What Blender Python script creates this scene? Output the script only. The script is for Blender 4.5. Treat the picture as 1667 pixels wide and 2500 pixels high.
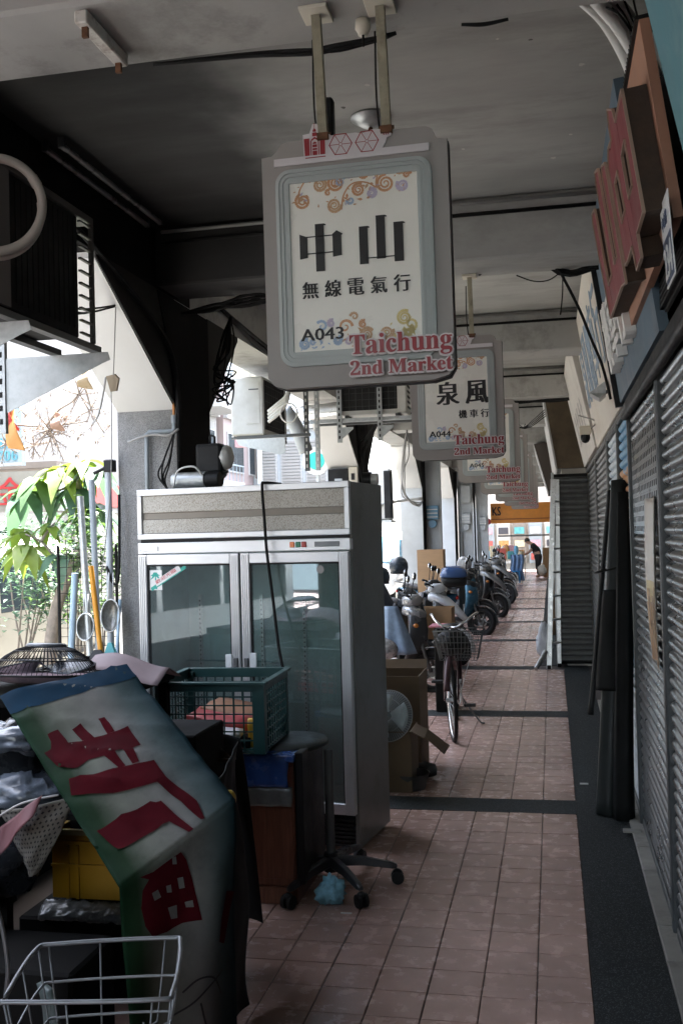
import bpy, bmesh, math, random
from mathutils import Vector, Matrix, noise
S = bpy.context.scene
COL = S.collection
PI = math.pi
random.seed(7)
for o_ in list(bpy.data.objects):
    bpy.data.objects.remove(o_)

# ------------------------------------------------------------------ camera
cam = bpy.data.cameras.new('camera')
cam.sensor_fit = 'VERTICAL'
cam.sensor_height = 36.0
cam.lens = 36.0 * 2455.0 / 2500.0
cam.clip_start = 0.05
cam.clip_end = 2000
camo = bpy.data.objects.new('camera', cam)
COL.objects.link(camo)
S.camera = camo
YAW, PITCH, ROLL, EYE = .2053, .0229, .027, 1.708
fw = Vector((-math.sin(YAW) * math.cos(PITCH), math.cos(YAW) * math.cos(PITCH), math.sin(PITCH)))
rt = Vector((math.cos(YAW), math.sin(YAW), 0))
up = rt.cross(fw)
r2 = rt * math.cos(ROLL) - up * math.sin(ROLL)
u2 = rt * math.sin(ROLL) + up * math.cos(ROLL)
camo.matrix_world = Matrix(((r2.x, u2.x, -fw.x, 0), (r2.y, u2.y, -fw.y, 0), (r2.z, u2.z, -fw.z, EYE), (0, 0, 0, 1)))

# ------------------------------------------------------------------ world, sun, exposure
SUN_EL, SUN_AZ = math.radians(76), math.radians(357)      # azimuth clockwise from +y (along the arcade)
w_ = bpy.data.worlds.new('World')
S.world = w_
w_.use_nodes = True
nt = w_.node_tree
sky = nt.nodes.new('ShaderNodeTexSky')
sky.sky_type = 'NISHITA'
sky.sun_disc = False
sky.sun_elevation = SUN_EL
sky.sun_rotation = SUN_AZ
sky.air_density = 1.0
sky.dust_density = 2.5
sky.ozone_density = 1.0
bg = nt.nodes['Background']
bg.inputs['Strength'].default_value = 0.15
hs = nt.nodes.new('ShaderNodeHueSaturation')
hs.inputs['Saturation'].default_value = .6          # hazy summer sky
nt.links.new(sky.outputs[0], hs.inputs['Color'])
nt.links.new(hs.outputs[0], bg.inputs['Color'])
sl = bpy.data.lights.new('sun', 'SUN')
sl.energy = 4.0
sl.angle = math.radians(0.6)
sl.color = (1.0, .95, .87)
so = bpy.data.objects.new('sun', sl)
COL.objects.link(so)
sd = Vector((math.sin(SUN_AZ) * math.cos(SUN_EL), math.cos(SUN_AZ) * math.cos(SUN_EL), math.sin(SUN_EL)))
so.rotation_euler = (-sd).to_track_quat('-Z', 'Y').to_euler()
so.location = sd * 60
S.view_settings.view_transform = 'Standard'
S.view_settings.look = 'None'
S.view_settings.exposure = 3.68
S.view_settings.gamma = 1.0
S.view_settings.use_curve_mapping = False
cy = S.cycles
cy.max_bounces = 9
cy.diffuse_bounces = 6
cy.glossy_bounces = 4
cy.transmission_bounces = 8
cy.transparent_max_bounces = 12
cy.caustics_reflective = False
cy.caustics_refractive = False
cy.sample_clamp_indirect = 8
cy.use_denoising = True

# ------------------------------------------------------------------ helpers
def V(*a):
    return Vector(a)

def tag(o, label=None, cat=None, group=None, kind=None):
    if label: o['label'] = label
    if cat: o['category'] = cat
    if group: o['group'] = group
    if kind: o['kind'] = kind
    return o

def thing(name, label, cat, loc=(0, 0, 0), rz=0.0, group=None, kind=None, rot=None):
    o = bpy.data.objects.new(name, None)
    o.empty_display_size = .1
    COL.objects.link(o)
    o.location = loc
    o.rotation_euler = rot if rot else (0, 0, rz)
    return tag(o, label, cat, group, kind)

def origin_of(p):
    t = Vector((0, 0, 0))
    while p is not None:
        t += Vector(p.location)
        p = p.parent
    return t

def copy_tree(o, loc=None, rz=None, label=None, parent=None):
    c = o.copy()
    COL.objects.link(c)
    if parent is not None: c.parent = parent
    if loc is not None: c.location = loc
    if rz is not None: c.rotation_euler = (0, 0, rz)
    if label: c['label'] = label
    for ch in list(o.children):
        copy_tree(ch, parent=c)
    return c

def frame(o, ex, ey):
    ex = Vector(ex).normalized()
    ez = ex.cross(Vector(ey)).normalized()
    ey = ez.cross(ex)
    return Matrix(((ex.x, ey.x, ez.x, o[0]), (ex.y, ey.y, ez.y, o[1]), (ex.z, ey.z, ez.z, o[2]), (0, 0, 0, 1)))

def rotm(loc=(0, 0, 0), rx=0, ry=0, rz=0, s=1):
    from mathutils import Euler
    return Matrix.Translation(Vector(loc)) @ Euler((rx, ry, rz)).to_matrix().to_4x4() @ Matrix.Scale(s, 4)

def smoothpath(p, n=6, closed=False):
    p = [Vector(q) for q in p]
    if len(p) < 3: return p
    out = []
    N = len(p)
    rng = range(N if closed else N - 1)
    for i in rng:
        a = p[(i - 1) % N] if (closed or i > 0) else p[0] * 2 - p[1]
        b = p[i]
        c = p[(i + 1) % N]
        d = p[(i + 2) % N] if (closed or i + 2 < N) else p[-1] * 2 - p[-2]
        for k in range(n):
            t = k / n
            out.append(.5 * ((2 * b) + (c - a) * t + (2 * a - 5 * b + 4 * c - d) * t * t + (3 * b - a - 3 * c + d) * t ** 3))
    if not closed: out.append(p[-1])
    return out

class MB:
    def __init__(s):
        s.v = []; s.f = []; s.sm = []
    def add(s, vs, fs, smooth=False, M=None):
        b = len(s.v)
        for q in vs:
            q = Vector(q)
            if M is not None: q = M @ q
            s.v.append(q)
        for q in fs:
            s.f.append([b + i for i in q]); s.sm.append(smooth)
        return s
    def box(s, x0, x1, y0, y1, z0, z1, M=None):
        vs = [(x0, y0, z0), (x1, y0, z0), (x1, y1, z0), (x0, y1, z0), (x0, y0, z1), (x1, y0, z1), (x1, y1, z1), (x0, y1, z1)]
        return s.add(vs, [(0, 3, 2, 1), (4, 5, 6, 7), (0, 1, 5, 4), (1, 2, 6, 5), (2, 3, 7, 6), (3, 0, 4, 7)], False, M)
    def cbox(s, c, sz, M=None):
        return s.box(c[0] - sz[0] / 2, c[0] + sz[0] / 2, c[1] - sz[1] / 2, c[1] + sz[1] / 2, c[2] - sz[2] / 2, c[2] + sz[2] / 2, M)
    def beam(s, p0, p1, w, h, upv=(0, 0, 1)):
        p0 = Vector(p0); p1 = Vector(p1); d = (p1 - p0)
        L = d.length; d = d.normalized()
        u = Vector(upv)
        if abs(d.dot(u)) > .98: u = Vector((0, 1, 0))
        r = d.cross(u).normalized(); u = r.cross(d)
        M = Matrix(((d.x, r.x, u.x, p0.x), (d.y, r.y, u.y, p0.y), (d.z, r.z, u.z, p0.z), (0, 0, 0, 1)))
        return s.box(0, L, -w / 2, w / 2, -h / 2, h / 2, M)
    def tube(s, pts, r, n=6, closed=False, sp=0, cap=True, M=None):
        p = smoothpath(pts, sp, closed) if sp else [Vector(q) for q in pts]
        N = len(p)
        rr = r if isinstance(r, (list, tuple)) else [r]
        vs = []; fs = []
        t0 = (p[1] - p[0]).normalized()
        ref = Vector((0, 0, 1)) if abs(t0.z) < .9 else Vector((1, 0, 0))
        nrm = t0.cross(ref).normalized()
        for i in range(N):
            if closed: t = (p[(i + 1) % N] - p[(i - 1) % N])
            else: t = p[min(i + 1, N - 1)] - p[max(i - 1, 0)]
            if t.length < 1e-9: t = t0
            t = t.normalized()
            nrm = (nrm - t * nrm.dot(t))
            if nrm.length < 1e-6: nrm = t.orthogonal()
            nrm.normalize()
            b = t.cross(nrm)
            ri = rr[0] if len(rr) == 1 else rr[0] + (rr[1] - rr[0]) * i / (N - 1) if len(rr) == 2 else rr[min(i, len(rr) - 1)]
            for k in range(n):
                a = 2 * PI * k / n
                vs.append(p[i] + (nrm * math.cos(a) + b * math.sin(a)) * ri)
            t0 = t
        M_ = N if closed else N - 1
        for i in range(M_):
            for k in range(n):
                j = (i + 1) % N
                fs.append((i * n + k, i * n + (k + 1) % n, j * n + (k + 1) % n, j * n + k))
        if cap and not closed:
            fs.append(tuple(range(n))[::-1]); fs.append(tuple((N - 1) * n + k for k in range(n)))
        return s.add(vs, fs, n > 4, M)
    def cyl(s, p0, p1, r, n=14, r1=None, M=None):
        p0 = Vector(p0); p1 = Vector(p1)
        t = (p1 - p0).normalized(); a = t.orthogonal().normalized(); b = t.cross(a)
        r1 = r if r1 is None else r1
        vs = []
        for P, R_ in ((p0, r), (p1, r1)):
            for k in range(n):
                an = 2 * PI * k / n
                vs.append(P + (a * math.cos(an) + b * math.sin(an)) * R_)
        s.add(vs, [(k, (k + 1) % n, n + (k + 1) % n, n + k) for k in range(n)], True, M)
        s.add(vs[:n], [tuple(range(n))[::-1]], False, M)
        return s.add(vs[n:], [tuple(range(n))], False, M)
    def lathe(s, prof, n=20, M=None, smooth=True):
        vs = []; fs = []
        for r, z in prof:
            for k in range(n):
                a = 2 * PI * k / n
                vs.append((r * math.cos(a), r * math.sin(a), z))
        for i in range(len(prof) - 1):
            for k in range(n):
                fs.append((i * n + k, i * n + (k + 1) % n, (i + 1) * n + (k + 1) % n, (i + 1) * n + k))
        return s.add(vs, fs, smooth, M)
    def sphere(s, c, r, n=14, m=8, M=None):
        r = r if isinstance(r, (tuple, list)) else (r, r, r)
        vs = []; fs = []
        for i in range(m + 1):
            th = PI * i / m
            for k in range(n):
                a = 2 * PI * k / n
                vs.append((c[0] + r[0] * math.sin(th) * math.cos(a), c[1] + r[1] * math.sin(th) * math.sin(a), c[2] - r[2] * math.cos(th)))
        for i in range(m):
            for k in range(n):
                fs.append((i * n + k, i * n + (k + 1) % n, (i + 1) * n + (k + 1) % n, (i + 1) * n + k))
        return s.add(vs, fs, True, M)
    def prism(s, poly, t, M=None, z0=0.0):
        n = len(poly)
        ar = sum(poly[i][0] * poly[(i + 1) % n][1] - poly[(i + 1) % n][0] * poly[i][1] for i in range(n))
        if ar < 0: poly = poly[::-1]
        vs = [(x, y, z0) for x, y in poly] + [(x, y, z0 + t) for x, y in poly]
        fs = [tuple(range(n))[::-1], tuple(range(n, 2 * n))] + [(i, (i + 1) % n, n + (i + 1) % n, n + i) for i in range(n)]
        return s.add(vs, fs, False, M)
    def poly(s, pts, M=None):
        return s.add(pts, [tuple(range(len(pts)))], False, M)
    def loft(s, rings, closed=True, cap=True, smooth=True, M=None):
        n = len(rings[0]); vs = [q for r in rings for q in r]; fs = []
        for i in range(len(rings) - 1):
            for k in range(n if closed else n - 1):
                fs.append((i * n + k, i * n + (k + 1) % n, (i + 1) * n + (k + 1) % n, (i + 1) * n + k))
        if cap and closed:
            fs.append(tuple(range(n))[::-1]); fs.append(tuple((len(rings) - 1) * n + k for k in range(n)))
        return s.add(vs, fs, smooth, M)
    def grid(s, fn, nu, nv, smooth=True, M=None):
        vs = [fn(i / nu, j / nv) for j in range(nv + 1) for i in range(nu + 1)]
        fs = [(j * (nu + 1) + i, j * (nu + 1) + i + 1, (j + 1) * (nu + 1) + i + 1, (j + 1) * (nu + 1) + i) for j in range(nv) for i in range(nu)]
        return s.add(vs, fs, smooth, M)
    def sheet(s, fn, nu, nv, th=.002, M=None, smooth=True):
        a = [Vector(fn(i / nu, j / nv)) for j in range(nv + 1) for i in range(nu + 1)]
        W = nu + 1
        nr = []
        for j in range(nv + 1):
            for i in range(nu + 1):
                du = a[j * W + min(i + 1, nu)] - a[j * W + max(i - 1, 0)]
                dv = a[min(j + 1, nv) * W + i] - a[max(j - 1, 0) * W + i]
                q = du.cross(dv); nr.append(q.normalized() if q.length > 1e-12 else Vector((0, 0, 1)))
        b = [p - q * th for p, q in zip(a, nr)]
        N = len(a); fs = []
        for j in range(nv):
            for i in range(nu):
                q = (j * W + i, j * W + i + 1, (j + 1) * W + i + 1, (j + 1) * W + i)
                fs.append(q); fs.append(tuple(N + k for k in q[::-1]))
        bd = [i for i in range(W)] + [j * W + nu for j in range(1, nv + 1)] + [nv * W + i for i in range(nu - 1, -1, -1)] + [j * W for j in range(nv - 1, 0, -1)]
        for k in range(len(bd)):
            p, q = bd[k], bd[(k + 1) % len(bd)]
            fs.append((p, N + p, N + q, q))
        return s.add(a + b, fs, smooth, M)
    def mesh(s, name, mat, off=None, bev=0.0, seg=1):
        me = bpy.data.meshes.new(name)
        vs = [(q - off) for q in s.v] if off is not None else s.v
        me.from_pydata([tuple(q) for q in vs], [], s.f)
        me.polygons.foreach_set('use_smooth', s.sm)
        if bev:
            bm = bmesh.new(); bm.from_mesh(me)
            bmesh.ops.remove_doubles(bm, verts=bm.verts, dist=1e-5)
            ed = [e for e in bm.edges if len(e.link_faces) == 2 and e.calc_face_angle(0) > .5]
            bmesh.ops.bevel(bm, geom=ed, offset=bev, segments=seg, affect='EDGES', profile=.5, clamp_overlap=True)
            bm.to_mesh(me); bm.free()
        me.update()
        if mat is not None: me.materials.append(mat)
        return me
    def build(s, name, mat, parent=None, local=False, bev=0.0, seg=1, label=None, cat=None, group=None, kind=None):
        if parent is not None:
            off = None if local else origin_of(parent)
            loc = (0, 0, 0)
        else:
            xs = [q.x for q in s.v]; ys = [q.y for q in s.v]; zs = [q.z for q in s.v]
            off = Vector(((min(xs) + max(xs)) / 2, (min(ys) + max(ys)) / 2, min(zs)))
            loc = off
        o = bpy.data.objects.new(name, s.mesh(name, mat, off, bev, seg))
        COL.objects.link(o)
        o.location = loc
        if parent is not None: o.parent = parent
        return tag(o, label, cat, group, kind)

def inst(name, me, parent, loc=(0, 0, 0), rot=(0, 0, 0), scale=(1, 1, 1)):
    o = bpy.data.objects.new(name, me)
    COL.objects.link(o)
    o.parent = parent; o.location = loc; o.rotation_euler = rot; o.scale = scale
    return o

_tc = {}
def text_geo(s, size, depth=.004, res=2):
    k = (s, res)
    if k not in _tc:
        c = bpy.data.curves.new('t', 'FONT'); c.body = s; c.size = 1.0; c.extrude = .5; c.resolution_u = res
        c.align_x = 'LEFT'
        o = bpy.data.objects.new('t', c); COL.objects.link(o)
        bpy.context.view_layer.update()
        dg = bpy.context.evaluated_depsgraph_get()
        m = bpy.data.meshes.new_from_object(o.evaluated_get(dg))
        _tc[k] = ([v.co.copy() for v in m.vertices], [tuple(p.vertices) for p in m.polygons])
        bpy.data.objects.remove(o); bpy.data.meshes.remove(m); bpy.data.curves.remove(c)
    vs, fs = _tc[k]
    return [Vector((q.x * size, q.y * size, (q.z + .5) * depth)) for q in vs], fs

def add_text(mb, s, size, M, depth=.003, w=None, h=None, shifts=((0, 0),), res=2, center=False):
    """text laid in the plane of M, fitted to width w and height h; shifted copies thicken the strokes"""
    vs, fs = text_geo(s, size, depth, res)
    if not vs: return
    x0 = min(q.x for q in vs); x1 = max(q.x for q in vs); y0 = min(q.y for q in vs); y1 = max(q.y for q in vs)
    sx = (w / (x1 - x0)) if w else 1.0
    sy = (h / (y1 - y0)) if h else (sx if w else 1.0)
    for i, (dx, dy) in enumerate(shifts):
        out = []
        for q in vs:
            x = (q.x - x0) * sx + dx; y = (q.y - y0) * sy + dy
            if center: x -= (x1 - x0) * sx / 2; y -= (y1 - y0) * sy / 2
            out.append(Vector((x, y, q.z + i * .00012)))
        mb.add(out, fs, False, M)

def serif(s):
    return ''.join(chr(0x1D400 + ord(c) - 65) if 'A' <= c <= 'Z' else chr(0x1D41A + ord(c) - 97) if 'a' <= c <= 'z' else chr(0x1D7CE + int(c)) if c.isdigit() else c for c in s)

# ------------------------------------------------------------------ materials
_mc = {}
def mat(name, col, rough=.6, metal=0.0, var=.12, scale=6.0, bump=0.0, bscale=60.0, spec=.5, rand=0.0,
        dirt=None, dscale=2.0, damt=.5, speck=None, sscale=220.0, sth=.62, trans=0.0, stretch=None, alpha=1.0, sub=0.0, rvar=.12, wear=0.0):
    if name in _mc: return _mc[name]
    m = bpy.data.materials.new(name)
    m.use_nodes = True
    N = m.node_tree.nodes; L = m.node_tree.links
    b = N['Principled BSDF']
    b.inputs['Metallic'].default_value = metal
    b.inputs['Specular IOR Level'].default_value = spec
    b.inputs['Transmission Weight'].default_value = trans
    b.inputs['Alpha'].default_value = alpha
    geo = N.new('ShaderNodeNewGeometry')
    src = geo.outputs['Position']
    if stretch:
        mp = N.new('ShaderNodeVectorMath'); mp.operation = 'MULTIPLY'
        mp.inputs[1].default_value = stretch
        L.new(src, mp.inputs[0]); src = mp.outputs[0]
    n1 = N.new('ShaderNodeTexNoise'); n1.inputs['Scale'].default_value = scale; n1.inputs['Detail'].default_value = 6; n1.inputs['Roughness'].default_value = .62
    L.new(src, n1.inputs['Vector'])
    mr = N.new('ShaderNodeMapRange'); mr.inputs[1].default_value = .3; mr.inputs[2].default_value = .7
    mr.inputs[3].default_value = 1 - var; mr.inputs[4].default_value = 1 + var
    L.new(n1.outputs[0], mr.inputs[0])
    hv = N.new('ShaderNodeHueSaturation')
    hv.inputs['Color'].default_value = (*col, 1)
    val = mr.outputs[0]
    if rand:
        oi = N.new('ShaderNodeObjectInfo')
        m2 = N.new('ShaderNodeMapRange'); m2.inputs[3].default_value = 1 - rand; m2.inputs[4].default_value = 1 + rand
        L.new(oi.outputs['Random'], m2.inputs[0])
        mu = N.new('ShaderNodeMath'); mu.operation = 'MULTIPLY'
        L.new(val, mu.inputs[0]); L.new(m2.outputs[0], mu.inputs[1]); val = mu.outputs[0]
    L.new(val, hv.inputs['Value'])
    cur = hv.outputs['Color']
    if speck:
        n2 = N.new('ShaderNodeTexVoronoi'); n2.inputs['Scale'].default_value = sscale
        L.new(geo.outputs['Position'], n2.inputs['Vector'])
        sp = N.new('ShaderNodeSeparateColor'); L.new(n2.outputs['Color'], sp.inputs[0])
        gt = N.new('ShaderNodeMath'); gt.operation = 'GREATER_THAN'; gt.inputs[1].default_value = sth
        L.new(sp.outputs[0], gt.inputs[0])
        mx = N.new('ShaderNodeMix'); mx.data_type = 'RGBA'
        L.new(gt.outputs[0], mx.inputs['Factor']); L.new(cur, mx.inputs['A']); mx.inputs['B'].default_value = (*speck, 1)
        cur = mx.outputs['Result']
    if wear:
        n5 = N.new('ShaderNodeTexNoise'); n5.inputs['Scale'].default_value = 1.1; n5.inputs['Detail'].default_value = 7; n5.inputs['Roughness'].default_value = .65; L.new(geo.outputs['Position'], n5.inputs['Vector'])
        m5 = N.new('ShaderNodeMapRange'); m5.inputs[1].default_value = .38; m5.inputs[2].default_value = .62; m5.inputs[3].default_value = 1 - wear; m5.inputs[4].default_value = 1.0; L.new(n5.outputs[0], m5.inputs[0])
        h5 = N.new('ShaderNodeHueSaturation'); L.new(m5.outputs[0], h5.inputs['Value']); L.new(cur, h5.inputs['Color']); cur = h5.outputs['Color']
    if dirt:
        n3 = N.new('ShaderNodeTexNoise'); n3.inputs['Scale'].default_value = dscale; n3.inputs['Detail'].default_value = 8; n3.inputs['Roughness'].default_value = .7
        L.new(src, n3.inputs['Vector'])
        m3 = N.new('ShaderNodeMapRange'); m3.inputs[1].default_value = .5; m3.inputs[2].default_value = .72; m3.inputs[4].default_value = damt
        L.new(n3.outputs[0], m3.inputs[0])
        mx = N.new('ShaderNodeMix'); mx.data_type = 'RGBA'
        L.new(m3.outputs[0], mx.inputs['Factor']); L.new(cur, mx.inputs['A']); mx.inputs['B'].default_value = (*dirt, 1)
        cur = mx.outputs['Result']
    L.new(cur, b.inputs['Base Color'])
    rr = N.new('ShaderNodeMapRange'); rr.inputs[1].default_value = .3; rr.inputs[2].default_value = .7
    rr.inputs[3].default_value = max(.02, rough - rvar); rr.inputs[4].default_value = min(1, rough + rvar)
    L.new(n1.outputs[0], rr.inputs[0]); L.new(rr.outputs[0], b.inputs['Roughness'])
    if sub:
        b.inputs['Subsurface Weight'].default_value = sub
    if bump:
        n4 = N.new('ShaderNodeTexNoise'); n4.inputs['Scale'].default_value = bscale; n4.inputs['Detail'].default_value = 4
        L.new(src, n4.inputs['Vector'])
        bp = N.new('ShaderNodeBump'); bp.inputs['Strength'].default_value = bump; bp.inputs['Distance'].default_value = .01
        L.new(n4.outputs[0], bp.inputs['Height']); L.new(bp.outputs[0], b.inputs['Normal'])
    _mc[name] = m
    return m

def glass_mat(name, col=(.9, .95, .95), rough=.02, alpha=.18, dust=.10):
    """thin pane: mostly clear with a Fresnel reflection"""
    if name in _mc: return _mc[name]
    m = bpy.data.materials.new(name); m.use_nodes = True
    N = m.node_tree.nodes; L = m.node_tree.links
    out = N['Material Output']
    tr = N.new('ShaderNodeBsdfTransparent'); tr.inputs[0].default_value = (*col, 1)
    gl = N.new('ShaderNodeBsdfGlossy'); gl.inputs['Roughness'].default_value = rough; gl.inputs['Color'].default_value = (.9, .95, 1, 1)
    df = N.new('ShaderNodeBsdfDiffuse'); df.inputs[0].default_value = (.52, .56, .54, 1)
    nz = N.new('ShaderNodeTexNoise'); nz.inputs['Scale'].default_value = 3.5; nz.inputs['Detail'].default_value = 7; gp = N.new('ShaderNodeNewGeometry'); L.new(gp.outputs['Position'], nz.inputs['Vector'])
    dm = N.new('ShaderNodeMapRange'); dm.inputs[1].default_value = .3; dm.inputs[2].default_value = .75; dm.inputs[3].default_value = dust * .5; dm.inputs[4].default_value = dust * 1.6; L.new(nz.outputs[0], dm.inputs[0])
    m0 = N.new('ShaderNodeMixShader'); L.new(dm.outputs[0], m0.inputs[0]); L.new(tr.outputs[0], m0.inputs[1]); L.new(df.outputs[0], m0.inputs[2])
    fr = N.new('ShaderNodeFresnel'); fr.inputs['IOR'].default_value = 1.6
    ad = N.new('ShaderNodeMath'); ad.operation = 'ADD'; ad.use_clamp = True; ad.inputs[1].default_value = alpha
    L.new(fr.outputs[0], ad.inputs[0])
    mx = N.new('ShaderNodeMixShader'); L.new(ad.outputs[0], mx.inputs[0]); L.new(m0.outputs[0], mx.inputs[1]); L.new(gl.outputs[0], mx.inputs[2])
    L.new(mx.outputs[0], out.inputs['Surface'])
    _mc[name] = m
    return m

def leaf_mat(name, col, tcol):
    if name in _mc: return _mc[name]
    m = mat(name, col, rough=.5, var=.3, scale=14, rand=.22)
    N = m.node_tree.nodes; L = m.node_tree.links
    tl = N.new('ShaderNodeBsdfTranslucent'); tl.inputs[0].default_value = (*tcol, 1)
    mx = N.new('ShaderNodeMixShader'); mx.inputs[0].default_value = .32
    L.new(N['Principled BSDF'].outputs[0], mx.inputs[1]); L.new(tl.outputs[0], mx.inputs[2])
    L.new(mx.outputs[0], N['Material Output'].inputs['Surface'])
    return m

M_TILE = mat('floor_tile', (.50, .335, .28), .25, var=.13, scale=13, rand=.09, dirt=(.40, .26, .215), dscale=13, damt=.35, bump=.06, rvar=.07, wear=.28, bscale=90)
M_GROUT = mat('grout', (.07, .06, .055), .9)
M_GRANITE = mat('washed_pebble', (.024, .028, .029), .65, var=.3, scale=40, spec=.15, speck=(.085, .092, .092), sscale=260, sth=.86, bump=.35, bscale=240)
def shade_ceiling():  # plaster blackening towards the edge beam: the beam's shade painted into the colour
    if 'shaded_ceiling' in _mc: return _mc['shaded_ceiling']
    m = mat('shaded_ceiling', (.36, .36, .34), .85, var=.16, scale=2.6, dirt=(.22, .215, .20), dscale=2.0, damt=.8, stretch=(.5, 1.6, 1), bump=.1, bscale=14)
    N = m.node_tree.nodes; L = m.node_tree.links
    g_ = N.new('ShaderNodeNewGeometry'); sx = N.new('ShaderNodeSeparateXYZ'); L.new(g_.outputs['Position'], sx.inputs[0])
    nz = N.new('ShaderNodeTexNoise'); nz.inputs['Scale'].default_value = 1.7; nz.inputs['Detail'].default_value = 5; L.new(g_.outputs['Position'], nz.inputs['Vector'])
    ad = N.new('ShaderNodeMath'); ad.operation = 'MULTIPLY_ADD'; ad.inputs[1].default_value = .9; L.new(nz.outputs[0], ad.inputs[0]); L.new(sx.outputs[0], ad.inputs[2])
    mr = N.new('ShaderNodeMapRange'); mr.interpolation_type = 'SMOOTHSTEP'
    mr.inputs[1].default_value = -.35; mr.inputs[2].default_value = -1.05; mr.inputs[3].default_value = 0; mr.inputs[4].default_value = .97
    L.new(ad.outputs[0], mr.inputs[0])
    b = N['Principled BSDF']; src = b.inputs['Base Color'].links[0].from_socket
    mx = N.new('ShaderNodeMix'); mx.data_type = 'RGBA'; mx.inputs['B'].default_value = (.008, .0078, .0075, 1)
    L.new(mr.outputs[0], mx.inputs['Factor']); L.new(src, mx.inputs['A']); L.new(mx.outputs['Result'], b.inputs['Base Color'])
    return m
M_LEDGE = mat('ledge_tile', (.30, .29, .26), .6, var=.2, rand=.15, dirt=(.12, .11, .1), dscale=8)
M_CEIL = mat('ceiling_plaster', (.38, .38, .36), .85, var=.14, scale=2.6, dirt=(.22, .215, .20), dscale=2.0, damt=.8, stretch=(.5, 1.6, 1), bump=.1, bscale=14)
M_BEAM = mat('beam_plaster', (.37, .365, .345), .85, var=.1, scale=2.2, dirt=(.17, .165, .15), dscale=3.6, damt=.8, bump=.2, bscale=20)
M_WHITE = mat('white_render', (.60, .60, .59), .8, var=.05, scale=2, dirt=(.58, .56, .52), dscale=1.2, damt=.35)
M_DADO = mat('pebble_dash', (.27, .27, .265), .85, var=.15, scale=30, speck=(.17, .17, .17), sscale=300, sth=.6, dirt=(.13, .13, .125), dscale=5, damt=.7, bump=.5, bscale=220, stretch=(1, 1, .35))
M_DARK_SHADE = mat('grimy_paint_and_shade', (.009, .0088, .0085), .85, var=.3, scale=4, spec=.1, bump=.1)  # near-black; also paints in the shade of edge beam and column sides
M_BLACK = mat('black_plastic', (.012, .0125, .013), .5, var=.2, spec=.25)
M_RUBBER = mat('black_rubber', (.012, .012, .012), .8, var=.2, spec=.2)
M_CABLE = mat('black_cable', (.010, .010, .010), .7, spec=.2)
M_GCABLE = mat('grey_cable', (.3, .3, .29), .6)
M_STEEL = mat('galvanised_steel', (.44, .46, .46), .45, metal=.75, var=.18, scale=30)
M_ALU = mat('aluminium', (.68, .69, .69), .35, metal=.8, var=.08, scale=30)
M_CHROME = mat('chrome', (.75, .76, .77), .15, metal=1.0, var=.05)
M_DSTEEL = mat('dark_steel', (.10, .105, .105), .5, metal=.4, var=.2)
M_RUST = mat('rust', (.13, .06, .03), .9, var=.4, scale=40, bump=.3)
M_POLE = mat('aged_cream_paint', (.30, .27, .19), .6, var=.25, scale=14, dirt=(.12, .09, .05), dscale=16, damt=.7)
M_CARD = mat('cardboard', (.36, .23, .125), .85, var=.1, scale=5, stretch=(1, 1, 6))
M_WHITEP = mat('white_plastic', (.72, .72, .69), .4, var=.05)
M_IVORY = mat('ivory_plastic', (.62, .58, .48), .5, var=.08)
# ================================================================== SETTING
# ground outside
MB().box(-120, 120, -120, 160, -.6, -.16).build('road', mat('asphalt', (.085, .085, .085), .85, var=.15, scale=3, speck=(.14, .14, .14), sscale=120, sth=.75), kind='structure')
MB().box(-7.0, -2.78, -14, 60, -.3, -.03).build('pavement', mat('kerb_concrete', (.15, .148, .142), .85, var=.15, scale=3, dirt=(.09, .088, .085)), kind='structure')

# floor of the arcade: grout bed with tiles, granite strips and ledge tiles
fl = MB().box(-2.80, .62, -7, 44, -.16, -.005).build('floor', M_GROUT, kind='structure')
TX, XR, SP0, SPW, SPC, NR = .2, .094, 6.208, .307, 3.174, 14
tz = .0
def tile_geo(mb, x0, x1, y0, y1, c=.004, dz=0.0):
    a = [(x0, y0, -.012), (x1, y0, -.012), (x1, y1, -.012), (x0, y1, -.012)]
    b = [(x0, y0, -.0025 + dz), (x1, y0, -.0025 + dz), (x1, y1, -.0025 + dz), (x0, y1, -.0025 + dz)]
    t = [(x0 + c, y0 + c, dz), (x1 - c, y0 + c, dz), (x1 - c, y1 - c, dz), (x0 + c, y1 - c, dz)]
    vs = a + b + t
    fs = [(8, 9, 10, 11)]
    for i in range(4):
        j = (i + 1) % 4
        fs += [(i, j, 4 + j, 4 + i), (4 + i, 4 + j, 8 + j, 8 + i)]
    mb.add(vs, fs)
g = .0020
ph = (SPC - SPW) / NR
me_tile = None
g2 = .0018
tb = MB(); tile_geo(tb, -TX / 2 + g, TX / 2 - g, -ph / 2 + g2, ph / 2 - g2, .0022)
me_tile = tb.mesh('tile', M_TILE)
rest = MB()
n_t = 0
rt_ = random.Random(3)
for k in range(-3, 12):
    ys = SP0 + SPC * k + SPW
    xr = XR if ys < 12.7 else XR - .3
    ncol = 12 if ys < 12.7 else 10
    for r in range(NR):
        yc = ys + ph * (r + .5)
        for c in range(ncol):
            xc = xr - TX * (c + .5)
            near = (k in (-2, -1) and yc > 3.2 and c < 8) or (k == 0 and c < 6) or (k == 1 and c < 6)
            if near and n_t < 300:
                o = inst('tile', me_tile, fl, tuple(Vector((xc, yc, rt_.uniform(-.0006, .0006))) - fl.location), (rt_.uniform(-.002, .002), rt_.uniform(-.002, .002), rt_.uniform(-.003, .003)))
                n_t += 1
            else:
                tile_geo(rest, xc - TX / 2 + g, xc + TX / 2 - g, yc - ph / 2 + g2, yc + ph / 2 - g2, .0022, dz=rt_.uniform(-.0008, .0006))
rest.build('tile', M_TILE, fl, kind='stuff')
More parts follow.
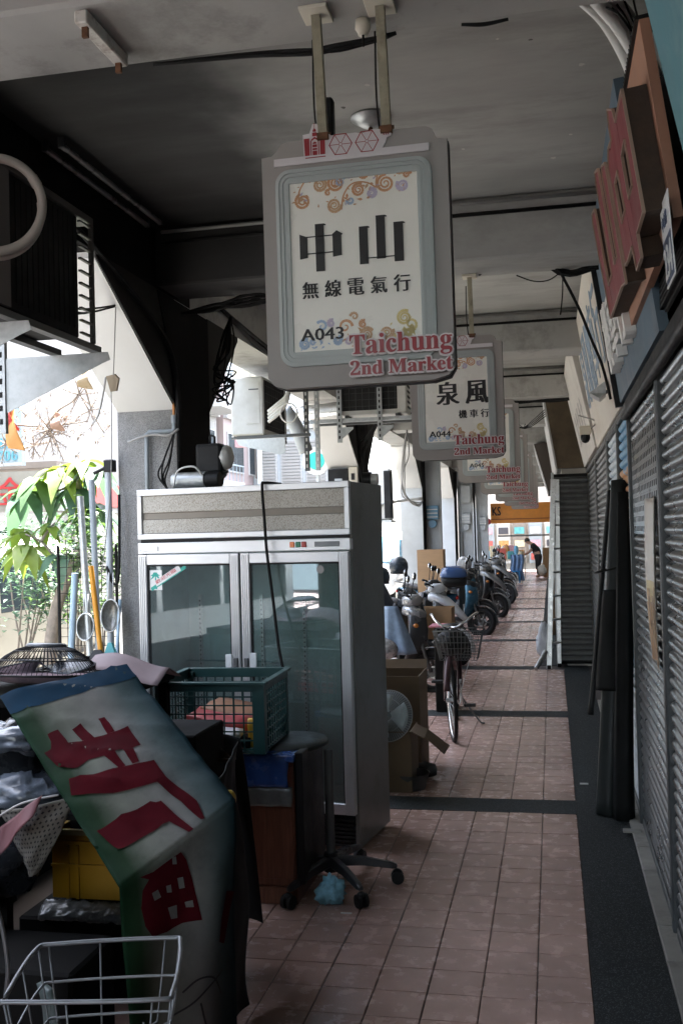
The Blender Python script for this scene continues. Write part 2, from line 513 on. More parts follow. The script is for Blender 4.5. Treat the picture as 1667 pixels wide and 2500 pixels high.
for k in range(-3, 12):
    y = SP0 + SPC * k
    xr = XR if y < 12.4 else -.205
    MB().box(-2.32, xr - .001, y + .002, y + SPW - .002, -.012, .0012).build('granite_strip', M_GRANITE, fl)
MB().box(XR + .003, .384, -7, 12.92, -.012, .0018).build('granite_strip', M_GRANITE, fl)
MB().box(-.203, .03, 12.93, 44, -.012, .0018).build('granite_strip', M_GRANITE, fl)
for i in range(24):
    y = 1.6 + .36 * i
    MB().box(.387, .50, y + .003, y + .357, -.012, .016 + .002 * (i % 3)).build('ledge_tile', M_LEDGE, fl, bev=.003)

# ceiling, beams, edge beam, columns
MB().box(-2.74, .9, -7, 3.0, 3.60, 3.76).build('ceiling', M_CEIL, kind='structure')
MB().box(-2.74, .9, 3.001, 5.8, 3.60, 3.76).build('ceiling', shade_ceiling(), kind='structure')
MB().box(-2.74, .9, 5.801, 42, 3.60, 3.76).build('ceiling', M_CEIL, kind='structure')
for k in range(-2, 12):
    yc = 2.83 + 3.07 * k
    b = MB().box(-2.299, .62, yc - .195, yc + .195, 3.245, 3.599).build('beam', shade_ceiling() if k == 1 else M_BEAM, kind='structure', bev=.012)
    if -1 <= k < 5:
        # two flat conduits along the front of each beam
        for zz, xx in ((3.565, -1.2), (3.50, -1.1)):
            MB().tube([(-2.25, yc - .205, zz), (xx, yc - .206, zz + .004), (.52, yc - .205, zz)], .011, 6).build('conduit', M_GCABLE if zz > 3.55 else M_CABLE, b)
MB().box(-2.69, -2.30, -7, 6.3, 3.235, 3.598).build('edge_beam', M_DARK_SHADE, kind='structure')  # near length only: its shade is painted into the colour
MB().box(-2.69, -2.30, 6.301, 42, 3.235, 3.598).build('edge_beam', M_BEAM, kind='structure')
for i, y0 in enumerate((-.15, 6.0, 12.15, 18.3, 24.45, 30.6, 36.75)):
    cm = MB().box(-2.69, -2.302, y0, y0 + .6, 2.54, 3.234)
    c = cm.build('column', M_WHITE, kind='structure')
    MB().box(-2.694, -2.298, y0 - .004, y0 + .604, -.16, 2.538).build('dado', M_DADO if i < 2 else mat('grey_blue_paint', (.50, .53, .55), .7, var=.08, scale=5, dirt=(.38, .40, .42)), c)
    # sloping haunches under the edge beam, one on each side of the column
    fr = Matrix(((0, 0, 1, -2.689), (1, 0, 0, 0), (0, 1, 0, 0), (0, 0, 0, 1)))
    MB().prism([(y0 - .006, 2.53), (y0 - .006, 3.233), (y0 - 1.12, 3.233), (y0 - 1.12, 3.20)], .386, fr).build('haunch', M_WHITE, c)
    MB().prism([(y0 + .606, 2.56), (y0 + 1.30, 3.20), (y0 + 1.30, 3.233), (y0 + .606, 3.233)], .386, fr).build('haunch', M_WHITE, c)
    # thin dark sheets: grime and shade of the walkway side painted in
    sf = Matrix(((0, 0, 1, -2.2965), (1, 0, 0, 0), (0, 1, 0, 0), (0, 0, 0, 1)))
    MB().prism([(y0 - .01, 2.545), (y0 - .01, 3.23), (y0 - 1.125, 3.23), (y0 - 1.125, 3.20)], .006, sf).build('haunch_shade_sheet', mat('shaded_side', (.045, .044, .041), .85, var=.2, spec=.1, dirt=(.02, .02, .02)), c)
    MB().prism([(y0 + .612, 2.572), (y0 + 1.305, 3.20), (y0 + 1.305, 3.23), (y0 + .612, 3.23)], .006, sf).build('haunch_shade_sheet', mat('shaded_side', (.045, .044, .041)), c)
    MB().prism([(y0 - .004, .02), (y0 + .604, .02), (y0 + .604, 3.22), (y0 - .30, 3.22), (y0 - .16, 2.95), (y0 - .004, 2.6)], .012, Matrix(((0, 0, 1, -2.296), (1, 0, 0, 0), (0, 1, 0, 0), (0, 0, 0, 1)))).build('shade_panel', M_DARK_SHADE, c)
# upper storeys over the arcade
us = MB().box(-2.76, 9, -9, 43, 3.77, 5.6).build('upper_storey', M_WHITE, kind='structure')
# shop wall behind the shutters
MB().box(.60, .95, -7, 12.93, -.1, 3.59).build('shop_wall', M_DARK_SHADE, kind='structure')
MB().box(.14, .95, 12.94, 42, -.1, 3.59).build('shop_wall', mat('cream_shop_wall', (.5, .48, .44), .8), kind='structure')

# ================================================================== SHUTTERS
def slat_mesh(L, p, name, m, d=.0135):
    mb = MB(); n = 7; prof = []
    for i in range(n + 1):
        t = i / n
        prof.append((-d * math.sin(PI * min(1, t / .84)) if t < .84 else .008, p * t))
    prof = [(.008, 0)] + prof
    vs = []
    for yv in (0, L):
        vs += [(x, yv, z) for x, z in prof]
    k = len(prof)
    mb.add(vs, [(i, i + 1, k + i + 1, k + i) for i in range(k - 1)], True)
    return mb.mesh(name, m)
def vent_slat_mesh(L, p, m, hole=.042, bar=.042):
    mb = MB()
    mb.box(-.012, -.011, 0, L, 0, p * .26); mb.box(-.012, -.011, 0, L, p * .80, p * .98)
    mb.box(-.004, .004, 0, L, -.002, p * .02)
    y = 0
    while y < L:
        mb.box(-.0115, -.0105, y, min(L, y + bar), p * .26, p * .80); y += bar + hole
    return mb.mesh('slat', m)
SH_L = mat('shutter_grey', (.15, .158, .162), .30, metal=.7, var=.12, scale=5, dirt=(.16, .16, .15), dscale=3, damt=.5, rvar=.06)
SH_D = mat('shutter_dark_grey', (.12, .127, .127), .4, metal=.4, var=.2, scale=14, dirt=(.08, .08, .08), dscale=5, damt=.5)
SH_B = mat('shutter_pale_blue', (.52, .60, .66), .5, var=.15, scale=8, dirt=(.10, .22, .42), dscale=6, damt=.9)
def mural():
    m = mat('shutter_mural', (.16, .36, .56), .5, var=.25, scale=9)
    N = m.node_tree.nodes; L = m.node_tree.links
    g_ = N.new('ShaderNodeNewGeometry'); sx = N.new('ShaderNodeSeparateXYZ'); L.new(g_.outputs['Position'], sx.inputs[0])
    nz = N.new('ShaderNodeTexNoise'); nz.inputs['Scale'].default_value = 3.2; nz.inputs['Detail'].default_value = 3; L.new(g_.outputs['Position'], nz.inputs['Vector'])
    ad = N.new('ShaderNodeMath'); ad.operation = 'MULTIPLY_ADD'; ad.inputs[1].default_value = .7; L.new(nz.outputs[0], ad.inputs[0]); L.new(sx.outputs[2], ad.inputs[2])
    cr = N.new('ShaderNodeValToRGB'); cr.color_ramp.interpolation = 'CONSTANT'
    mr = N.new('ShaderNodeMapRange'); mr.inputs[1].default_value = .6; mr.inputs[2].default_value = 2.8; L.new(ad.outputs[0], mr.inputs[0]); L.new(mr.outputs[0], cr.inputs[0])
    e = cr.color_ramp.elements; e[0].color = (.52, .56, .58, 1); e[1].position = .92; e[1].color = (.10, .30, .50, 1)
    for q, c in ((.30, (.12, .30, .48)), (.52, (.50, .52, .52)), (.64, (.55, .25, .10)), (.76, (.60, .33, .16)), (.84, (.14, .34, .54))):
        k = e.new(q); k.color = (*c, 1)
    L.new(cr.outputs[0], N['Principled BSDF'].inputs['Base Color'])
    return m
SH_O = mural()
SH_BACK = mat('shutter_backing', (.012, .012, .012), .9)
def shutter(label, x, y0, y1, ztop, pitch, m, zvent=None, parent=None, group='roller shutters of the shops', lean=0):
    t = thing('roller_shutter', label, 'shutter', (x, y0, 0), 0, group)
    L = y1 - y0
    me = slat_mesh(L, pitch, 'slat', m)
    vm = vent_slat_mesh(L, pitch, m) if zvent else None
    n = int((ztop - .06) / pitch)
    for i in range(n):
        z = .06 + i * pitch
        use = vm if (zvent and zvent[0] < z < zvent[1]) else me
        inst('slat', use, t, (0, 0, z))
    MB().box(-.018, .018, 0, L, .015, .058).build('bottom_rail', M_DSTEEL, t, local=True, bev=.004)
    MB().box(.022, .03, -.0, L, .02, ztop).build('backing', SH_BACK, t, local=True)
    return t
def rail(x, y, ztop, m=M_DSTEEL, w=.07):
    MB().box(x - .045, x + .05, y - w / 2, y + w / 2, 0.012, ztop).build('guide_rail', m, bev=.006, label=None)
shutter('close ribbed grey shutter at the right edge, next to the poster', .47, 2.1, 4.36, 2.36, .052, SH_L)
shutter('grey shutter with rows of vent slots and a poster', .47, 4.50, 5.96, 2.36, .052, SH_L, (1.66, 2.18))
shutter('shutter painted blue with orange rocks behind the grey pole', .47, 6.12, 6.98, 2.40, .06, SH_O)
shutter('pale blue shutter with dark blue lettering beside the mural', .47, 7.07, 8.25, 2.40, .06, SH_B)
shutter('dark grey shutter beyond the pale blue one', .47, 8.36, 10.4, 2.40, .06, SH_D)
shutter('dark grey shutter in the corner by the projecting shop', .47, 10.5, 12.85, 2.40, .06, SH_D)
rl = [(4.43, 2.38), (6.025, 2.40), (7.025, 2.42), (8.305, 2.44), (10.45, 2.44)]
lab = ['grey steel post between the near shutter and the poster shutter', 'dark steel post between vent shutter and mural shutter', 'thin post between mural shutter and pale blue shutter',
       'thin post between pale blue and dark shutters', 'thin post between the two dark shutters']
for (y, z), l in zip(rl, lab):
    MB().box(.442, .52, y - .035, y + .035, .012, z).build('guide_post', mat('post_paint', (.055, .062, .065), .45, var=.15) if y < 7 else M_DSTEEL, bev=.008, label=l, cat='post', group='posts between the shutters')
# projecting shop: shutter that faces the camera
t = thing('roller_shutter', 'dark shutter facing the walkway on the projecting shop by the ladder', 'shutter', (.455, 12.91, 0), PI / 2, 'roller shutters of the shops')
me = slat_mesh(.41, .068, 'slat', SH_D, .012)
for i in range(34):
    inst('slat', me, t, (0, 0, .05 + i * .068))
MB().box(.022, .03, 0, .41, .02, 2.4).build('backing', SH_BACK, t, local=True)
MB().box(.01, .045, 12.87, 12.96, .0, 2.42).build('guide_post', M_STEEL, bev=.005, label='silver corner post of the projecting shop', cat='post', group='posts between the shutters')
# shutters farther on face the walkway
shutter('distant pale shutter past the ladder', .05, 13.0, 18.0, 2.3, .08, SH_D)
shutter('farthest shutter near the stooping person', .05, 18.4, 27.0, 2.3, .08, SH_L)

# shutter header boxes
MB().box(.435, .585, 2.1, 6.0, 2.37, 2.45).build('shutter_box', mat('header_black', (.02, .021, .022), .6, spec=.2), bev=.01, label='long dark shutter housing above the two nearest shutters', cat='shutter box', group='housings above the shutters')
MB().box(.44, .585, 6.06, 8.3, 2.40, 2.45).build('shutter_box', M_DSTEEL, bev=.01, label='dark shutter housing above the mural shutter', cat='shutter box', group='housings above the shutters')
MB().box(.44, .585, 8.34, 12.9, 2.40, 2.45).build('shutter_box', M_DSTEEL, bev=.01, label='dark shutter housing over the far grey shutters', cat='shutter box', group='housings above the shutters')
MB().cyl((.432, 2.1, 2.345), (.432, 6.0, 2.345), .022, 12).build('pipe', mat('header_black', (.02, .021, .022)), label='dark round pipe running along the shutter housing', cat='pipe')
# ================================================================== HANGING SHOP SIGNS
M_SFRAME = mat('sign_greige', (.33, .305, .285), .5, var=.06, scale=5, dirt=(.22, .2, .19), dscale=5, damt=.4)
M_SEDGE = mat('sign_dark_edge', (.03, .028, .026), .6)
M_SFACE = mat('sign_acrylic', (.88, .855, .78), .3, var=.03, scale=3, dirt=(.78, .75, .66), dscale=2, damt=.5)
M_SBEZ = mat('sign_bezel', (.42, .45, .44), .55, metal=.1, var=.05)
M_SINK = mat('black_print', (.012, .010, .010), .5)
M_SRED = mat('red_print', (.30, .022, .03), .45, var=.06)
M_SPINK = mat('pale_letter_edge', (.72, .66, .66), .5, var=.03)
M_OR = [mat('ornament_orange', (.62, .33, .17), .5), mat('ornament_blue', (.38, .50, .66), .5), mat('ornament_yellow', (.70, .58, .26), .5), mat('ornament_brown', (.60, .38, .22), .5), mat('ornament_lilac', (.55, .48, .60), .5)]
SW, SX0 = .558, -.279
def rrect(x0, x1, z0, z1, r, n=5):
    out = []
    for cx, cz, a0 in ((x1 - r, z1 - r, 0), (x0 + r, z1 - r, 90), (x0 + r, z0 + r, 180), (x1 - r, z0 + r, 270)):
        for i in range(n + 1):
            a = math.radians(a0 + 90 * i / n)
            out.append((cx + r * math.cos(a), cz + r * math.sin(a)))
    return out
def swirl(mb, cx, cz, r, turns, a0, d, M, w=.0042, tail=0):
    pts = []
    n = int(12 * turns)
    for i in range(n + 1):
        t = i / n
        a = a0 + d * turns * 2 * PI * t
        rr = r * (1 - .86 * t)
        pts.append((cx + rr * math.cos(a), cz + rr * math.sin(a)))
    for i in range(n):
        (xa, za), (xb, zb) = pts[i], pts[i + 1]
        dx, dz = xb - xa, zb - za
        L = math.hypot(dx, dz) + 1e-9
        px, pz = -dz / L * w * (.4 + .6 * (1 - i / n)), dx / L * w * (.4 + .6 * (1 - i / n))
        mb.add([M @ V(xa - px, za - pz, 0), M @ V(xb - px, zb - pz, 0), M @ V(xb + px, zb + pz, 0), M @ V(xa + px, za + pz, 0)], [(0, 1, 2, 3)])
def leafshape(mb, x, z, l, a, M):
    c, s_ = math.cos(a), math.sin(a)
    p = [(0, 0), (.35, .22), (1, 0), (.35, -.22)]
    mb.add([M @ V(x + l * (u * c - v * s_), z + l * (u * s_ + v * c), 0) for u, v in p], [(0, 1, 2, 3)])
def ornaments(parent, M):
    R = random.Random(11)
    sets = [MB() for _ in M_OR]
    # top scrolls: x 0..1 across the face, z measured from the face's lower edge
    W0, W1 = -.176, .176
    X = lambda u: W0 + (W1 - W0) * u
    def sc(k, u, z, r, t, a, d): swirl(sets[k], X(u), z, r, t, a, d, M)
    top = [(0, .07, .556, .024, 2.1, 2, 1), (3, .22, .60, .021, 2.3, 1, -1), (0, .36, .600, .024, 2.2, 2.5, 1), (1, .40, .603, .016, 1.5, .5, 1), (4, .47, .622, .013, 1.6, 2, -1),
           (0, .55, .574, .020, 2.2, 1, 1), (3, .34, .535, .022, 2.4, 0, -1), (0, .60, .620, .016, 2, 2, 1), (4, .66, .560, .016, 2.2, 2, -1), (0, .78, .585, .027, 2.3, 1.5, 1),
           (3, .90, .622, .017, 2.2, 2.4, -1), (4, .92, .575, .018, 2.2, 2.4, 1), (0, .14, .62, .012, 1.3, 1, 1), (1, .48, .545, .012, 1.2, 3, 1), (0, .96, .605, .012, 1.6, 0, 1), (0, .29, .574, .010, 1.2, 1, 1)]
    for q in top: sc(*q)
    for i in range(60):
        u = R.random(); z = R.uniform(.55, .63) if abs(u - .45) > .25 else R.uniform(.53, .63)
        leafshape(sets[R.choice([0, 0, 3, 3, 4])], X(u), z, R.uniform(.008, .020), R.uniform(0, 6.28), M)
    # long stems
    for k, pts in ((0, [(.40, .52), (.42, .56), (.48, .59), (.56, .597), (.64, .59), (.70, .575)]), (0, [(.70, .575), (.705, .60), (.74, .625), (.80, .636)]), (0, [(.03, .55), (.04, .585), (.08, .61), (.12, .628)])):
        pp = smoothpath([V(X(u), z, 0) for u, z in pts], 5)
        for a, b in zip(pp, pp[1:]):
            d = (b - a).normalized(); q = V(-d.y, d.x, 0) * .0022
            sets[k].add([M @ (a - q), M @ (b - q), M @ (b + q), M @ (a + q)], [(0, 1, 2, 3)])
    bot = [(1, .05, .128, .017, 2.2, 1, 1), (1, .12, .132, .010, 1.3, 1, 1), (1, .33, .133, .014, 2, 1, -1), (4, .28, .185, .012, 1.8, 1, 1), (1, .20, .178, .018, 1.1, 2.5, -1), (0, .40, .172, .022, 1.3, 0, 1), (3, .48, .200, .013, 1.2, 3, -1),
           (0, .55, .176, .012, 1.6, 1, 1), (3, .58, .145, .021, 2.4, .5, 1), (3, .75, .145, .021, 2.5, .5, -1), (2, .90, .186, .022, 2.4, 1, 1), (2, .95, .165, .02, 1.2, 5, 1), (2, .84, .135, .010, 1.4, 1, 1), (4, .43, .128, .012, 1.4, 1, 1), (0, .50, .128, .01, 1.2, 0, 1)]
    for q in bot: sc(*q)
    for i in range(40):
        u = R.random()
        k = 1 if u < .38 else R.choice([0, 3]) if u < .7 else 2
        leafshape(sets[k], X(u), R.uniform(.112, .13 + .06 * u), R.uniform(.007, .018), R.uniform(0, 6.28), M)
    for i in range(9):
        sets[2].add([M @ V(X(.93) + R.uniform(-.02, .02) + dx, .14 + R.uniform(-.02, .02) + dz, 0) for dx, dz in ((-.008, 0), (0, -.006), (.008, 0), (0, .006))], [(0, 1, 2, 3)])
    for mb, m in zip(sets, M_OR):
        mb.build('scroll_ornament', m, parent, local=True, kind='stuff')
def hexring(cx, cz, r, w):
    a = [(cx + r * math.cos(PI / 3 * i), cz + r * math.sin(PI / 3 * i)) for i in range(6)]
    b = [(cx + (r - w) * math.cos(PI / 3 * i), cz + (r - w) * math.sin(PI / 3 * i)) for i in range(6)]
    return a, b
_sign_mesh = {}
def hanging_sign(y, label, big=None, small=None, num=None, full=True, tilt=.012, poles=2):
    zc = 2.150
    t = thing('hanging_shop_sign', label, 'sign', (-.537, y, zc), 0, 'hanging market signs in a row', rot=(0, -tilt, 0))
    F = Matrix(((1, 0, 0, 0), (0, 0, 1, 0), (0, 1, 0, 0), (0, 0, 0, 1)))      # (x, z, depth) -> world, depth 0 = front
    F = Matrix(((1, 0, 0, 0), (0, 0, -1, 0), (0, 1, 0, 0), (0, 0, 0, 1)))
    # panel with its shaped crown; depth axis points to the viewer
    ol = [(-.279, .035), (-.262, .012), (-.225, .0), (.215, .0), (.262, .012), (.279, .04), (.279, .700), (.252, .703), (.244, .712), (.236, .732), (.218, .742), (-.200, .742), (-.218, .736), (-.232, .716), (-.248, .703), (-.279, .700)]
    def part(nm, m, mk, key=None):
        k = (nm, key)
        if k not in _sign_mesh:
            mb = MB(); mk(mb); _sign_mesh[k] = mb.mesh(nm, m)
        return inst(nm, _sign_mesh[k], t)
    part('panel', M_SFRAME, lambda mb: mb.prism(ol, .030, F, -.030))
    part('panel_edge', M_SEDGE, lambda mb: mb.prism([(x * 1.006, z * 1.006 - .002) for x, z in ol], .035, F, -.066))
    def bez(mb):
        lv = [(-.238, .232, .062, .655, .045, .001), (-.237, .231, .063, .654, .044, .009), (-.226, .220, .074, .643, .036, .011), (-.225, .219, .075, .642, .035, .008), (-.214, .208, .086, .631, .026, .010), (-.213, .207, .087, .630, .025, .007),
              (-.204, .198, .096, .621, .016, .009), (-.196, .190, .104, .613, .006, .009), (-.194, .188, .106, .611, .002, .004)]
        mb.loft([[F @ V(x, z, d) for x, z in rrect(a, b, c, e, r)] for a, b, c, e, r, d in lv], True, False, False)
    part('bezel', M_SBEZ, bez)
    part('face', M_SFACE, lambda mb: mb.prism([(-.196, .104), (.190, .104), (.190, .613), (-.196, .613)], .004, F, .0002))
    if 'orn' not in _sign_mesh:
        holder = t
        ornaments(holder, F @ Matrix.Translation((-.003, 0, .0052)))
        _sign_mesh['orn'] = [o.data for o in t.children if o.name.startswith('scroll_ornament')]
    else:
        for me in _sign_mesh['orn']: inst('scroll_ornament', me, t)['kind'] = 'stuff'
    # crown banner with the market logo
    def strip(mb):
        mb.prism([(-.239, .668), (.226, .668), (.226, .690), (-.239, .690)], .006, F, .001)
        mb.prism([(-.146, .680), (.085, .680), (.100, .706), (.104, .720), (.116, .724), (.118, .742), (.090, .746), (.062, .748), (.03, .740), (.012, .744), (-.062, .744), (-.074, .756), (-.094, .757), (-.104, .784), (-.118, .784), (-.128, .757), (-.148, .755)], .005, F, .0005)
    part('logo_banner', mat('logo_white', (.66, .62, .63), .5, var=.04), strip)
    def logo(mb):
        d = .0072
        P = lambda p: mb.add([F @ V(x, z, d) for x, z in p], [tuple(range(len(p)))])
        P([(-.142, .682), (-.080, .682), (-.080, .685), (-.142, .685)])
        P([(-.143, .690), (-.128, .690), (-.128, .742), (-.145, .742), (-.145, .737)])
        P([(-.096, .690), (-.081, .690), (-.081, .742), (-.096, .742)])
        for x0, x1 in ((-.125, -.122), (-.102, -.099)): P([(x0, .690), (x1, .690), (x1, .735), (x0, .735)])
        P([(-.119, .690), (-.105, .690), (-.105, .703), (-.119, .703)])
        P([(-.119, .7055), (-.105, .7055), (-.105, .711), (-.119, .711)])
        P([(-.119, .714), (-.105, .714), (-.105, .722), (-.119, .722)])
        P([(-.122, .738), (-.112, .745), (-.102, .738), (-.102, .733), (-.112, .739), (-.122, .733)])
        P([(-.118, .727), (-.112, .731), (-.106, .727), (-.106, .724), (-.118, .724)])
        P([(-.119, .747), (-.105, .747), (-.105, .758), (-.119, .758)])
        P([(-.117, .760), (-.107, .760), (-.107, .765), (-.112, .772), (-.117, .765)])
        P([(-.1128, .772), (-.1112, .772), (-.1112, .786), (-.1128, .786)])
        for cx in (-.034, .045):
            a, b = hexring(cx, .714, .036, .0032)
            for i in range(6):
                j = (i + 1) % 6
                P([a[i], a[j], b[j], b[i]])
                c, s_ = math.cos(PI / 3 * i), math.sin(PI / 3 * i)
                q = .0009
                P([(cx + .006 * c - q * s_, .714 + .006 * s_ + q * c), (cx + .006 * c + q * s_, .714 + .006 * s_ - q * c), (cx + .033 * c + q * s_, .714 + .033 * s_ - q * c), (cx + .033 * c - q * s_, .714 + .033 * s_ + q * c)])
            ca, cb = [(cx + .0058 * math.cos(PI / 4 * i), .714 + .0058 * math.sin(PI / 4 * i)) for i in range(8)], [(cx + .0043 * math.cos(PI / 4 * i), .714 + .0043 * math.sin(PI / 4 * i)) for i in range(8)]
            for i in range(8): P([ca[i], ca[(i + 1) % 8], cb[(i + 1) % 8], cb[i]])
        add_text(mb, serif('th'), .02, F @ Matrix.Translation((.093, .727, d)), .0006, w=.019)
    part('logo', M_SRED, logo)
    # market name in raised letters
    e8 = [(.0055 * math.cos(PI / 4 * i), .0055 * math.sin(PI / 4 * i)) for i in range(8)]
    sh = [(0, 0), (.0008, 0), (-.0008, .0004)]
    def nm(mb, shifts, d, dep):
        add_text(mb, serif('Taichung'), .1, F @ Matrix.Translation((-.022, .067, d)), dep, w=.297, h=.074, shifts=shifts, res=2)
        add_text(mb, serif('2nd Market'), .1, F @ Matrix.Translation((-.022, .022, d)), dep, w=.297, h=.043, shifts=shifts, res=2)
    part('letter_backing', M_SPINK, lambda mb: nm(mb, e8, .021, .005))
    part('lettering', M_SRED, lambda mb: nm(mb, sh, .0285, .0008))
    ink = MB()
    def T_(s, x, z, w, h, shf):
        q = MB(); add_text(q, s, .1, F @ Matrix.Translation((x, z, .0056)), .0008, w=w, h=h, shifts=shf); q.build('sign_character' if len(s) == 1 else 'sign_number', M_SINK, t, local=True)
    if num: T_(num, -.176 + .004, .137, .128, .036, [(0, 0), (.0014, 0), (-.0014, 0)])
    fat = lambda w: [(-w, 0), (-w / 2, 0), (0, 0), (w / 2, 0), (w, 0)]
    if big == 'zs':
        P = lambda p: ink.add([F @ V(x, z, .0062) for x, z in p], [tuple(range(len(p)))])
        ox, oz, k = -.168, .352, 1.0
        def R_(x0, x1, z0, z1, fl=.006, top=True):
            p = [(x0, z0), (x1, z0), (x1, z1), (x0, z1)]
            P([(ox + a, oz + b) for a, b in p])
            if top: P([(ox + x0, oz + z1), (ox + x1 + .006, oz + z1), (ox + x1 + .006, oz + z1 + .003), (ox + x1, oz + z1 + .006), (ox + x0, oz + z1 + .006)])
        # the character for middle: thick verticals, hair-thin horizontals
        P([(ox + .000, oz + .030), (ox + .024, oz + .033), (ox + .024, oz + .095), (ox + .000, oz + .105)])
        P([(ox + .100, oz + .030), (ox + .127, oz + .033), (ox + .127, oz + .092), (ox + .132, oz + .096), (ox + .113, oz + .108), (ox + .100, oz + .098)])
        R_(.048, .075, -.010, .126)
        P([(ox + .02, oz + .093), (ox + .105, oz + .093), (ox + .105, oz + .0965), (ox + .02, oz + .0965)])
        P([(ox + .02, oz + .043), (ox + .105, oz + .043), (ox + .105, oz + .0465), (ox + .02, oz + .0465)])
        ink.build('sign_character', M_SINK, t, local=True); ink = MB()
        P = lambda p: ink.add([F @ V(x, z, .0062) for x, z in p], [tuple(range(len(p)))])
        # the character for mountain
        R_(.180, .206, .000, .106); R_(.231, .258, .012, .134); R_(.283, .311, .000, .110)
        P([(ox + .20, oz + .015), (ox + .29, oz + .015), (ox + .29, oz + .0185), (ox + .20, oz + .0185)])
    elif big:
        for ch, x in zip(big, (-.118, .058)): T_(ch, x, .330, .130, .140, fat(.006))
    if small:
        n = len(small)
        if n == 5:
            for i, ch in enumerate(small): T_(ch, -.163 + i * .0685, .263, .047, .050, fat(.0016))
        else:
            for i, ch in enumerate(small): T_(ch, .010 + i * .066, .245, .048, .050, fat(.0016))
    if ink.v: ink.build('sign_character', M_SINK, t, local=True)
    # hanger poles with their ceiling plates (under beam soffit)
    for px in (-.086, .104)[:poles]:
        mb = MB(); mb.beam((px, .0, .735), (px, -.05, 3.243 - zc), .026, .026, (0, 1, 0)); mb.build('hanger_pole', M_POLE, t, local=True)
        mb = MB(); mb.box(px - .042, px + .042, -.10, 0, 3.233 - zc, 3.2445 - zc); mb.build('ceiling_plate', M_IVORY, t, local=True, bev=.002)
        mb = MB(); mb.cbox((px, 0, .742), (.034, .034, .02)); mb.cyl((px - .022, 0, .75), (px + .022, 0, .75), .006, 8); mb.build('clamp', M_RUST, t, local=True)
        mb = MB(); mb.tube([(px - .028, .02, 3.2 - zc), (px - .030, .02, 3.0 - zc), (px - .02, .022, 2.86 - zc)], .003, 5, sp=4); mb.build('wire', M_CABLE, t, local=True)
    return t
hanging_sign(2.90, 'nearest hanging shop sign, numbered A043 with two big black characters', 'zs', '無線電氣行', 'A043', tilt=.006)
hanging_sign(6.10, 'second hanging shop sign, numbered A044, partly behind A043', '泉風', '機車行', 'A044', tilt=.004)
hanging_sign(9.15, 'third hanging shop sign, numbered A045, mostly hidden by A044', None, None, 'A045', tilt=.0)
hanging_sign(12.15, 'fourth hanging sign, its lower right corner and market name showing past A045', tilt=-.004)
hanging_sign(15.3, 'fifth hanging sign with a faded market name, beyond the fourth', tilt=-.006)
hanging_sign(18.2, 'sixth hanging sign, small and pale, in front of the orange fascia', tilt=-.008)
hanging_sign(21.4, 'farthest hanging sign, lowest in the row before the orange fascia', tilt=-.008)
# ================================================================== FASCIA SIGNS ON THE SHOP SIDE
M_SALMON = mat('salmon_board', (.38, .20, .13), .6, var=.12, scale=5, dirt=(.22, .11, .07), dscale=4, damt=.6)
M_BROWN = mat('brown_letter_side', (.055, .037, .026), .8, var=.35, scale=14, bump=.2)
M_LRED = mat('maroon_letter_face', (.19, .03, .034), .55, var=.12, scale=4)
M_TRIM = mat('letter_trim', (.36, .26, .20), .5)
def board_frame(x, y, z, tilt):
    # u runs along the arcade (+y), v up the tilted board, depth out towards the walkway
    eu = V(0, 1, 0); ev = V(-tilt, 0, 1).normalized(); n = eu.cross(ev)
    if n.x > 0:
        n = -n
    return Matrix(((eu.x, ev.x, n.x, x), (eu.y, ev.y, n.y, y), (eu.z, ev.z, n.z, z), (0, 0, 0, 1)))
def fbox(mb, F, u0, u1, v0, v1, d0, d1):
    return mb.box(u0, u1, v0, v1, d0, d1, F)
# --- salmon board with two big maroon letters
F = board_frame(.38, 3.10, 2.62, .129)
t = thing('letter_signboard', 'salmon signboard with two thick maroon letters reading mountain and middle', 'sign', (.375, 3.02, 2.52), 0, 'signboards over the shops')
fbox(MB(), F, 0, 1.95, 0, .61, -.03, 0).build('board', M_SALMON, t)
cor = MB()
for i in range(65):
    u = i * .03
    cor.add([F @ V(u, .612, -.05), F @ V(u + .015, .63, -.05), F @ V(u + .03, .612, -.05), F @ V(u + .03, .612, .012), F @ V(u + .015, .63, .012), F @ V(u, .612, .012)], [(0, 1, 4, 5), (1, 2, 3, 4), (0, 5, 3, 2), (3, 5, 4)])
for i in range(21):
    v = i * .03
    cor.add([F @ V(1.952, v, -.05), F @ V(1.97, v + .015, -.05), F @ V(1.952, v + .03, -.05), F @ V(1.952, v + .03, .012), F @ V(1.97, v + .015, .012), F @ V(1.952, v, .012)], [(0, 1, 4, 5), (1, 2, 3, 4), (0, 5, 3, 2), (3, 5, 4)])
cor.build('corrugated_edge', M_BLACK, t)
def letter(polys, outlines, nm):
    side = MB(); face = MB(); trim = MB()
    for q in polys: side.prism(q, .070, F, .002)
    o = side.build(nm, M_BROWN, t)
    for q in polys: face.prism(q, .0018, F, .0721)
    for ol in outlines:
        for i in range(len(ol)):
            a, b_ = ol[i], ol[(i + 1) % len(ol)]
            trim.beam(F @ V(a[0], a[1], .0745), F @ V(b_[0], b_[1], .0745), .007, .010, (1, 0, 0))
    trim.build('letter_trim', M_TRIM, o); face.build('letter_face', M_LRED, o)
tf = lambda q: [(a * 1.05, b - .055) for a, b in q]
zh = [[(.03, .10), (.17, .10), (.165, .50), (.05, .49)], [(.166, .10), (.30, .10), (.30, .235), (.166, .235)], [(.166, .38), (.30, .38), (.30, .50), (.166, .50)],
      [(.24, .02), (.40, .02), (.42, .13), (.50, .56), (.46, .61), (.33, .55), (.31, .50), (.301, .10)], [(.425, .11), (.59, .11), (.59, .245), (.448, .245)], [(.472, .395), (.60, .395), (.60, .515), (.494, .515)], [(.591, .115), (.70, .12), (.72, .50), (.62, .535), (.601, .515)]]
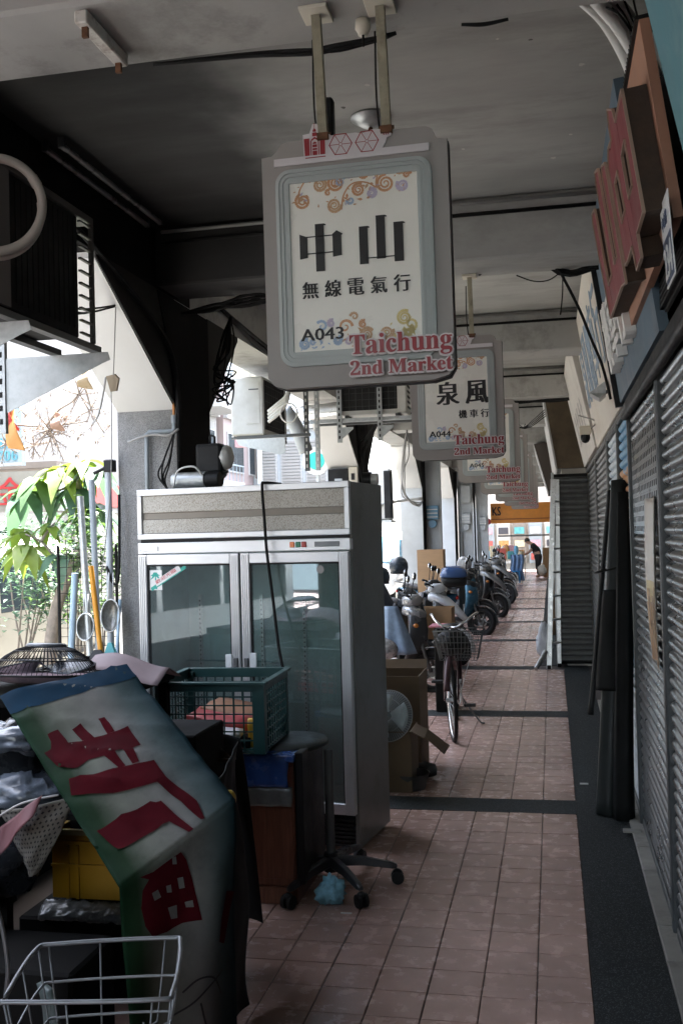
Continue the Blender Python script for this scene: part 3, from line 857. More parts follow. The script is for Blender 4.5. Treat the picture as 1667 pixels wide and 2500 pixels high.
zo = [[(.03, .10), (.24, .10), (.24, .02), (.40, .02), (.425, .11), (.59, .11), (.70, .12), (.72, .50), (.62, .535), (.494, .515), (.50, .56), (.46, .61), (.33, .55), (.31, .50), (.05, .49)], [(.17, .235), (.30, .235), (.30, .38), (.166, .38)], [(.448, .245), (.59, .245), (.60, .395), (.472, .395)]]
sh_ = [[(.78, .075), (.925, .10), (.96, .56), (.93, .585), (.80, .55)], [(.926, .10), (1.06, .105), (1.06, .225), (.936, .22)], [(1.061, .105), (1.235, .11), (1.25, .64), (1.21, .665), (1.075, .63)], [(1.236, .11), (1.44, .12), (1.44, .235), (1.24, .23)], [(1.441, .12), (1.60, .12), (1.70, .60), (1.66, .63), (1.49, .60)]]
so_ = [[(.78, .075), (.925, .10), (1.235, .11), (1.60, .12), (1.70, .60), (1.66, .63), (1.49, .60), (1.44, .235), (1.24, .23), (1.25, .64), (1.21, .665), (1.075, .63), (1.06, .225), (.936, .22), (.96, .56), (.93, .585), (.80, .55)]]
letter([tf(q) for q in zh], [tf(q) for q in zo], 'raised_letter'); letter([tf(q) for q in sh_], [tf(q) for q in so_], 'raised_letter')
# --- house number plate
F2 = board_frame(.372, 3.00, 2.43, .06)
t = thing('house_number_plate', 'white and navy house number plate reading 234 under the salmon board', 'number plate', (.352, 3.05, 2.40))
fbox(MB(), F2, 0, .20, 0, .25, 0, .004).build('plate', mat('plate_white', (.72, .74, .74), .4, var=.04), t, bev=.002)
fbox(MB(), F2, .008, .192, .008, .135, .0042, .0052).build('navy_field', mat('plate_navy', (.03, .06, .14), .4), t)
m_ = MB(); Fm = F2 @ Matrix(((-1, 0, 0, .19), (0, 1, 0, .02), (0, 0, 1, .0054), (0, 0, 0, 1)))
add_text(m_, '234', .1, Fm, .001, w=.17, h=.095, shifts=[(0, 0), (.004, 0), (-.004, 0)])
m_.build('number', mat('plate_white', (.72, .74, .74)), t)
m_ = MB(); add_text(m_, '中山路', .1, Fm @ Matrix.Translation((.02, .145, 0)), .001, w=.12, h=.045, shifts=[(0, 0), (.002, 0)])
m_.build('street_name', mat('plate_navy', (.03, .06, .14)), t)
# --- turquoise board nearest the camera
F3 = board_frame(.455, .9, 2.38, .2)
fbox(MB(), F3, 0, 1.98, 0, 1.05, -.06, 0).build('turquoise_signboard', mat('turquoise_paint', (.10, .25, .29), .55, var=.2, scale=2.5, dirt=(.25, .38, .40), dscale=3), bev=.004, label='plain turquoise signboard in the top right corner', cat='sign', group='signboards over the shops')
# --- black slatted awning under the salmon board
t = thing('slatted_awning', 'black slatted vent strip above the nearest shutter', 'awning', (.44, 2.2, 2.5))
for i in range(15):
    MB().box(.43, .445, 2.2, 4.22, 2.535 + i * .021, 2.535 + i * .021 + .012).build('slat', M_BLACK, t)
MB().box(.448, .46, 2.2, 4.22, 2.525, 2.87).build('backing', SH_BACK, t)
# upper dark wall strip behind the boards
MB().box(.50, .598, -7, 12.9, 2.565, 3.595).build('shop_upper_wall', M_DARK_SHADE, kind='structure')
# --- blue board with white raised characters
F4 = board_frame(.425, 4.0, 2.455, .14)
t = thing('blue_signboard', 'dark blue signboard with white raised characters next to the salmon one', 'sign', (.43, 4.28, 2.525), 0, 'signboards over the shops')
fbox(MB(), F4, 0, 2.24, 0, 1.0, -.04, 0).build('board', mat('slate_blue_paint', (.085, .135, .18), .5, var=.2, scale=4), t)
fbox(MB(), F4, 2.241, 2.28, -.02, 1.02, -.05, .03).build('edge_strip', M_BLACK, t)
flip = lambda u, v, d: Matrix(((-1, 0, 0, u), (0, 1, 0, v), (0, 0, 1, d), (0, 0, 0, 1)))
for i, ch in enumerate('機車行'):
    m_ = MB(); add_text(m_, ch, .1, F4 @ flip(1.92 - i * .44, .13, .002), .05, w=.38, h=.36, shifts=[(0, 0), (.014, 0), (-.014, 0), (.007, .006)])
    m_.build('raised_character', mat('raised_white', (.80, .80, .77), .5, var=.08), t)
# --- white board with blue brush characters
F5 = board_frame(.425, 6.30, 2.435, .16)
t = thing('white_signboard', 'white signboard with faded blue brush characters', 'sign', (.44, 6.34, 2.44), 0, 'signboards over the shops')
fbox(MB(), F5, 0, 3.12, 0, 1.06, -.05, 0).build('board', mat('yellowed_white', (.66, .62, .56), .6, var=.08, scale=3, dirt=(.45, .40, .34), dscale=3, damt=.5), t, bev=.004)
for i, ch in enumerate('泉風機車行'):
    m_ = MB(); add_text(m_, ch, .1, F5 @ flip(3.0 - i * .58, .34, .001), .004, w=.50, h=.52, shifts=[(0, 0), (.012, 0), (-.012, 0)])
    m_.build('painted_character', mat('faded_blue', (.24, .32, .42), .6, var=.3, scale=8, dirt=(.5, .5, .5), dscale=9), t)
# --- further whitish board with grey lettering
F6 = board_frame(.41, 9.46, 2.45, .21)
t = thing('pale_signboard', 'pale weathered signboard behind the security camera', 'sign', (.43, 8.70, 2.34), 0, 'signboards over the shops')
fbox(MB(), F6, 0, 3.1, 0, 1.06, -.06, 0).build('board', mat('weathered_board', (.58, .56, .52), .65, var=.1, scale=3, dirt=(.40, .36, .33), dscale=2.4, damt=.6), t, bev=.004)
for i in range(5):
    for j in range(3):
        R = random.Random(i * 7 + j)
        m_ = MB(); fbox(m_, F6, .5 + i * .45, .5 + i * .45 + R.uniform(.16, .30), .22 + j * .11, .25 + j * .11, .0005, .002)
        fbox(m_, F6, .56 + i * .45 + .05 * j, .60 + i * .45 + .05 * j, .2, .55, .0022, .003)
        m_.build('faded_stroke', mat('faded_grey', (.38, .36, .35), .6), t)
# --- projecting box sign with stained brown end
t = thing('box_sign', 'deep box sign with a stained brown end panel over the projecting shop', 'sign', (.2, 12.88, 2.47), 0, 'box signs beyond the ladder')
MB().add([(-.05, 12.88, 3.42), (.45, 12.88, 3.42), (.45, 12.88, 2.47), (.09, 12.88, 2.47), (-.05, 12.89, 3.42), (.45, 12.89, 3.42), (.45, 12.89, 2.47), (.09, 12.89, 2.47)],
         [(0, 1, 2, 3), (4, 7, 6, 5), (0, 4, 5, 1), (1, 5, 6, 2), (2, 6, 7, 3), (3, 7, 4, 0)]).build('end_panel', mat('stained_brown', (.16, .12, .075), .8, var=.35, scale=3, dirt=(.05, .038, .03), dscale=2.6, damt=.9), t)
MB().add([(-.07, 12.87, 3.42), (-.048, 12.87, 3.42), (.092, 12.87, 2.47), (.07, 12.87, 2.47), (-.07, 17.6, 3.42), (-.048, 17.6, 3.42), (.092, 17.6, 2.47), (.07, 17.6, 2.47)],
         [(0, 1, 2, 3), (4, 7, 6, 5), (0, 4, 5, 1), (1, 5, 6, 2), (2, 6, 7, 3), (3, 7, 4, 0)]).build('front_panel', M_WHITE, t)
MB().box(.09, .45, 12.9, 17.6, 2.465, 2.475).build('bottom_panel', M_DSTEEL, t)
t = thing('box_sign', 'second box sign with a dark end, beyond the brown one', 'sign', (-.2, 17.8, 2.4), 0, 'box signs beyond the ladder')
MB().add([(-.26, 17.8, 3.2), (-.03, 17.8, 3.22), (.06, 17.8, 2.42), (-.04, 17.8, 2.38), (-.26, 21, 3.2), (-.03, 21, 3.22), (.06, 21, 2.42), (-.04, 21, 2.38)],
         [(0, 1, 2, 3), (4, 7, 6, 5), (0, 4, 5, 1), (1, 5, 6, 2), (2, 6, 7, 3)]).build('end_panel', mat('dark_brown_board', (.07, .055, .045), .7), t)
MB().add([(-.275, 17.79, 3.2), (-.262, 17.79, 3.2), (-.042, 17.79, 2.38), (-.055, 17.79, 2.38), (-.275, 21, 3.2), (-.262, 21, 3.2), (-.042, 21, 2.38), (-.055, 21, 2.38)],
         [(0, 1, 2, 3), (4, 7, 6, 5), (0, 4, 5, 1), (1, 5, 6, 2), (2, 6, 7, 3), (3, 7, 4, 0)]).build('front_panel', M_WHITE, t)

# --- security camera and a small flood lamp on the boards
t = thing('security_camera', 'small ivory security camera with black dome on the pale board', 'camera', (.31, 9.0, 2.55))
MB().box(.26, .36, 8.95, 9.07, 2.52, 2.60).build('housing', M_IVORY, t, bev=.012, seg=2)
MB().sphere((.31, 9.0, 2.50), (.042, .042, .05)).build('dome', M_BLACK, t)
MB().tube([(.36, 9.0, 2.57), (.40, 9.0, 2.64), (.26, 9.05, 2.70)], .006, 6, sp=4).build('cable', M_GCABLE, t)
t = thing('flood_lamp', 'grey floodlight clamped to the white board', 'lamp', (.34, 6.5, 2.45))
MB().add([(.27, 6.80, 2.60), (.37, 6.70, 2.66), (.37, 6.70, 2.58), (.33, 6.72, 2.55), (.28, 7.0, 2.60), (.38, 6.9, 2.66), (.38, 6.9, 2.58), (.34, 6.92, 2.55)],
         [(0, 1, 2, 3), (7, 6, 5, 4), (0, 4, 5, 1), (1, 5, 6, 2), (2, 6, 7, 3), (3, 7, 4, 0)]).build('hood', M_STEEL, t)
MB().cyl((.36, 6.85, 2.60), (.43, 6.85, 2.62), .012, 8).build('bracket', M_DSTEEL, t)

# --- ladder, bag and rod beside the projecting shop
t = thing('stepladder', 'tall aluminium ladder leaning at the corner of the projecting shop', 'ladder', (-.02, 12.8, 0))
MB().beam((-.085, 12.62, .0), (.035, 12.74, 2.33), .028, .062, (1, 0, 0)).build('rail', M_ALU, t, bev=.003)
MB().beam((.040, 12.80, .0), (.085, 12.84, 2.33), .028, .05, (1, 0, 0)).build('rail', M_ALU, t, bev=.003)
for i in range(7):
    k = .13 + i * .125
    a = V(-.085, 12.62, 0).lerp(V(.035, 12.74, 2.33), k); b = V(.040, 12.80, 0).lerp(V(.085, 12.84, 2.33), k)
    MB().beam(a, b, .06, .022).build('rung', M_ALU, t)
for q in ((-.085, 12.62), (.04, 12.80)):
    MB().cbox((q[0], q[1], .022), (.05, .05, .044)).build('foot', M_RUBBER, t, bev=.006)
def crumple(c, r, seed, amp=.35, n=16, m=10, freq=2.2, flat=0.0):
    mb = MB(); vs = []; R = Vector((seed * 3.7, seed * 1.3, seed))
    mb.sphere((0, 0, 0), (1, 1, 1), n, m)
    out = []
    for q in mb.v:
        k = 1 + amp * noise.noise(q * freq + R) + amp * .5 * noise.noise(q * freq * 2.7 + R)
        p = Vector((q.x * r[0] * k, q.y * r[1] * k, q.z * r[2] * k))
        if flat and p.z < -r[2] * flat: p.z = -r[2] * flat
        out.append(p + Vector(c))
    mb.v = out
    return mb
crumple((-.13, 12.9, .30), (.11, .10, .22), 4, .4, flat=.9).build('plastic_bag', mat('white_plastic_film', (.62, .66, .70), .3, var=.1), label='white plastic bag hanging at the foot of the ladder', cat='bag')
MB().cyl((-.12, 12.55, .22), (-.24, 12.35, .035), .028, 10).build('grey_rod', M_STEEL, label='short grey tube lying by the ladder foot', cat='tube')
crumple((-.02, 15.2, .55), (.07, .2, .42), 9, .3, flat=.95).build('cloth_bundle', mat('tan_cloth', (.42, .29, .18), .9, var=.2), label='tan bundle stored behind the ladder', cat='bundle')

# --- rolled awnings leaning against the shutters
t = thing('rolled_awning', 'dark rolled awnings leaning together against the mural shutter', 'awning', (.3, 6.25, 0))
M_TARP = mat('dark_tarp', (.020, .024, .024), .5, spec=.25, var=.25, scale=9, stretch=(1, 1, .3), bump=.2, bscale=20)
def roll(p0, p1, r, seed, m, nm):
    mb = MB(); p0 = V(*p0); p1 = V(*p1); rings = []
    d = (p1 - p0).normalized(); a = d.orthogonal().normalized(); b = d.cross(a)
    for i in range(25):
        k = i / 24; c = p0.lerp(p1, k); ring = []
        for j in range(18):
            an = 2 * PI * j / 18
            q = V(math.cos(an), math.sin(an), k * 6 + seed)
            rr = r * (1 - .28 * k) * (1 + .16 * noise.noise(V(q.x * 1.5, q.y * 1.5, k * 2.2 + seed)) + .08 * math.sin(an * 5 + seed))
            ring.append(c + a * math.cos(an) * rr + b * math.sin(an) * rr)
        rings.append(ring)
    mb.loft(rings)
    return mb.build(nm, m, t)
roll((.275, 6.22, .0), (.428, 6.55, 2.0), .072, 1, M_TARP, 'roll')
roll((.36, 6.12, .0), (.435, 6.32, 1.92), .06, 5, mat('darker_tarp', (.007, .0075, .0075), .7, spec=.15), 'roll')
roll((.34, 6.30, .72), (.372, 6.40, 1.32), .105, 8, mat('darker_tarp', (.007, .0075, .0075), .7, spec=.15), 'black_bag')
roll((.20, 6.45, .55), (.37, 6.66, 1.95), .018, 3, M_BLACK, 'pole')
MB().tube([(.33 + .075 * math.cos(a), 6.45 + .075 * math.sin(a), 1.45 + .02 * math.cos(a)) for a in [i * PI / 6 for i in range(12)]], .006, 5, True).build('tie', M_CABLE, t)

# --- poster on the vent shutter
t = thing('poster', 'curling poster of brown towers under a pale sky on the vent shutter', 'poster', (.45, 4.72, 1.08))
def pp(u, v, d=0):
    return V(.452 - .020 * (2 * abs(u - .5)) ** 3 - .010 * math.sin(v * 3) - .012 * (1 - v) ** 3 * math.sin(u * 5) - d, 4.50 + .42 * u, 1.08 + .76 * v)
MB().sheet(lambda u, v: pp(u, v), 10, 16, -.0015).build('paper', mat('poster_pale', (.62, .58, .52), .5, var=.1, scale=4, dirt=(.45, .42, .4), dscale=6), t)
def band(u0, u1, v0, v1, d, nm, m):
    MB().grid(lambda u, v: pp(u0 + (u1 - u0) * u, v0 + (v1 - v0) * v, d), 6, 6).build(nm, m, t)
band(.03, .97, .36, .50, .0020, 'print_hill', mat('print_straw', (.58, .47, .22), .5, var=.2, scale=12))
band(.02, .98, .015, .37, .0024, 'print_town', mat('print_brown', (.30, .15, .055), .5, var=.45, scale=22, dirt=(.50, .33, .14), dscale=26, damt=.8))
for i, (u, w, h) in enumerate(((.08, .10, .45), (.24, .14, .40), (.44, .12, .47), (.63, .16, .41), (.84, .11, .45))):
    band(u, u + w, .1, h, .0030 + .0002 * i, 'print_tower', mat('print_tower', (.42, .25, .10), .5, var=.4, scale=40))
    band(u + .03, u + .05, .2, h - .05, .0042 + .0002 * i, 'print_window', mat('print_dark', (.12, .055, .02), .5))

# small litter on the granite
MB().box(.13, .185, 6.92, 6.945, .002, .008).build('paper_scrap', M_WHITEP, label='tiny white scrap on the dark granite', cat='scrap')
MB().box(.335, .435, 5.80, 5.845, .018, .03).build('wood_strip', M_LEDGE, label='short grey strip lying across the ledge tiles', cat='strip')

# ================================================================== CEILING DETAILS
M_TUBE = mat('tube_glass', (.16, .16, .155), .3)
t = thing('tube_light', 'pair of unlit fluorescent tubes on the dark ceiling at the left', 'lamp', (-2.2, 4.9, 3.55))
for x, y0, y1 in ((-2.262, 4.30, 5.50), (-2.17, 4.28, 5.48)):
    MB().cyl((x, y0, 3.552), (x, y1, 3.552), .0145, 10).build('tube', M_TUBE, t)
    for y in (y0, y1): MB().cbox((x, y, 3.565), (.03, .02, .05)).build('holder', M_DSTEEL, t)
t = thing('lamp_bracket', 'rusty white lamp bracket screwed under the front beam', 'bracket', (-1.28, 2.8, 3.23))
MB().box(-1.302, -1.262, 2.66, 2.95, 3.205, 3.244).build('channel', mat('flaking_white', (.62, .60, .55), .7, var=.15, dirt=(.16, .07, .03), dscale=16, damt=.9), t, bev=.004)
for y in (2.69, 2.92):
    MB().cbox((-1.282, y, 3.19), (.018, .012, .03)).build('contact', M_RUST, t)
t = thing('lamp_holder', 'white porcelain lamp holder with a black lead under the front beam', 'lamp holder', (-.505, 2.93, 3.2))
MB().lathe([(.0, .045), (.022, .045), (.024, .02), (.017, .008), (.015, 0), (0, 0)], 14, Matrix.Translation((-.505, 2.93, 3.199))).build('body', M_IVORY, t)
MB().cyl((-.505, 2.93, 3.165), (-.505, 2.93, 3.2), .004, 6).build('lead', M_CABLE, t)
t = thing('ceiling_canopy', 'round grey fan canopy on the ceiling behind the nearest sign', 'canopy', (-.745, 4.46, 3.55))
MB().lathe([(0, .048), (.09, .048), (.092, .04), (.05, .012), (.012, .0), (0, 0)], 22, Matrix.Translation((-.745, 4.46, 3.55))).build('dish', M_STEEL, t)
MB().tube([(-.745, 4.46, 3.55), (-.755, 4.46, 3.50), (-.74, 4.47, 3.46)], .01, 6, sp=3).build('hook', M_RUST, t)
MB().box(-.665, -.615, 2.98, 3.02, 2.93, 3.05).build('junction_box', M_BLACK, bev=.006, label='black junction box behind the left sign pole', cat='box')
# black cable bundles on the beam edges
R = random.Random(5)
def bundle(name, label, pts, r, n=5, spread=.02, sd=1, m=M_CABLE):
    R = random.Random(sd)
    t = thing(name, label, 'cables', tuple(pts[len(pts) // 2]))
    for i in range(n):
        q = [V(*p) + V(R.uniform(-1, 1), R.uniform(-1, 1), R.uniform(-1, 1)) * spread for p in pts]
        q[0] = V(*pts[0]); q[-1] = V(*pts[-1])
        MB().tube(q, r, 5, sp=5).build('cable', m, t)
    return t
bundle('cable_bundle', 'black cable bundle along the front beam behind the sign poles', [(-1.21, 3.03, 3.242), (-.9, 3.035, 3.238), (-.72, 3.035, 3.225), (-.6, 3.035, 3.222), (-.48, 3.035, 3.236), (-.42, 3.03, 3.243)], .006, 6, .009, 1)
bundle('cable_bundle', 'short black cable strip on the front beam at the right', [(-.22, 3.03, 3.243), (-.15, 3.033, 3.236), (-.08, 3.03, 3.241)], .005, 3, .004, 2)
bundle('cable_bundle', 'thick black cables along the second beam on the right', [(-.38, 6.04, 3.243), (-.1, 6.06, 3.42), (.1, 6.06, 3.225), (.3, 6.06, 3.24), (.48, 6.05, 3.24)], .009, 7, .014, 3)
bundle('cable_bundle', 'black cables stapled under the fourth beam', [(-.75, 12.0, 3.24), (-.3, 12.05, 3.22), (.1, 12.05, 3.23), (.4, 12.0, 3.24)], .010, 4, .02, 6)
MB().tube([(.10, 6.06, 3.22), (.2, 6.15, 3.02), (.27, 6.28, 2.86), (.335, 6.36, 2.70), (.38, 6.4, 2.5)], .009, 7, sp=5).build('drop_cable', M_CABLE, label='single black cable dropping from the second beam to the boards', cat='cable')
MB().tube([(.11, 6.07, 3.22), (.105, 6.08, 3.10), (.09, 6.09, 2.98)], .004, 5, sp=4).build('loose_wire', M_CABLE, label='thin loose wire hanging under the second beam', cat='wire')
MB().tube([(-.16, 6.07, 3.23), (-.06, 6.08, 3.19), (.03, 6.08, 3.19), (.1, 6.07, 3.23)], .004, 5, sp=5).build('loose_wire', M_CABLE, label='sagging wire loop under the second beam', cat='wire')
MB().tube([(-1.55, 5.58, 3.40), (-1.2, 5.55, 3.41), (-.95, 5.5, 3.43), (-.78, 5.4, 3.46), (-.6, 5.2, 3.56)], .005, 5, sp=5).build('loose_wire', M_CABLE, label='thin black wire sagging across the ceiling left of the sign', cat='wire')
t = thing('pipe_bundle', 'white flexible pipes under the ceiling at the top right', 'pipes', (.3, 3.8, 3.5))
for i, (dx, dz, r) in enumerate(((0, 0, .022), (.045, -.02, .026), (.02, .04, .02), (.075, .03, .018))):
    MB().tube([(.16 + dx, 3.62, 3.58 + dz * .3), (.24 + dx, 3.70, 3.53 + dz), (.31 + dx, 3.78, 3.44 + dz), (.36 + dx, 3.85, 3.34 + dz)], r, 10, sp=5).build('pipe', M_WHITEP, t)
for i in range(5):
    MB().tube([(.22 + .03 * i, 3.66, 3.57), (.28 + .02 * i, 3.6 + .02 * i, 3.50 - .01 * i), (.34, 3.68 + .02 * i, 3.45)], .004, 5, sp=4).build('wire', M_CABLE, t)
# distant ceiling wires
for i in range(4):
    MB().tube([(-.6 + .1 * i, 12.5 + .3 * i, 3.1), (-.3, 13.2 + .2 * i, 3.02 + .03 * i), (-.02, 12.95, 3.15 + .03 * i)], .006, 5, sp=4).build('loose_wire', M_CABLE, label=['upper', 'second', 'third', 'lowest'][i] + ' of the four wires strung to the brown box sign', cat='wire', group='wires strung to the box sign')

# flaked patches on the ceiling and beams
R = random.Random(77)
for i in range(16):
    x, y = R.uniform(-1.1, .25), R.uniform(3.15, 5.5); r_ = R.uniform(.006, .016)
    MB().add([V(x + r_ * R.uniform(.5, 1.3) * math.cos(a), y + r_ * R.uniform(.5, 1.3) * math.sin(a), 3.5985) for a in [k * PI / 4 for k in range(8)]], [tuple(range(8))]).build('paint_flake', mat('flake_pale', (.52, .5, .46), .8) if i % 3 else mat('flake_dark', (.10, .095, .085), .8), label='tiny chipped spot in the ceiling paint', cat='paint flake', group='chipped spots in the ceiling paint')
# ================================================================== DISPLAY FRIDGE
M_FALU = mat('brushed_trim', (.62, .63, .64), .38, metal=.7, var=.05, scale=5, rvar=.04)
M_FSIDE = mat('fridge_side', (.165, .17, .16), .42, metal=.3, var=.15, scale=3, dirt=(.08, .075, .06), dscale=4)
M_FPANEL = mat('speckled_laminate', (.50, .48, .43), .5, var=.08, speck=(.34, .31, .26), sscale=240, sth=.62, dirt=(.36, .32, .26), dscale=6)
M_FIN = mat('fridge_lining', (.56, .68, .67), .5, var=.08, scale=4, dirt=(.42, .46, .38), dscale=3, damt=.6)
fr_loc = (-2.352, 5.475, 0)
t = thing('display_fridge', 'two door glass display fridge with a speckled header panel', 'fridge', fr_loc, math.radians(-8))
W, DP, H = 1.305, .58, 2.0
def fb(nm, m, *bx, bev=.003, par=None, **k):
    mb = MB()
    for b in bx: mb.box(*b)
    return mb.build(nm, m, par or t, local=True, bev=bev, **k)
fb('side_wall', M_FSIDE, (W - .022, W, .03, DP, .02, H - .003)); fb('side_wall', M_FSIDE, (0, .022, .03, DP, .02, H - .003))
fb('back_wall', M_FIN, (.023, W - .023, DP - .03, DP - .002, .2, 1.64))
fb('inner_side', M_FIN, (.0225, .030, .045, DP - .031, .2, 1.64)); fb('inner_side', M_FIN, (W - .030, W - .0225, .045, DP - .031, .2, 1.64))
fb('inner_floor', M_FIN, (.031, W - .031, .045, DP - .031, .2, .225)); fb('inner_ceiling', M_FIN, (.031, W - .031, .045, DP - .031, 1.615, 1.64))
fb('roof', M_FSIDE, (.023, W - .023, .032, DP, 1.96, H - .006))
fb('motor_case', M_BLACK, (.023, W - .023, .06, DP - .01, .04, .198))
for i in range(7): fb('grille_slat', M_BLACK, (.03, W - .03, .035, .055, .03 + i * .022, .042 + i * .022), bev=0)
for x in (.05, W - .05):
    for y in (.08, DP - .06): MB().cyl((x, y, 0), (x, y, .045), .02, 10).build('foot', M_RUBBER, t, local=True)
# header
fb('header_frame', M_FALU, (0, W, .0, .03, 1.965, H)); fb('header_frame', M_FALU, (0, W, .0, .03, 1.712, 1.742)); fb('header_frame', M_FALU, (0, .03, .001, .029, 1.742, 1.965)); fb('header_frame', M_FALU, (W - .03, W, .001, .029, 1.742, 1.965))
fb('header_panel', M_FPANEL, (.031, W - .031, .012, .028, 1.865, 1.964)); fb('header_panel', M_FPANEL, (.031, W - .031, .012, .028, 1.743, 1.825))
fb('header_groove', mat('laminate_groove', (.25, .22, .18), .6), (.031, W - .031, .018, .03, 1.8255, 1.8645))
fb('light_slot', M_BLACK, (.01, W - .01, .02, .05, 1.692, 1.711), bev=0)
ctl = fb('control_strip', M_FALU, (0, W, .001, .045, 1.628, 1.691))
fb('name_badge', mat('badge_silver', (.55, .58, .6), .3, metal=.5), (.012, .135, -.003, .0008, 1.645, 1.672), par=ctl)
for i, (x, c) in enumerate(((.955, (.75, .22, .08)), (.990, (.05, .22, .12)), (1.025, (.45, .05, .04)))):
    fb('switch', mat('switch_%d' % i, c, .35), (x, x + .028, -.006, .0008, 1.647, 1.678), par=ctl)
fb('thermometer', mat('thermo_grey', (.22, .24, .25), .25), (1.10, 1.245, -.004, .0008, 1.648, 1.676), par=ctl)
# doors with ribbed aluminium frames
GL = glass_mat('fridge_glass', (.84, .93, .92), .02, .11)
for n_, (x0, x1) in enumerate(((.008, .648), (.658, W - .008))):
    d = MB().box(x0, x0 + .055, -.012, .028, .21, 1.622).build('door', M_FALU, t, local=True, bev=.003)
    fb('stile', M_FALU, (x1 - .055, x1, -.012, .028, .21, 1.622), par=d)
    fb('door_rail', M_FALU, (x0 + .0551, x1 - .0551, -.0115, .0275, 1.565, 1.6215), par=d); fb('door_rail', M_FALU, (x0 + .0551, x1 - .0551, -.0115, .0275, .2105, .27), par=d)
    for xs in (x0, x1 - .055):
        for j in range(4): fb('rib', M_FALU, (xs + .007 + j * .012, xs + .013 + j * .012, -.0155, -.0118, .22, 1.612), par=d, bev=0)
    fb('gasket', M_BLACK, (x0 + .0555, x0 + .064, -.004, .012, .271, 1.564), (x1 - .064, x1 - .0555, -.004, .012, .271, 1.564), (x0 + .064, x1 - .064, -.004, .012, 1.556, 1.564), par=d, bev=0)
    fb('pane', GL, (x0 + .064, x1 - .064, .002, .0055, .271, 1.556), par=d, bev=0)
    xh = x1 - .055 if n_ == 0 else x0
    fb('lock_tab', mat('clear_acrylic', (.62, .66, .66), .25), (xh - .035, xh + .005, -.024, -.013, .98, 1.06) if n_ == 0 else (xh + .05, xh + .09, -.024, -.013, .98, 1.07), par=d)
    fb('lock', M_DSTEEL, (xh + .015, xh + .040, -.028, -.012, .985, 1.04), par=d)
# perforated shelf standards on the back wall
for x in (.10, .52, .80, 1.09):
    sr = fb('shelf_standard', M_ALU, (x, x + .022, DP - .045, DP - .0305, .26, 1.36), bev=.001)
    mb = MB()
    for j in range(38): mb.box(x + .008, x + .014, DP - .0462, DP - .0448, .28 + j * .028, .29 + j * .028)
    mb.build('slot', M_BLACK, sr, local=True, kind='stuff')
MB().box(.03, .62, DP - .09, DP - .032, .95, .957).build('glass_shelf', GL, t, local=True)
# stickers on the panes
stk = fb('palm_sticker', mat('sticker_white', (.72, .72, .70), .4), (.076, .155, .0005, .0018, 1.42, 1.535), bev=0)
Fs = Matrix(((1, 0, 0, 0), (0, 0, -1, 0), (0, 1, 0, 0), (0, 0, 0, 1)))
pal = MB()
TEAL = mat('sticker_teal', (.02, .36, .29), .4)
cx, cz = .112, 1.502
for a in (20, 65, 115, 160, 200, -20, 90):
    c, s_ = math.cos(math.radians(a)), math.sin(math.radians(a)); l = .034
    pal.add([Fs @ V(cx, cz, .0), Fs @ V(cx + l * .5 * c - .008 * s_, cz + l * .5 * s_ + .008 * c, 0), Fs @ V(cx + l * c, cz + l * s_ - .012, 0), Fs @ V(cx + l * .5 * c + .006 * s_, cz + l * .5 * s_ - .006 * c, 0)], [(0, 1, 2, 3)])
pal.add([Fs @ V(cx - .003, cz, 0), Fs @ V(cx + .004, cz, 0), Fs @ V(cx + .012, 1.425, 0), Fs @ V(cx, 1.425, 0)], [(0, 1, 2, 3)])
pal.build('palm_print', TEAL, stk, local=True)
def diag(o0, o1, wa, nm, m, y=-.0004):
    (xa, za), (xb, zb) = o0, o1
    d = V(xb - xa, 0, zb - za).normalized(); q = V(-d.z, 0, d.x) * wa
    return MB().add([V(xa, y, za) - q, V(xb, y, zb) - q, V(xb, y, zb) + q, V(xa, y, za) + q], [(0, 1, 2, 3)]).build(nm, m, stk, local=True)
diag((.085, 1.424), (.31, 1.552), .010, 'sticker_band', TEAL)
diag((.112, 1.455), (.272, 1.546), .017, 'sticker_ribbon', mat('sticker_white', (.72, .72, .7)), -.0007)
dd = V(.16, 0, .091).normalized()
mt = Matrix(((dd.x, -dd.z, 0, .120), (0, 0, -1, -.001), (dd.z, dd.x, 0, 1.452), (0, 0, 0, 1)))
m_ = MB(); add_text(m_, '歡迎光臨', .03, mt, .0004, w=.15, h=.022, shifts=[(0, 0), (.001, 0)]); m_.build('sticker_text', mat('sticker_red', (.50, .05, .06), .4), stk, local=True)
MB().cyl((1.13, -.001, 1.525), (1.13, .0015, 1.525), .022, 18).build('round_sticker', mat('sticker_grey', (.30, .30, .29), .5), t, local=True)
# black cord over the fridge front
MB().tube([(-1.56, 5.75, 2.02), (-1.56, 5.42, 2.012), (-1.553, 5.335, 1.985), (-1.54, 5.32, 1.80), (-1.525, 5.30, 1.62), (-1.49, 5.28, 1.35), (-1.45, 5.22, 1.12), (-1.40, 5.15, .95), (-1.385, 5.1, .84), (-1.40, 5.05, .74)], .0085, 7, sp=6).build('power_cord', M_CABLE, label='black cord draped over the front of the display fridge', cat='cord')
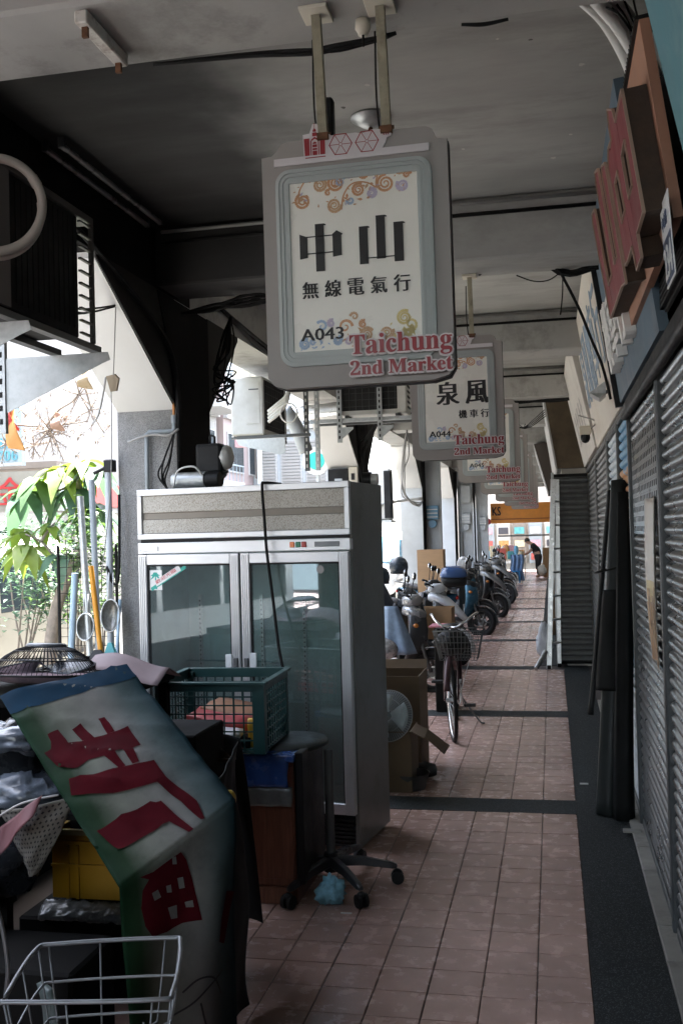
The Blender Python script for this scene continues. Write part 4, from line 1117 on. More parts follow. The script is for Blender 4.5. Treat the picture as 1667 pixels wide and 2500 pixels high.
# black lamp unit and small motor standing on the fridge
t = thing('work_lamp', 'black lamp with a clear lens standing on the fridge', 'lamp', (-2.0, 5.85, 2.0))
MB().box(-2.10, -1.935, 5.78, 5.94, 2.10, 2.285).build('housing', M_BLACK, t, bev=.02, seg=2)
MB().loft([[V(-1.935 + dx, 5.86 + r * math.cos(a), 2.20 + r * math.sin(a)) for a in [k * PI / 8 for k in range(16)]] for dx, r in ((-.02, .078), (.01, .078), (.035, .066), (.048, .03))]).build('lens', mat('clear_lens', (.55, .55, .52), .12, spec=.8), t)
MB().loft([[V(-2.08, 5.8, 2.10), V(-1.94, 5.8, 2.10), V(-1.94, 5.92, 2.10), V(-2.08, 5.92, 2.10)], [V(-2.06, 5.83, 2.03), V(-2.0, 5.83, 2.03), V(-2.0, 5.89, 2.03), V(-2.06, 5.89, 2.03)]], smooth=False).build('bracket', M_BLACK, t)
MB().tube([(-2.03, 5.86, 2.285), (-2.03, 5.86, 2.33), (-2.02, 5.86, 2.34), (-2.0, 5.86, 2.33), (-2.0, 5.86, 2.285)], .008, 6).build('hanging_ring', M_BLACK, t)
t = thing('small_motor', 'grey cylindrical motor lying on the fridge under the black lamp', 'motor', (-2.15, 5.82, 2.0))
MB().cyl((-2.24, 5.80, 2.062), (-2.02, 5.76, 2.062), .052, 16).build('body', M_STEEL, t)
MB().cyl((-2.02, 5.76, 2.062), (-1.93, 5.745, 2.062), .046, 14).build('end_cap', M_BLACK, t)
MB().cbox((-2.13, 5.78, 2.012), (.2, .1, .016)).build('base', M_DSTEEL, t)
MB().tube([(-2.22, 5.72, 2.02), (-2.18, 5.7, 2.12), (-2.08, 5.7, 2.14), (-2.03, 5.72, 2.08)], .006, 6, sp=5).build('lead', M_WHITEP, t)
t = thing('beacon', 'small dark beacon on a clear base at the right end of the fridge', 'lamp', (-1.03, 6.2, 2.0))
MB().cyl((-1.11, 6.0, 2.04), (-1.06, 6.0, 2.04), .045, 14).build('body', M_BLACK, t)
MB().cyl((-1.06, 6.0, 2.04), (-1.02, 6.0, 2.04), .034, 14).build('lens', mat('clear_lens', (.55, .55, .52)), t)
MB().cbox((-1.09, 6.0, 1.995), (.03, .05, .03)).build('foot', M_BLACK, t)

# ================================================================== GREEN CRATE ON THE SWIVEL STOOL
M_CRATE = mat('green_plastic', (.010, .052, .05), .42, var=.15)
ck = thing('plastic_crate', 'dark green mesh crate in front of the fridge holding red packets', 'crate', (-1.58, 4.68, .715), math.radians(2), 'plastic crates')
cw, cd, ch = .255, .24, .325
def cp(nm, f, par=ck, m=M_CRATE, bev=.002):
    mb = MB(); f(mb); return mb.build(nm, m, par, local=True, bev=bev)
def side(nm, a, b):
    # mesh wall from a to b (xy), with tapered bars
    A = V(*a, 0); B = V(*b, 0); n = 11
    o = cp(nm, lambda mb: mb.beam(A + V(0, 0, ch - .02), B + V(0, 0, ch - .02), .012, .04))
    mb = MB()
    for i in range(1, n):
        q = A.lerp(B, i / n); w = .0065 if i % 2 else .011
        mb.beam(q + V(0, 0, .012), q + V(0, 0, ch - .04), w, .006, (1, 0, 0))
    for j in range(7):
        z = .022 + j * .040
        mb.beam(A + V(0, 0, z), B + V(0, 0, z), .006, .006)
    mb.build('lattice_bars', M_CRATE, o, local=True, kind='stuff')
side('front_wall', (-cw, -cd), (cw, -cd)); side('back_wall', (-cw, cd), (cw, cd)); side('side_wall', (-cw, -cd), (-cw, cd)); side('side_wall', (cw, -cd), (cw, cd))
for sx in (-1, 1):
    for sy in (-1, 1):
        w2 = .055 if (sx > 0 and sy < 0) else .035
        cp('corner_post', lambda mb: mb.loft([[V(sx * (cw + .006) - (sx * w2 if u else 0), sy * (cd + .006) - (sy * w2 if v else 0), z) for u, v in ((0, 0), (1, 0), (1, .25), (.25, .25), (.25, 1), (0, 1))] for z in (0, ch - .012)], smooth=False), bev=0)
cp('rim', lambda mb: [mb.beam((-cw - .02, -cd - .008, ch), (cw + .02, -cd - .008, ch), .03, .012), mb.beam((-cw - .02, cd + .008, ch), (cw + .02, cd + .008, ch), .03, .012), mb.beam((-cw - .008, -cd, ch + .001), (-cw - .008, cd, ch + .001), .03, .012), mb.beam((cw + .008, -cd, ch + .001), (cw + .008, cd, ch + .001), .03, .012)])
cp('base', lambda mb: mb.box(-cw, cw, -cd, cd, 0, .01))
# packets inside
M_PRED = mat('packet_red', (.42, .035, .045), .3, var=.2, scale=20)
def packet(c, sz, rot, m, label):
    mb = MB(); mb.cbox((0, 0, 0), sz)
    bm = bmesh.new(); me = mb.mesh('red_packet', m)
    bm.from_mesh(me); bmesh.ops.subdivide_edges(bm, edges=bm.edges, cuts=3, use_grid_fill=True)
    for v in bm.verts: v.co += Vector(noise.noise_vector(v.co * 18 + Vector(c) * 9)) * .008
    bm.to_mesh(me); bm.free()
    for p in me.polygons: p.use_smooth = True
    o = bpy.data.objects.new('packet', me); COL.objects.link(o); o.location = c; o.rotation_euler = rot
    return tag(o, label, 'packet', 'packets in the green crate')
packet((-1.62, 4.55, .755), (.36, .16, .05), (.06, .02, .1), M_PRED, 'shiny red packet lying lowest in the green crate')
packet((-1.58, 4.64, .835), (.32, .16, .035), (.1, .12, -.15), mat('packet_crimson', (.36, .05, .05), .5), 'matt red folder sloping in the green crate')
packet((-1.72, 4.54, .80), (.17, .10, .03), (.3, -.1, .1), mat('packet_white', (.6, .6, .62), .4), 'white packet at the left of the green crate')
packet((-1.52, 4.52, .80), (.16, .09, .02), (.25, .05, -.1), mat('packet_white', (.6, .6, .62)), 'white slip on top of the red packet in the crate')
packet((-1.55, 4.78, .86), (.30, .20, .02), (.12, .16, -.2), mat('packet_brown', (.26, .13, .07), .7), 'brown card leaning at the back of the green crate')
packet((-1.39, 4.52, .80), (.04, .05, .13), (.05, 0, .1), mat('packet_yellow', (.62, .34, .03), .4), 'yellow box at the right corner of the green crate')
packet((-1.46, 4.53, .76), (.11, .10, .05), (0, .1, .2), M_BLACK, 'black pouch at the right of the green crate')

# cabinet with blue plastic drape
t = thing('wooden_cabinet', 'small reddish wood cabinet with blue plastic draped over its top', 'cabinet', (-1.33, 4.75, 0))
M_WOOD = mat('red_wood', (.17, .062, .034), .45, var=.28, scale=5, stretch=(14, 14, 1), dirt=(.25, .12, .07), dscale=5, damt=.5)
MB().box(-1.462, -1.21, 4.56, 4.98, .08, .655).build('carcass', M_WOOD, t, bev=.004)
MB().box(-1.455, -1.217, 4.552, 4.562, .115, .64).build('front_panel', M_WOOD, t, bev=.003)
MB().box(-1.47, -1.202, 4.545, 4.99, .0, .08).build('plinth', M_WOOD, t, bev=.004)
def drape(z0, y, w0, w1, ztop):
    def f(u, v):
        x = w0 + (w1 - w0) * u
        z = ztop - (ztop - z0) * v
        return V(x + .004 * math.sin(z * 40), y - .004 * math.sin(u * 17 + z * 9) - .012 * math.sin(PI * min(1, v * 4) / 2) - .004 * noise.noise(V(x * 20, z * 12, 3)), z)
    return f
MB().sheet(drape(.545, 4.548, -1.472, -1.232, .695), 18, 10, .002).build('blue_drape', mat('blue_film', (.03, .085, .28), .25, var=.15, scale=12), t)
MB().sheet(drape(.455, 4.546, -1.470, -1.215, .545), 18, 8, .001).build('clear_drape', mat('grey_film', (.16, .17, .16), .2, var=.2, scale=18), t)
MB().box(-1.475, -1.20, 4.535, 5.0, .657, .695).build('top', mat('blue_film', (.03, .085, .28)), t, bev=.01, seg=2)
MB().box(-1.205, -1.168, 4.56, 4.99, .09, .70).build('side_board', M_BLACK, t, bev=.004)

# swivel stool with five legs
t = thing('swivel_stool', 'black swivel stool with a five legged castor base', 'stool', (-1.10, 4.83, 0))
hub = V(-1.105, 4.83, .125)
MB().cyl((hub.x, hub.y, .07), (hub.x, hub.y, .16), .035, 14).build('hub', M_BLACK, t)
MB().cyl((hub.x, hub.y, .16), (hub.x, hub.y, .66), .022, 12).build('gas_column', M_DSTEEL, t)
for i, (px, py) in enumerate(((-1.235, 4.50), (-.905, 4.56), (-.79, 4.90), (-1.03, 5.18), (-1.41, 4.76))):
    e = V(px, py, .085)
    d = (e - hub).normalized(); q = V(-d.y, d.x, 0)
    rings = []
    for k, w, h in ((.04, .024, .026), (.5, .020, .022), (.92, .017, .016), (1.0, .012, .010)):
        c = hub.lerp(e, k) + V(0, 0, .012 * math.sin(PI * k))
        rings.append([c - q * w - V(0, 0, h), c + q * w - V(0, 0, h), c + q * w * .8 + V(0, 0, h * .8), c - q * w * .8 + V(0, 0, h * .8)])
    lg = MB().loft(rings, smooth=False).build('leg', mat('stool_plastic', (.028, .03, .034), .35), t, bev=.004)
    for s in (-1, 1):
        MB().cyl(V(px, py, .031) + q * s * .008, V(px, py, .031) + q * s * .026, .031, 16).build('caster', M_BLACK, lg)
    MB().sphere((px, py, .052), (.024, .024, .02)).build('caster_hood', M_BLACK, lg)
MB().loft([[V(-1.30 + a * math.cos(k * PI / 12), 4.84 + b * math.sin(k * PI / 12), z) for k in range(24)] for a, b, z in ((.02, .02, .665), (.16, .20, .668), (.19, .23, .685), (.185, .225, .702), (.10, .1, .7075), (.01, .01, .708))]).build('seat', mat('dark_vinyl', (.022, .03, .028), .5, bump=.2), t)

# blue crumpled paper and a sliver of plastic
crumple((-1.055, 4.59, .058), (.062, .052, .058), 12, .55, 26, 16, 2.6, flat=.98).build('crumpled_paper', mat('blue_tissue', (.22, .47, .58), .7, var=.3, scale=30), label='crumpled pale blue paper ball under the swivel stool', cat='paper')
MB().box(-.985, -.935, 4.472, 4.480, .001, .005).build('white_strip', M_WHITEP, label='thin white strip on the floor by the blue paper', cat='strip')

# ================================================================== DRAPED VINYL BANNER
BU = dict(p1=[[.216,.695],[.252,.684],[.24,.606],[.314,.565],[.417,.509],[.391,.404],[.278,.456],[.237,.485],[.194,.484],[.165,.5],[.151,.533],[.151,.575],[.157,.621],[.186,.628],[.206,.658]],
 p2=[[.289,.657],[.325,.659],[.315,.56],[.281,.584]], p3=[[.378,.63],[.399,.622],[.377,.532],[.354,.542]], l1=[[.279,.462],[.313,.445],[.299,.365],[.278,.373]], l2=[[.337,.432],[.366,.418],[.339,.345],[.319,.354]],
 b2=[[.142,.457],[.205,.414],[.262,.386],[.321,.348],[.375,.313],[.355,.22],[.318,.231],[.248,.275],[.2,.302],[.109,.397]], s2=[[.322,.241],[.357,.229],[.36,.082],[.33,.01],[.32,.015],[.321,.093]],
 b3=[[.08,.222],[.167,.213],[.262,.192],[.279,.159],[.263,.086],[.193,.094],[.077,.108]], s3=[[.261,.18],[.285,.166],[.28,.003],[.263,.003],[.253,.084]])
BL = dict(c=[[.064,-.017],[.108,-.022],[.161,-.042],[.207,-.057],[.226,-.03],[.243,.027],[.267,.158],[.209,.158],[.155,.169],[.129,.165],[.096,.162],[.071,.124],[.062,.071],[.07,.022],[.093,-.004]],
 h0=[[.099,.036],[.121,.032],[.132,.057],[.106,.06]], h1=[[.151,.03],[.17,.031],[.173,.055],[.155,.051]], h2=[[.193,.018],[.213,.019],[.219,.053],[.2,.052]], h3=[[.157,.096],[.191,.098],[.194,.138],[.171,.135]],
 h4=[[.218,.096],[.242,.095],[.245,.116],[.222,.113]], h5=[[.174,-.049],[.188,-.049],[.191,-.025],[.176,-.028]], r=[[.362,.096],[.407,.114],[.385,.163],[.349,.254],[.325,.24],[.335,.169]])
BO = V(-1.247, 2.72, .709)
BX = V(.548, .738, .3936).normalized(); BY = V(-.8284, .4135, .3778).normalized(); BN = BX.cross(BY).normalized()
if BN.z < 0: BN = -BN
BH = V(.596, .803, 0).normalized(); BN2 = V(BH.y, -BH.x, 0)
def bup(u, v, d=0.0):
    w = .016 * noise.noise(V(u * 5, v * 4, 1)) + .010 * (1 - min(1, abs(noise.noise(V(u * 7 + v * 4, v * 3 - u * 2, 9))) * 3.2)) ** 2 + .007 * math.sin(u * 16 + v * 6) * math.exp(-v * 6) + .006 * noise.noise(V(u * 16, v * 12, 5))
    w *= min(1, v * 9)
    return BO + BX * u + BY * v + BN * (w + d)
def blo(s, tt, d=0.0):
    # s along the fold, tt down; the fold itself climbs towards the right
    c = -.428 * s
    dn = max(0, tt - c)
    w = (.018 * math.sin(s * 22 + dn * 3) + .012 * noise.noise(V(s * 9, dn * 4, 2)) + .02 * dn * math.sin(s * 9)) * min(1, dn * 5)
    return BO + BH * s + V(0, 0, -tt) + BN2 * (w + d) 
t = thing('vinyl_banner', 'faded vinyl banner with huge dark red characters draped over a cart', 'banner', tuple(BO))
def vb_mat(plain=False):
    nm = 'banner_plain' if plain else 'banner_vinyl'
    if nm in _mc: return _mc[nm]
    m = mat(nm, (.155, .150, .138), .7, var=.15, spec=.08, scale=7, dirt=(.085, .083, .078), dscale=6, damt=.8, bump=.1, bscale=30)
    if plain: return m
    N = m.node_tree.nodes; L = m.node_tree.links
    at = N.new('ShaderNodeAttribute'); at.attribute_name = 'print_u'
    cr = N.new('ShaderNodeValToRGB'); e = cr.color_ramp.elements
    stops = [(0, (.03, .16, .07)), (.13, (.11, .24, .12)), (.32, (.9, .95, .85)), (.62, (1, 1, 1)), (.82, (.42, .58, .62)), (1, (.03, .14, .20))]
    e[0].position, e[0].color = 0, (*stops[0][1], 1); e[1].position, e[1].color = 1, (*stops[-1][1], 1)
    for p_, c_ in stops[1:-1]:
        q = e.new(p_); q.color = (*c_, 1)
    L.new(at.outputs['Fac'], cr.inputs[0])
    mx = N.new('ShaderNodeMix'); mx.data_type = 'RGBA'; mx.blend_type = 'MULTIPLY'; mx.inputs['Factor'].default_value = 1
    b = N['Principled BSDF']; src = b.inputs['Base Color'].links[0].from_socket
    L.new(src, mx.inputs['A']); L.new(cr.outputs[0], mx.inputs['B']); L.new(mx.outputs['Result'], b.inputs['Base Color'])
    return m
def set_u(o, nu, nv):
    at = o.data.attributes.new('print_u', 'FLOAT', 'POINT')
    one = [i / nu for j in range(nv + 1) for i in range(nu + 1)]
    at.data.foreach_set('value', (one + one)[:len(o.data.vertices)])
OUT = [(0, 0), (.447, 0), (.618, .782), (.209, .984)]
def q4(u, v):
    a = V(*OUT[0], 0).lerp(V(*OUT[1], 0), u); b = V(*OUT[3], 0).lerp(V(*OUT[2], 0), u)
    p = a.lerp(b, v)
    return p
up_ = MB().sheet(lambda u, v: bup(q4(u, v).x, q4(u, v).y), 30, 50, .0025).build('upper_sheet', vb_mat(), t)
lo_ = MB().sheet(lambda u, v: blo(.0 + .412 * u + .02 * v * (1 - u), -.428 * .412 * u + v * (.78 + .0 * u)), 30, 44, -.0025).build('hanging_sheet', vb_mat(), t)
set_u(up_, 30, 50); set_u(lo_, 30, 44)
MB().grid(lambda u, v: bup(q4(u, .89 + .11 * v).x, q4(u, .89 + .11 * v).y, .0022), 24, 6).build('blue_end', mat('banner_navy', (.006, .026, .05), .7, spec=.08, var=.2), up_)
M_BRED = mat('banner_red', (.055, .005, .008), .8, spec=.03, var=.25, scale=8)
def print_poly(par, fn, poly, d, m, nm):
    me = bpy.data.meshes.new(nm); bm = bmesh.new()
    f = bm.faces.new([bm.verts.new((a, b, 0)) for a, b in poly])
    bmesh.ops.triangulate(bm, faces=[f])
    for _ in range(4):
        le = [e for e in bm.edges if e.calc_length() > .028]
        if not le: break
        bmesh.ops.subdivide_edges(bm, edges=le, cuts=1)
        bmesh.ops.triangulate(bm, faces=bm.faces[:])
    off = origin_of(par)
    for v in bm.verts: v.co = fn(v.co.x, v.co.y, d) - off
    bm.to_mesh(me); bm.free(); me.materials.append(m)
    for p in me.polygons: p.use_smooth = True
    o = bpy.data.objects.new(nm, me); COL.objects.link(o); o.parent = par
    return o
for i, (k, p) in enumerate(BU.items()):
    if k == 's3': p = [(x, max(y, .004)) for x, y in p]
    print_poly(up_, bup, p, .0032 + .0003 * i, M_BRED, 'red_stroke')
for i, (k, p) in enumerate(BL.items()):
    p = [(x, max(y, -.428 * x + .006)) for x, y in p]
    print_poly(lo_, blo, p, .0035 + .0004 * i, vb_mat(True) if k[0] == 'h' else M_BRED, 'red_stroke' if k[0] != 'h' else 'stroke_gap')
mb = MB(); d_ = 0
for pts in ([(.20, .36), (.25, .33), (.30, .34), (.33, .40)], [(.16, .42), (.22, .40), (.28, .36), (.34, .33)], [(.25, .40), (.27, .48), (.32, .52), (.33, .60)], [(.20, .47), (.25, .55), (.22, .64)]):
    pp = smoothpath([V(a, b, 0) for a, b in pts], 6)
    for a, b in zip(pp, pp[1:]):
        q = V(-(b - a).y, (b - a).x, 0).normalized() * .003
        mb.add([blo((a - q).x, (a - q).y, .004), blo((b - q).x, (b - q).y, .004), blo((b + q).x, (b + q).y, .004), blo((a + q).x, (a + q).y, .004)], [(0, 1, 2, 3)])
mb.build('line_drawing', M_SINK, lo_)

# cart under the banner and table behind it
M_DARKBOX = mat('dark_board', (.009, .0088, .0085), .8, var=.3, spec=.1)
t = thing('cart', 'dark cart hidden under the draped banner', 'cart', (-1.6, 3.4, 0))
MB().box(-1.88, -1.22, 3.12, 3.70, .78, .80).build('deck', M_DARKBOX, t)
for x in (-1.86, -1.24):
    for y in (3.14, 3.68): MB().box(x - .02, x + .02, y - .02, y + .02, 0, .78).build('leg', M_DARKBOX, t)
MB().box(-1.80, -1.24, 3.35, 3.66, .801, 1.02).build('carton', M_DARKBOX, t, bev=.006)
MB().sheet(lambda u, v: V(-1.125 + .015 * math.sin(v * 9 + u * 3) + .03 * v * (.5 + .5 * math.sin(u * 8)) + .015 * noise.noise(V(u * 5, v * 5, 7)), 3.02 + .44 * u, .98 - .93 * v - .12 * (1 - u) * (1 - v)), 30, 26, .003).build('black_cloth', mat('black_cloth', (.012, .012, .013), .8, var=.2), label='black cloth hanging behind the banner at its right side', cat='cloth')
MB().sheet(lambda u, v: V(-1.62 + .42 * u, 3.72 + .25 * v + .02 * math.sin(u * 9), .93 - .02 * math.sin(u * 6) - .8 * v ** 1.3), 16, 16, .003).build('dark_tarpaulin', mat('black_cloth', (.012, .012, .013)), label='dark tarpaulin heap between the banner and the cabinet', cat='tarpaulin')
t = thing('clamp', 'brown wooden clamp on the dark heap in front of the green crate', 'clamp', (-1.28, 3.62, .9))
MB().loft([[V(-1.28 + a * math.cos(k * PI / 6), 3.62 + .02 * math.sin(k * PI / 6), z) for k in range(12)] for a, z in ((.085, .885), (.06, .905), (.035, .925), (.032, .96), (.02, .975))]).build('handle', mat('dark_wood', (.05, .026, .014), .5), t)
MB().cbox((-1.27, 3.61, .88), (.17, .05, .012)).build('jaw', mat('dark_wood', (.05, .026, .014)), t, bev=.003)
MB().sphere((-1.045, 3.12, .865), (.022, .03, .03)).build('yellow_knob', mat('yellow_plastic', (.50, .33, .03), .45, var=.15), label='small yellow knob showing behind the right edge of the banner', cat='knob')

t = thing('work_table', 'dark table behind the banner holding the fan grille', 'table', (-2.1, 4.0, 0))
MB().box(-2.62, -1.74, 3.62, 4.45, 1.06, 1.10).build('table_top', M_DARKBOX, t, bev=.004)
for x in (-2.58, -1.78):
    for y in (3.66, 4.41): MB().box(x - .02, x + .02, y - .02, y + .02, 0, 1.06).build('leg', M_DARKBOX, t)
t = thing('fan_grille', 'black electric fan head lying face up on the table', 'fan', (-2.13, 3.95, 1.15), rot=(-.10, .02, 0))
mb = MB()
def dome(a, k, z0=.0):
    r = .24 * k
    return V(r * math.cos(a), r * math.sin(a), z0 + .125 * (1 - k ** 2.6))
for i in range(72):
    a = 2 * PI * i / 72
    mb.tube([dome(a, k) for k in (.28, .5, .7, .85, .95, 1.0)], .0017, 4)
mb.build('grille_wires', M_BLACK, t, local=True, kind='stuff')
for k, r in ((.55, .0022), (.78, .0028), (1.0, .005)):
    MB().tube([dome(2 * PI * i / 40, k) for i in range(40)], r, 6, True).build('ring', M_BLACK, t, local=True)
MB().lathe([(0, .132), (.075, .130), (.085, .124), (.085, .112), (0, .11)], 24).build('hub_cap', mat('fan_badge', (.10, .11, .12), .3), t, local=True)
for i in range(3):
    a0 = 2 * PI * i / 3
    MB().sheet(lambda u, v: V((.04 + .17 * v) * math.cos(a0 + (u - .5) * 1.3), (.04 + .17 * v) * math.sin(a0 + (u - .5) * 1.3), .03 + .05 * (u - .5)), 8, 6, .003).build('blade', mat('fan_blade', (.05, .06, .08), .3), t, local=True)
MB().lathe([(.24, .0), (.22, -.02), (.15, -.035), (.06, -.04), (0, -.04)], 30).build('back_cage', mat('mauve_cloth', (.30, .22, .25), .8, var=.4, scale=14, dirt=(.05, .09, .16), dscale=9), t, local=True)
MB().sphere((-.19, -.15, -.012), .016).build('clip', M_CHROME, t, local=True)
MB().sheet(lambda u, v: V(-1.98 + .36 * u, 3.98 + .28 * v - .04 * u, 1.155 + .055 * (1 - abs(2 * v - 1)) + .02 * math.sin(u * 5) - .03 * u), 12, 8, .003).build('pink_card', mat('pink_card', (.22, .165, .17), .7, var=.15), label='curled pinkish card lying beside the fan head', cat='card')

# ================================================================== CLUTTER AT THE LEFT EDGE
t = thing('plastic_crate', 'yellow ribbed crate half hidden behind the banner', 'crate', (-1.76, 3.6, .36), 0, 'plastic crates')
M_YC = mat('yellow_crate', (.34, .17, .006), .4, var=.12)
MB().box(-1.90, -1.50, 3.55, 3.57, .36, .615).build('front_wall', M_YC, t); MB().box(-1.90, -1.50, 3.80, 3.82, .36, .615).build('back_wall', M_YC, t)
MB().box(-1.90, -1.885, 3.57, 3.80, .36, .615).build('side_wall', M_YC, t); MB().box(-1.515, -1.50, 3.57, 3.80, .36, .615).build('side_wall', M_YC, t); MB().box(-1.89, -1.51, 3.56, 3.81, .355, .37).build('base', M_YC, t)
for x in (-1.84, -1.80, -1.60): MB().box(x, x + .012, 3.540, 3.550, .36, .56).build('rib', M_YC, t)
MB().box(-1.90, -1.50, 3.538, 3.5495, .565, .578).build('rib', M_YC, t); MB().box(-1.90, -1.50, 3.538, 3.5495, .48, .49).build('rib', M_YC, t)
MB().box(-1.905, -1.495, 3.535, 3.5505, .60, .62).build('rim', mat('dusty_yellow', (.36, .30, .17), .6), t)
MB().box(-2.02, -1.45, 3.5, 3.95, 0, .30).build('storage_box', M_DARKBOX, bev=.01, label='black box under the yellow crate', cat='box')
film = mat('crinkled_film', (.12, .125, .12), .22, var=.3, scale=30)
def film_fn(u, v): return V(-1.93 + .45 * u, 3.49 - .02 * math.sin(v * 3) + .30 * (1 - v) * .2, .352 - .055 * v + .010 * noise.noise(V(u * 16, v * 9, 1)) + .006 * noise.noise(V(u * 40, v * 30, 4)))
MB().sheet(film_fn, 40, 10, .001).build('plastic_film', film, label='silvery plastic film tucked under the yellow crate', cat='film')
M_BAG = mat('black_bag_film', (.016, .018, .022), .28, var=.3, scale=10)
crumple((-1.98, 3.35, .86), (.22, .20, .20), 21, .45, 22, 14, 2.2).build('rubbish_bag', M_BAG, label='upper glossy black plastic bag at the left edge', cat='bag', group='black plastic bags at the left edge')
crumple((-2.0, 3.15, .62), (.24, .2, .2), 33, .45, 22, 14, 2.0).build('rubbish_bag', M_BAG, label='lower black plastic bag heaped at the left edge', cat='bag', group='black plastic bags at the left edge')
crumple((-1.90, 3.28, 1.02), (.16, .12, .05), 45, .5, 22, 14, 2.6).build('silver_film', mat('grey_blue_film', (.13, .15, .18), .25, var=.4, scale=14), label='pale crinkled plastic on top of the black bags', cat='film')
crumple((-1.82, 3.22, .84), (.15, .12, .07), 51, .5, 22, 14, 2.6).build('silver_film', mat('grey_blue_film', (.13, .15, .18)), label='second piece of crinkled plastic lower on the black bags', cat='film')
# checkered bag
t = thing('checkered_bag', 'beige bag with a black dotted check hanging at the left', 'bag', (-1.70, 3.1, .6))
def cb(u, v, d=0):
    w = .26 * (1 - v) ** .8 + .015
    x = -1.695 - .02 * v + (u - .5) * w
    return V(x, 3.08 - .05 * math.sin(PI * u) * (1 - v * .5) - d + .012 * noise.noise(V(u * 6, v * 6, 2)), .845 - .235 * v + .055 * (u - .5) * (1 - v))
bag = MB().sheet(cb, 22, 22, -.004).build('cloth', mat('beige_check', (.20, .185, .16), .75, var=.1), t)
mb = MB()
for i in range(13):
    for j in range(14):
        u, v = .05 + i * .072 + (.036 if j % 2 else 0), .05 + j * .066
        if u > .95: continue
        du, dv = .020, .022
        mb.add([cb(u - du, v, .0035), cb(u, v - dv, .0035), cb(u + du, v, .0035), cb(u, v + dv, .0035)], [(0, 1, 2, 3)])
mb.build('check_print', mat('check_black', (.03, .028, .03), .7), bag, kind='stuff')
MB().tube([(-1.83, 3.04, .80), (-1.72, 3.02, .86), (-1.6, 3.04, .885)], .004, 6, sp=4).build('edging', mat('pale_edging', (.5, .48, .46), .6), t)
MB().sheet(lambda u, v: V(-1.78 + .16 * u, 2.98 + .03 * math.sin(u * 6) - .06 * v, .79 + .11 * u - .10 * v * (1 - u * .5)), 10, 8, .003).build('pink_cloth', mat('pink_cloth', (.16, .06, .065), .7, var=.2), label='pink cloth strip with a slot hanging at the left edge', cat='cloth')
MB().box(-2.3, -1.42, 2.75, 3.05, 0, .44).build('storage_box', M_DARKBOX, bev=.01, label='dark low box under the checkered bag', cat='box')
MB().sheet(lambda u, v: V(-1.46 + .06 * u + .02 * math.sin(v * 5), 2.66 - .05 * u, .46 - .36 * v), 6, 10, .02).build('pale_sleeve', mat('dull_teal', (.07, .09, .085), .6), label='dull teal cylinder wrap standing in the dark corner at lower left', cat='wrap')
# wire basket in front
M_BASK = mat('dull_wire', (.22, .225, .23), .42, metal=.6)
t = thing('wire_basket', 'bare wire basket at the bottom left corner', 'basket', (-.97, 2.0, .55))
rim = [(-1.10, 1.855, .80), (-1.155, 2.07, .80), (-1.12, 2.115, .80), (-.89, 2.18, .80), (-.845, 2.155, .80), (-.775, 1.93, .80), (-.80, 1.885, .80), (-1.07, 1.835, .80)]
MB().tube(rim, .005, 8, True, sp=5).build('rim', M_BASK, t)
ctr = V(-.965, 2.0, .62)
def shrink(p, k, z): return V(ctr.x + (p.x - ctr.x) * k, ctr.y + (p.y - ctr.y) * k, z)
rp = smoothpath([V(*p) for p in rim], 5, True)
for k, z in ((.93, .72), (.86, .645)):
    MB().tube([shrink(p, k, z) for p in rp], .003, 6, True).build('ring_wire', M_BASK, t)
for i in range(0, len(rp), 3):
    p = rp[i]
    MB().tube([p, shrink(p, .93, .72), shrink(p, .84, .625), shrink(p, .5, .62)], .0024, 5).build('wire', M_BASK, t)
for i in range(4):
    a = shrink(rp[2 + i * 4], .84, .622); b = shrink(rp[-3 - i * 4], .84, .622)
    MB().tube([a, b], .0024, 5).build('wire', M_BASK, t)
MB().box(-1.22, -.80, 1.83, 2.12, 0, .60).build('storage_box', M_DARKBOX, bev=.01, label='dark box standing under the wire basket', cat='box')
MB().tube([(-1.62, 2.42, .78), (-1.50, 2.42, .785), (-1.46, 2.43, .74), (-1.44, 2.44, .60), (-1.45, 2.44, .50)], .006, 6, sp=5).build('metal_hoop', M_BASK, label='bent metal handle bar at the left edge above the basket', cat='handle')
# ================================================================== AIR CONDITIONERS AND COLUMN CLUTTER
M_ACBLK = mat('coil_black', (.005, .005, .005), .8)
M_ACW = mat('ac_white', (.58, .58, .55), .5, var=.06, dirt=(.40, .38, .34), dscale=5, damt=.4)
t = thing('air_conditioner', 'big outdoor air conditioner seen from its black coil side at the left', 'air conditioner', (-2.05, 3.6, 2.56), 0, 'outdoor air conditioners under the arcade edge')
MB().box(-2.20, -1.915, 3.02, 3.90, 2.565, 3.09).build('cabinet', M_ACBLK, t, bev=.006)
MB().box(-1.914, -1.90, 3.03, 3.33, 2.57, 3.10).build('side_panel', mat('ac_grey', (.13, .12, .115), .5), t)
MB().box(-2.205, -1.897, 3.02, 4.02, 3.075, 3.105).build('top_edge', mat('ac_edge', (.045, .042, .036), .5), t, bev=.003)
MB().box(-1.915, -1.898, 4.00, 4.02, 2.56, 3.075).build('corner_post', mat('ac_edge', (.045, .042, .036)), t)
for i in range(10):
    z = 2.585 + i * .0525
    MB().box(-1.914, -1.900, 3.90, 4.00, z, z + .008).build('guard_bar', mat('ac_edge', (.045, .042, .036)), t)
for i in range(13):
    MB().box(-1.9149, -1.911, 3.35 + i * .042, 3.36 + i * .042, 2.60, 3.06).build('coil_fin', M_ACBLK, t)
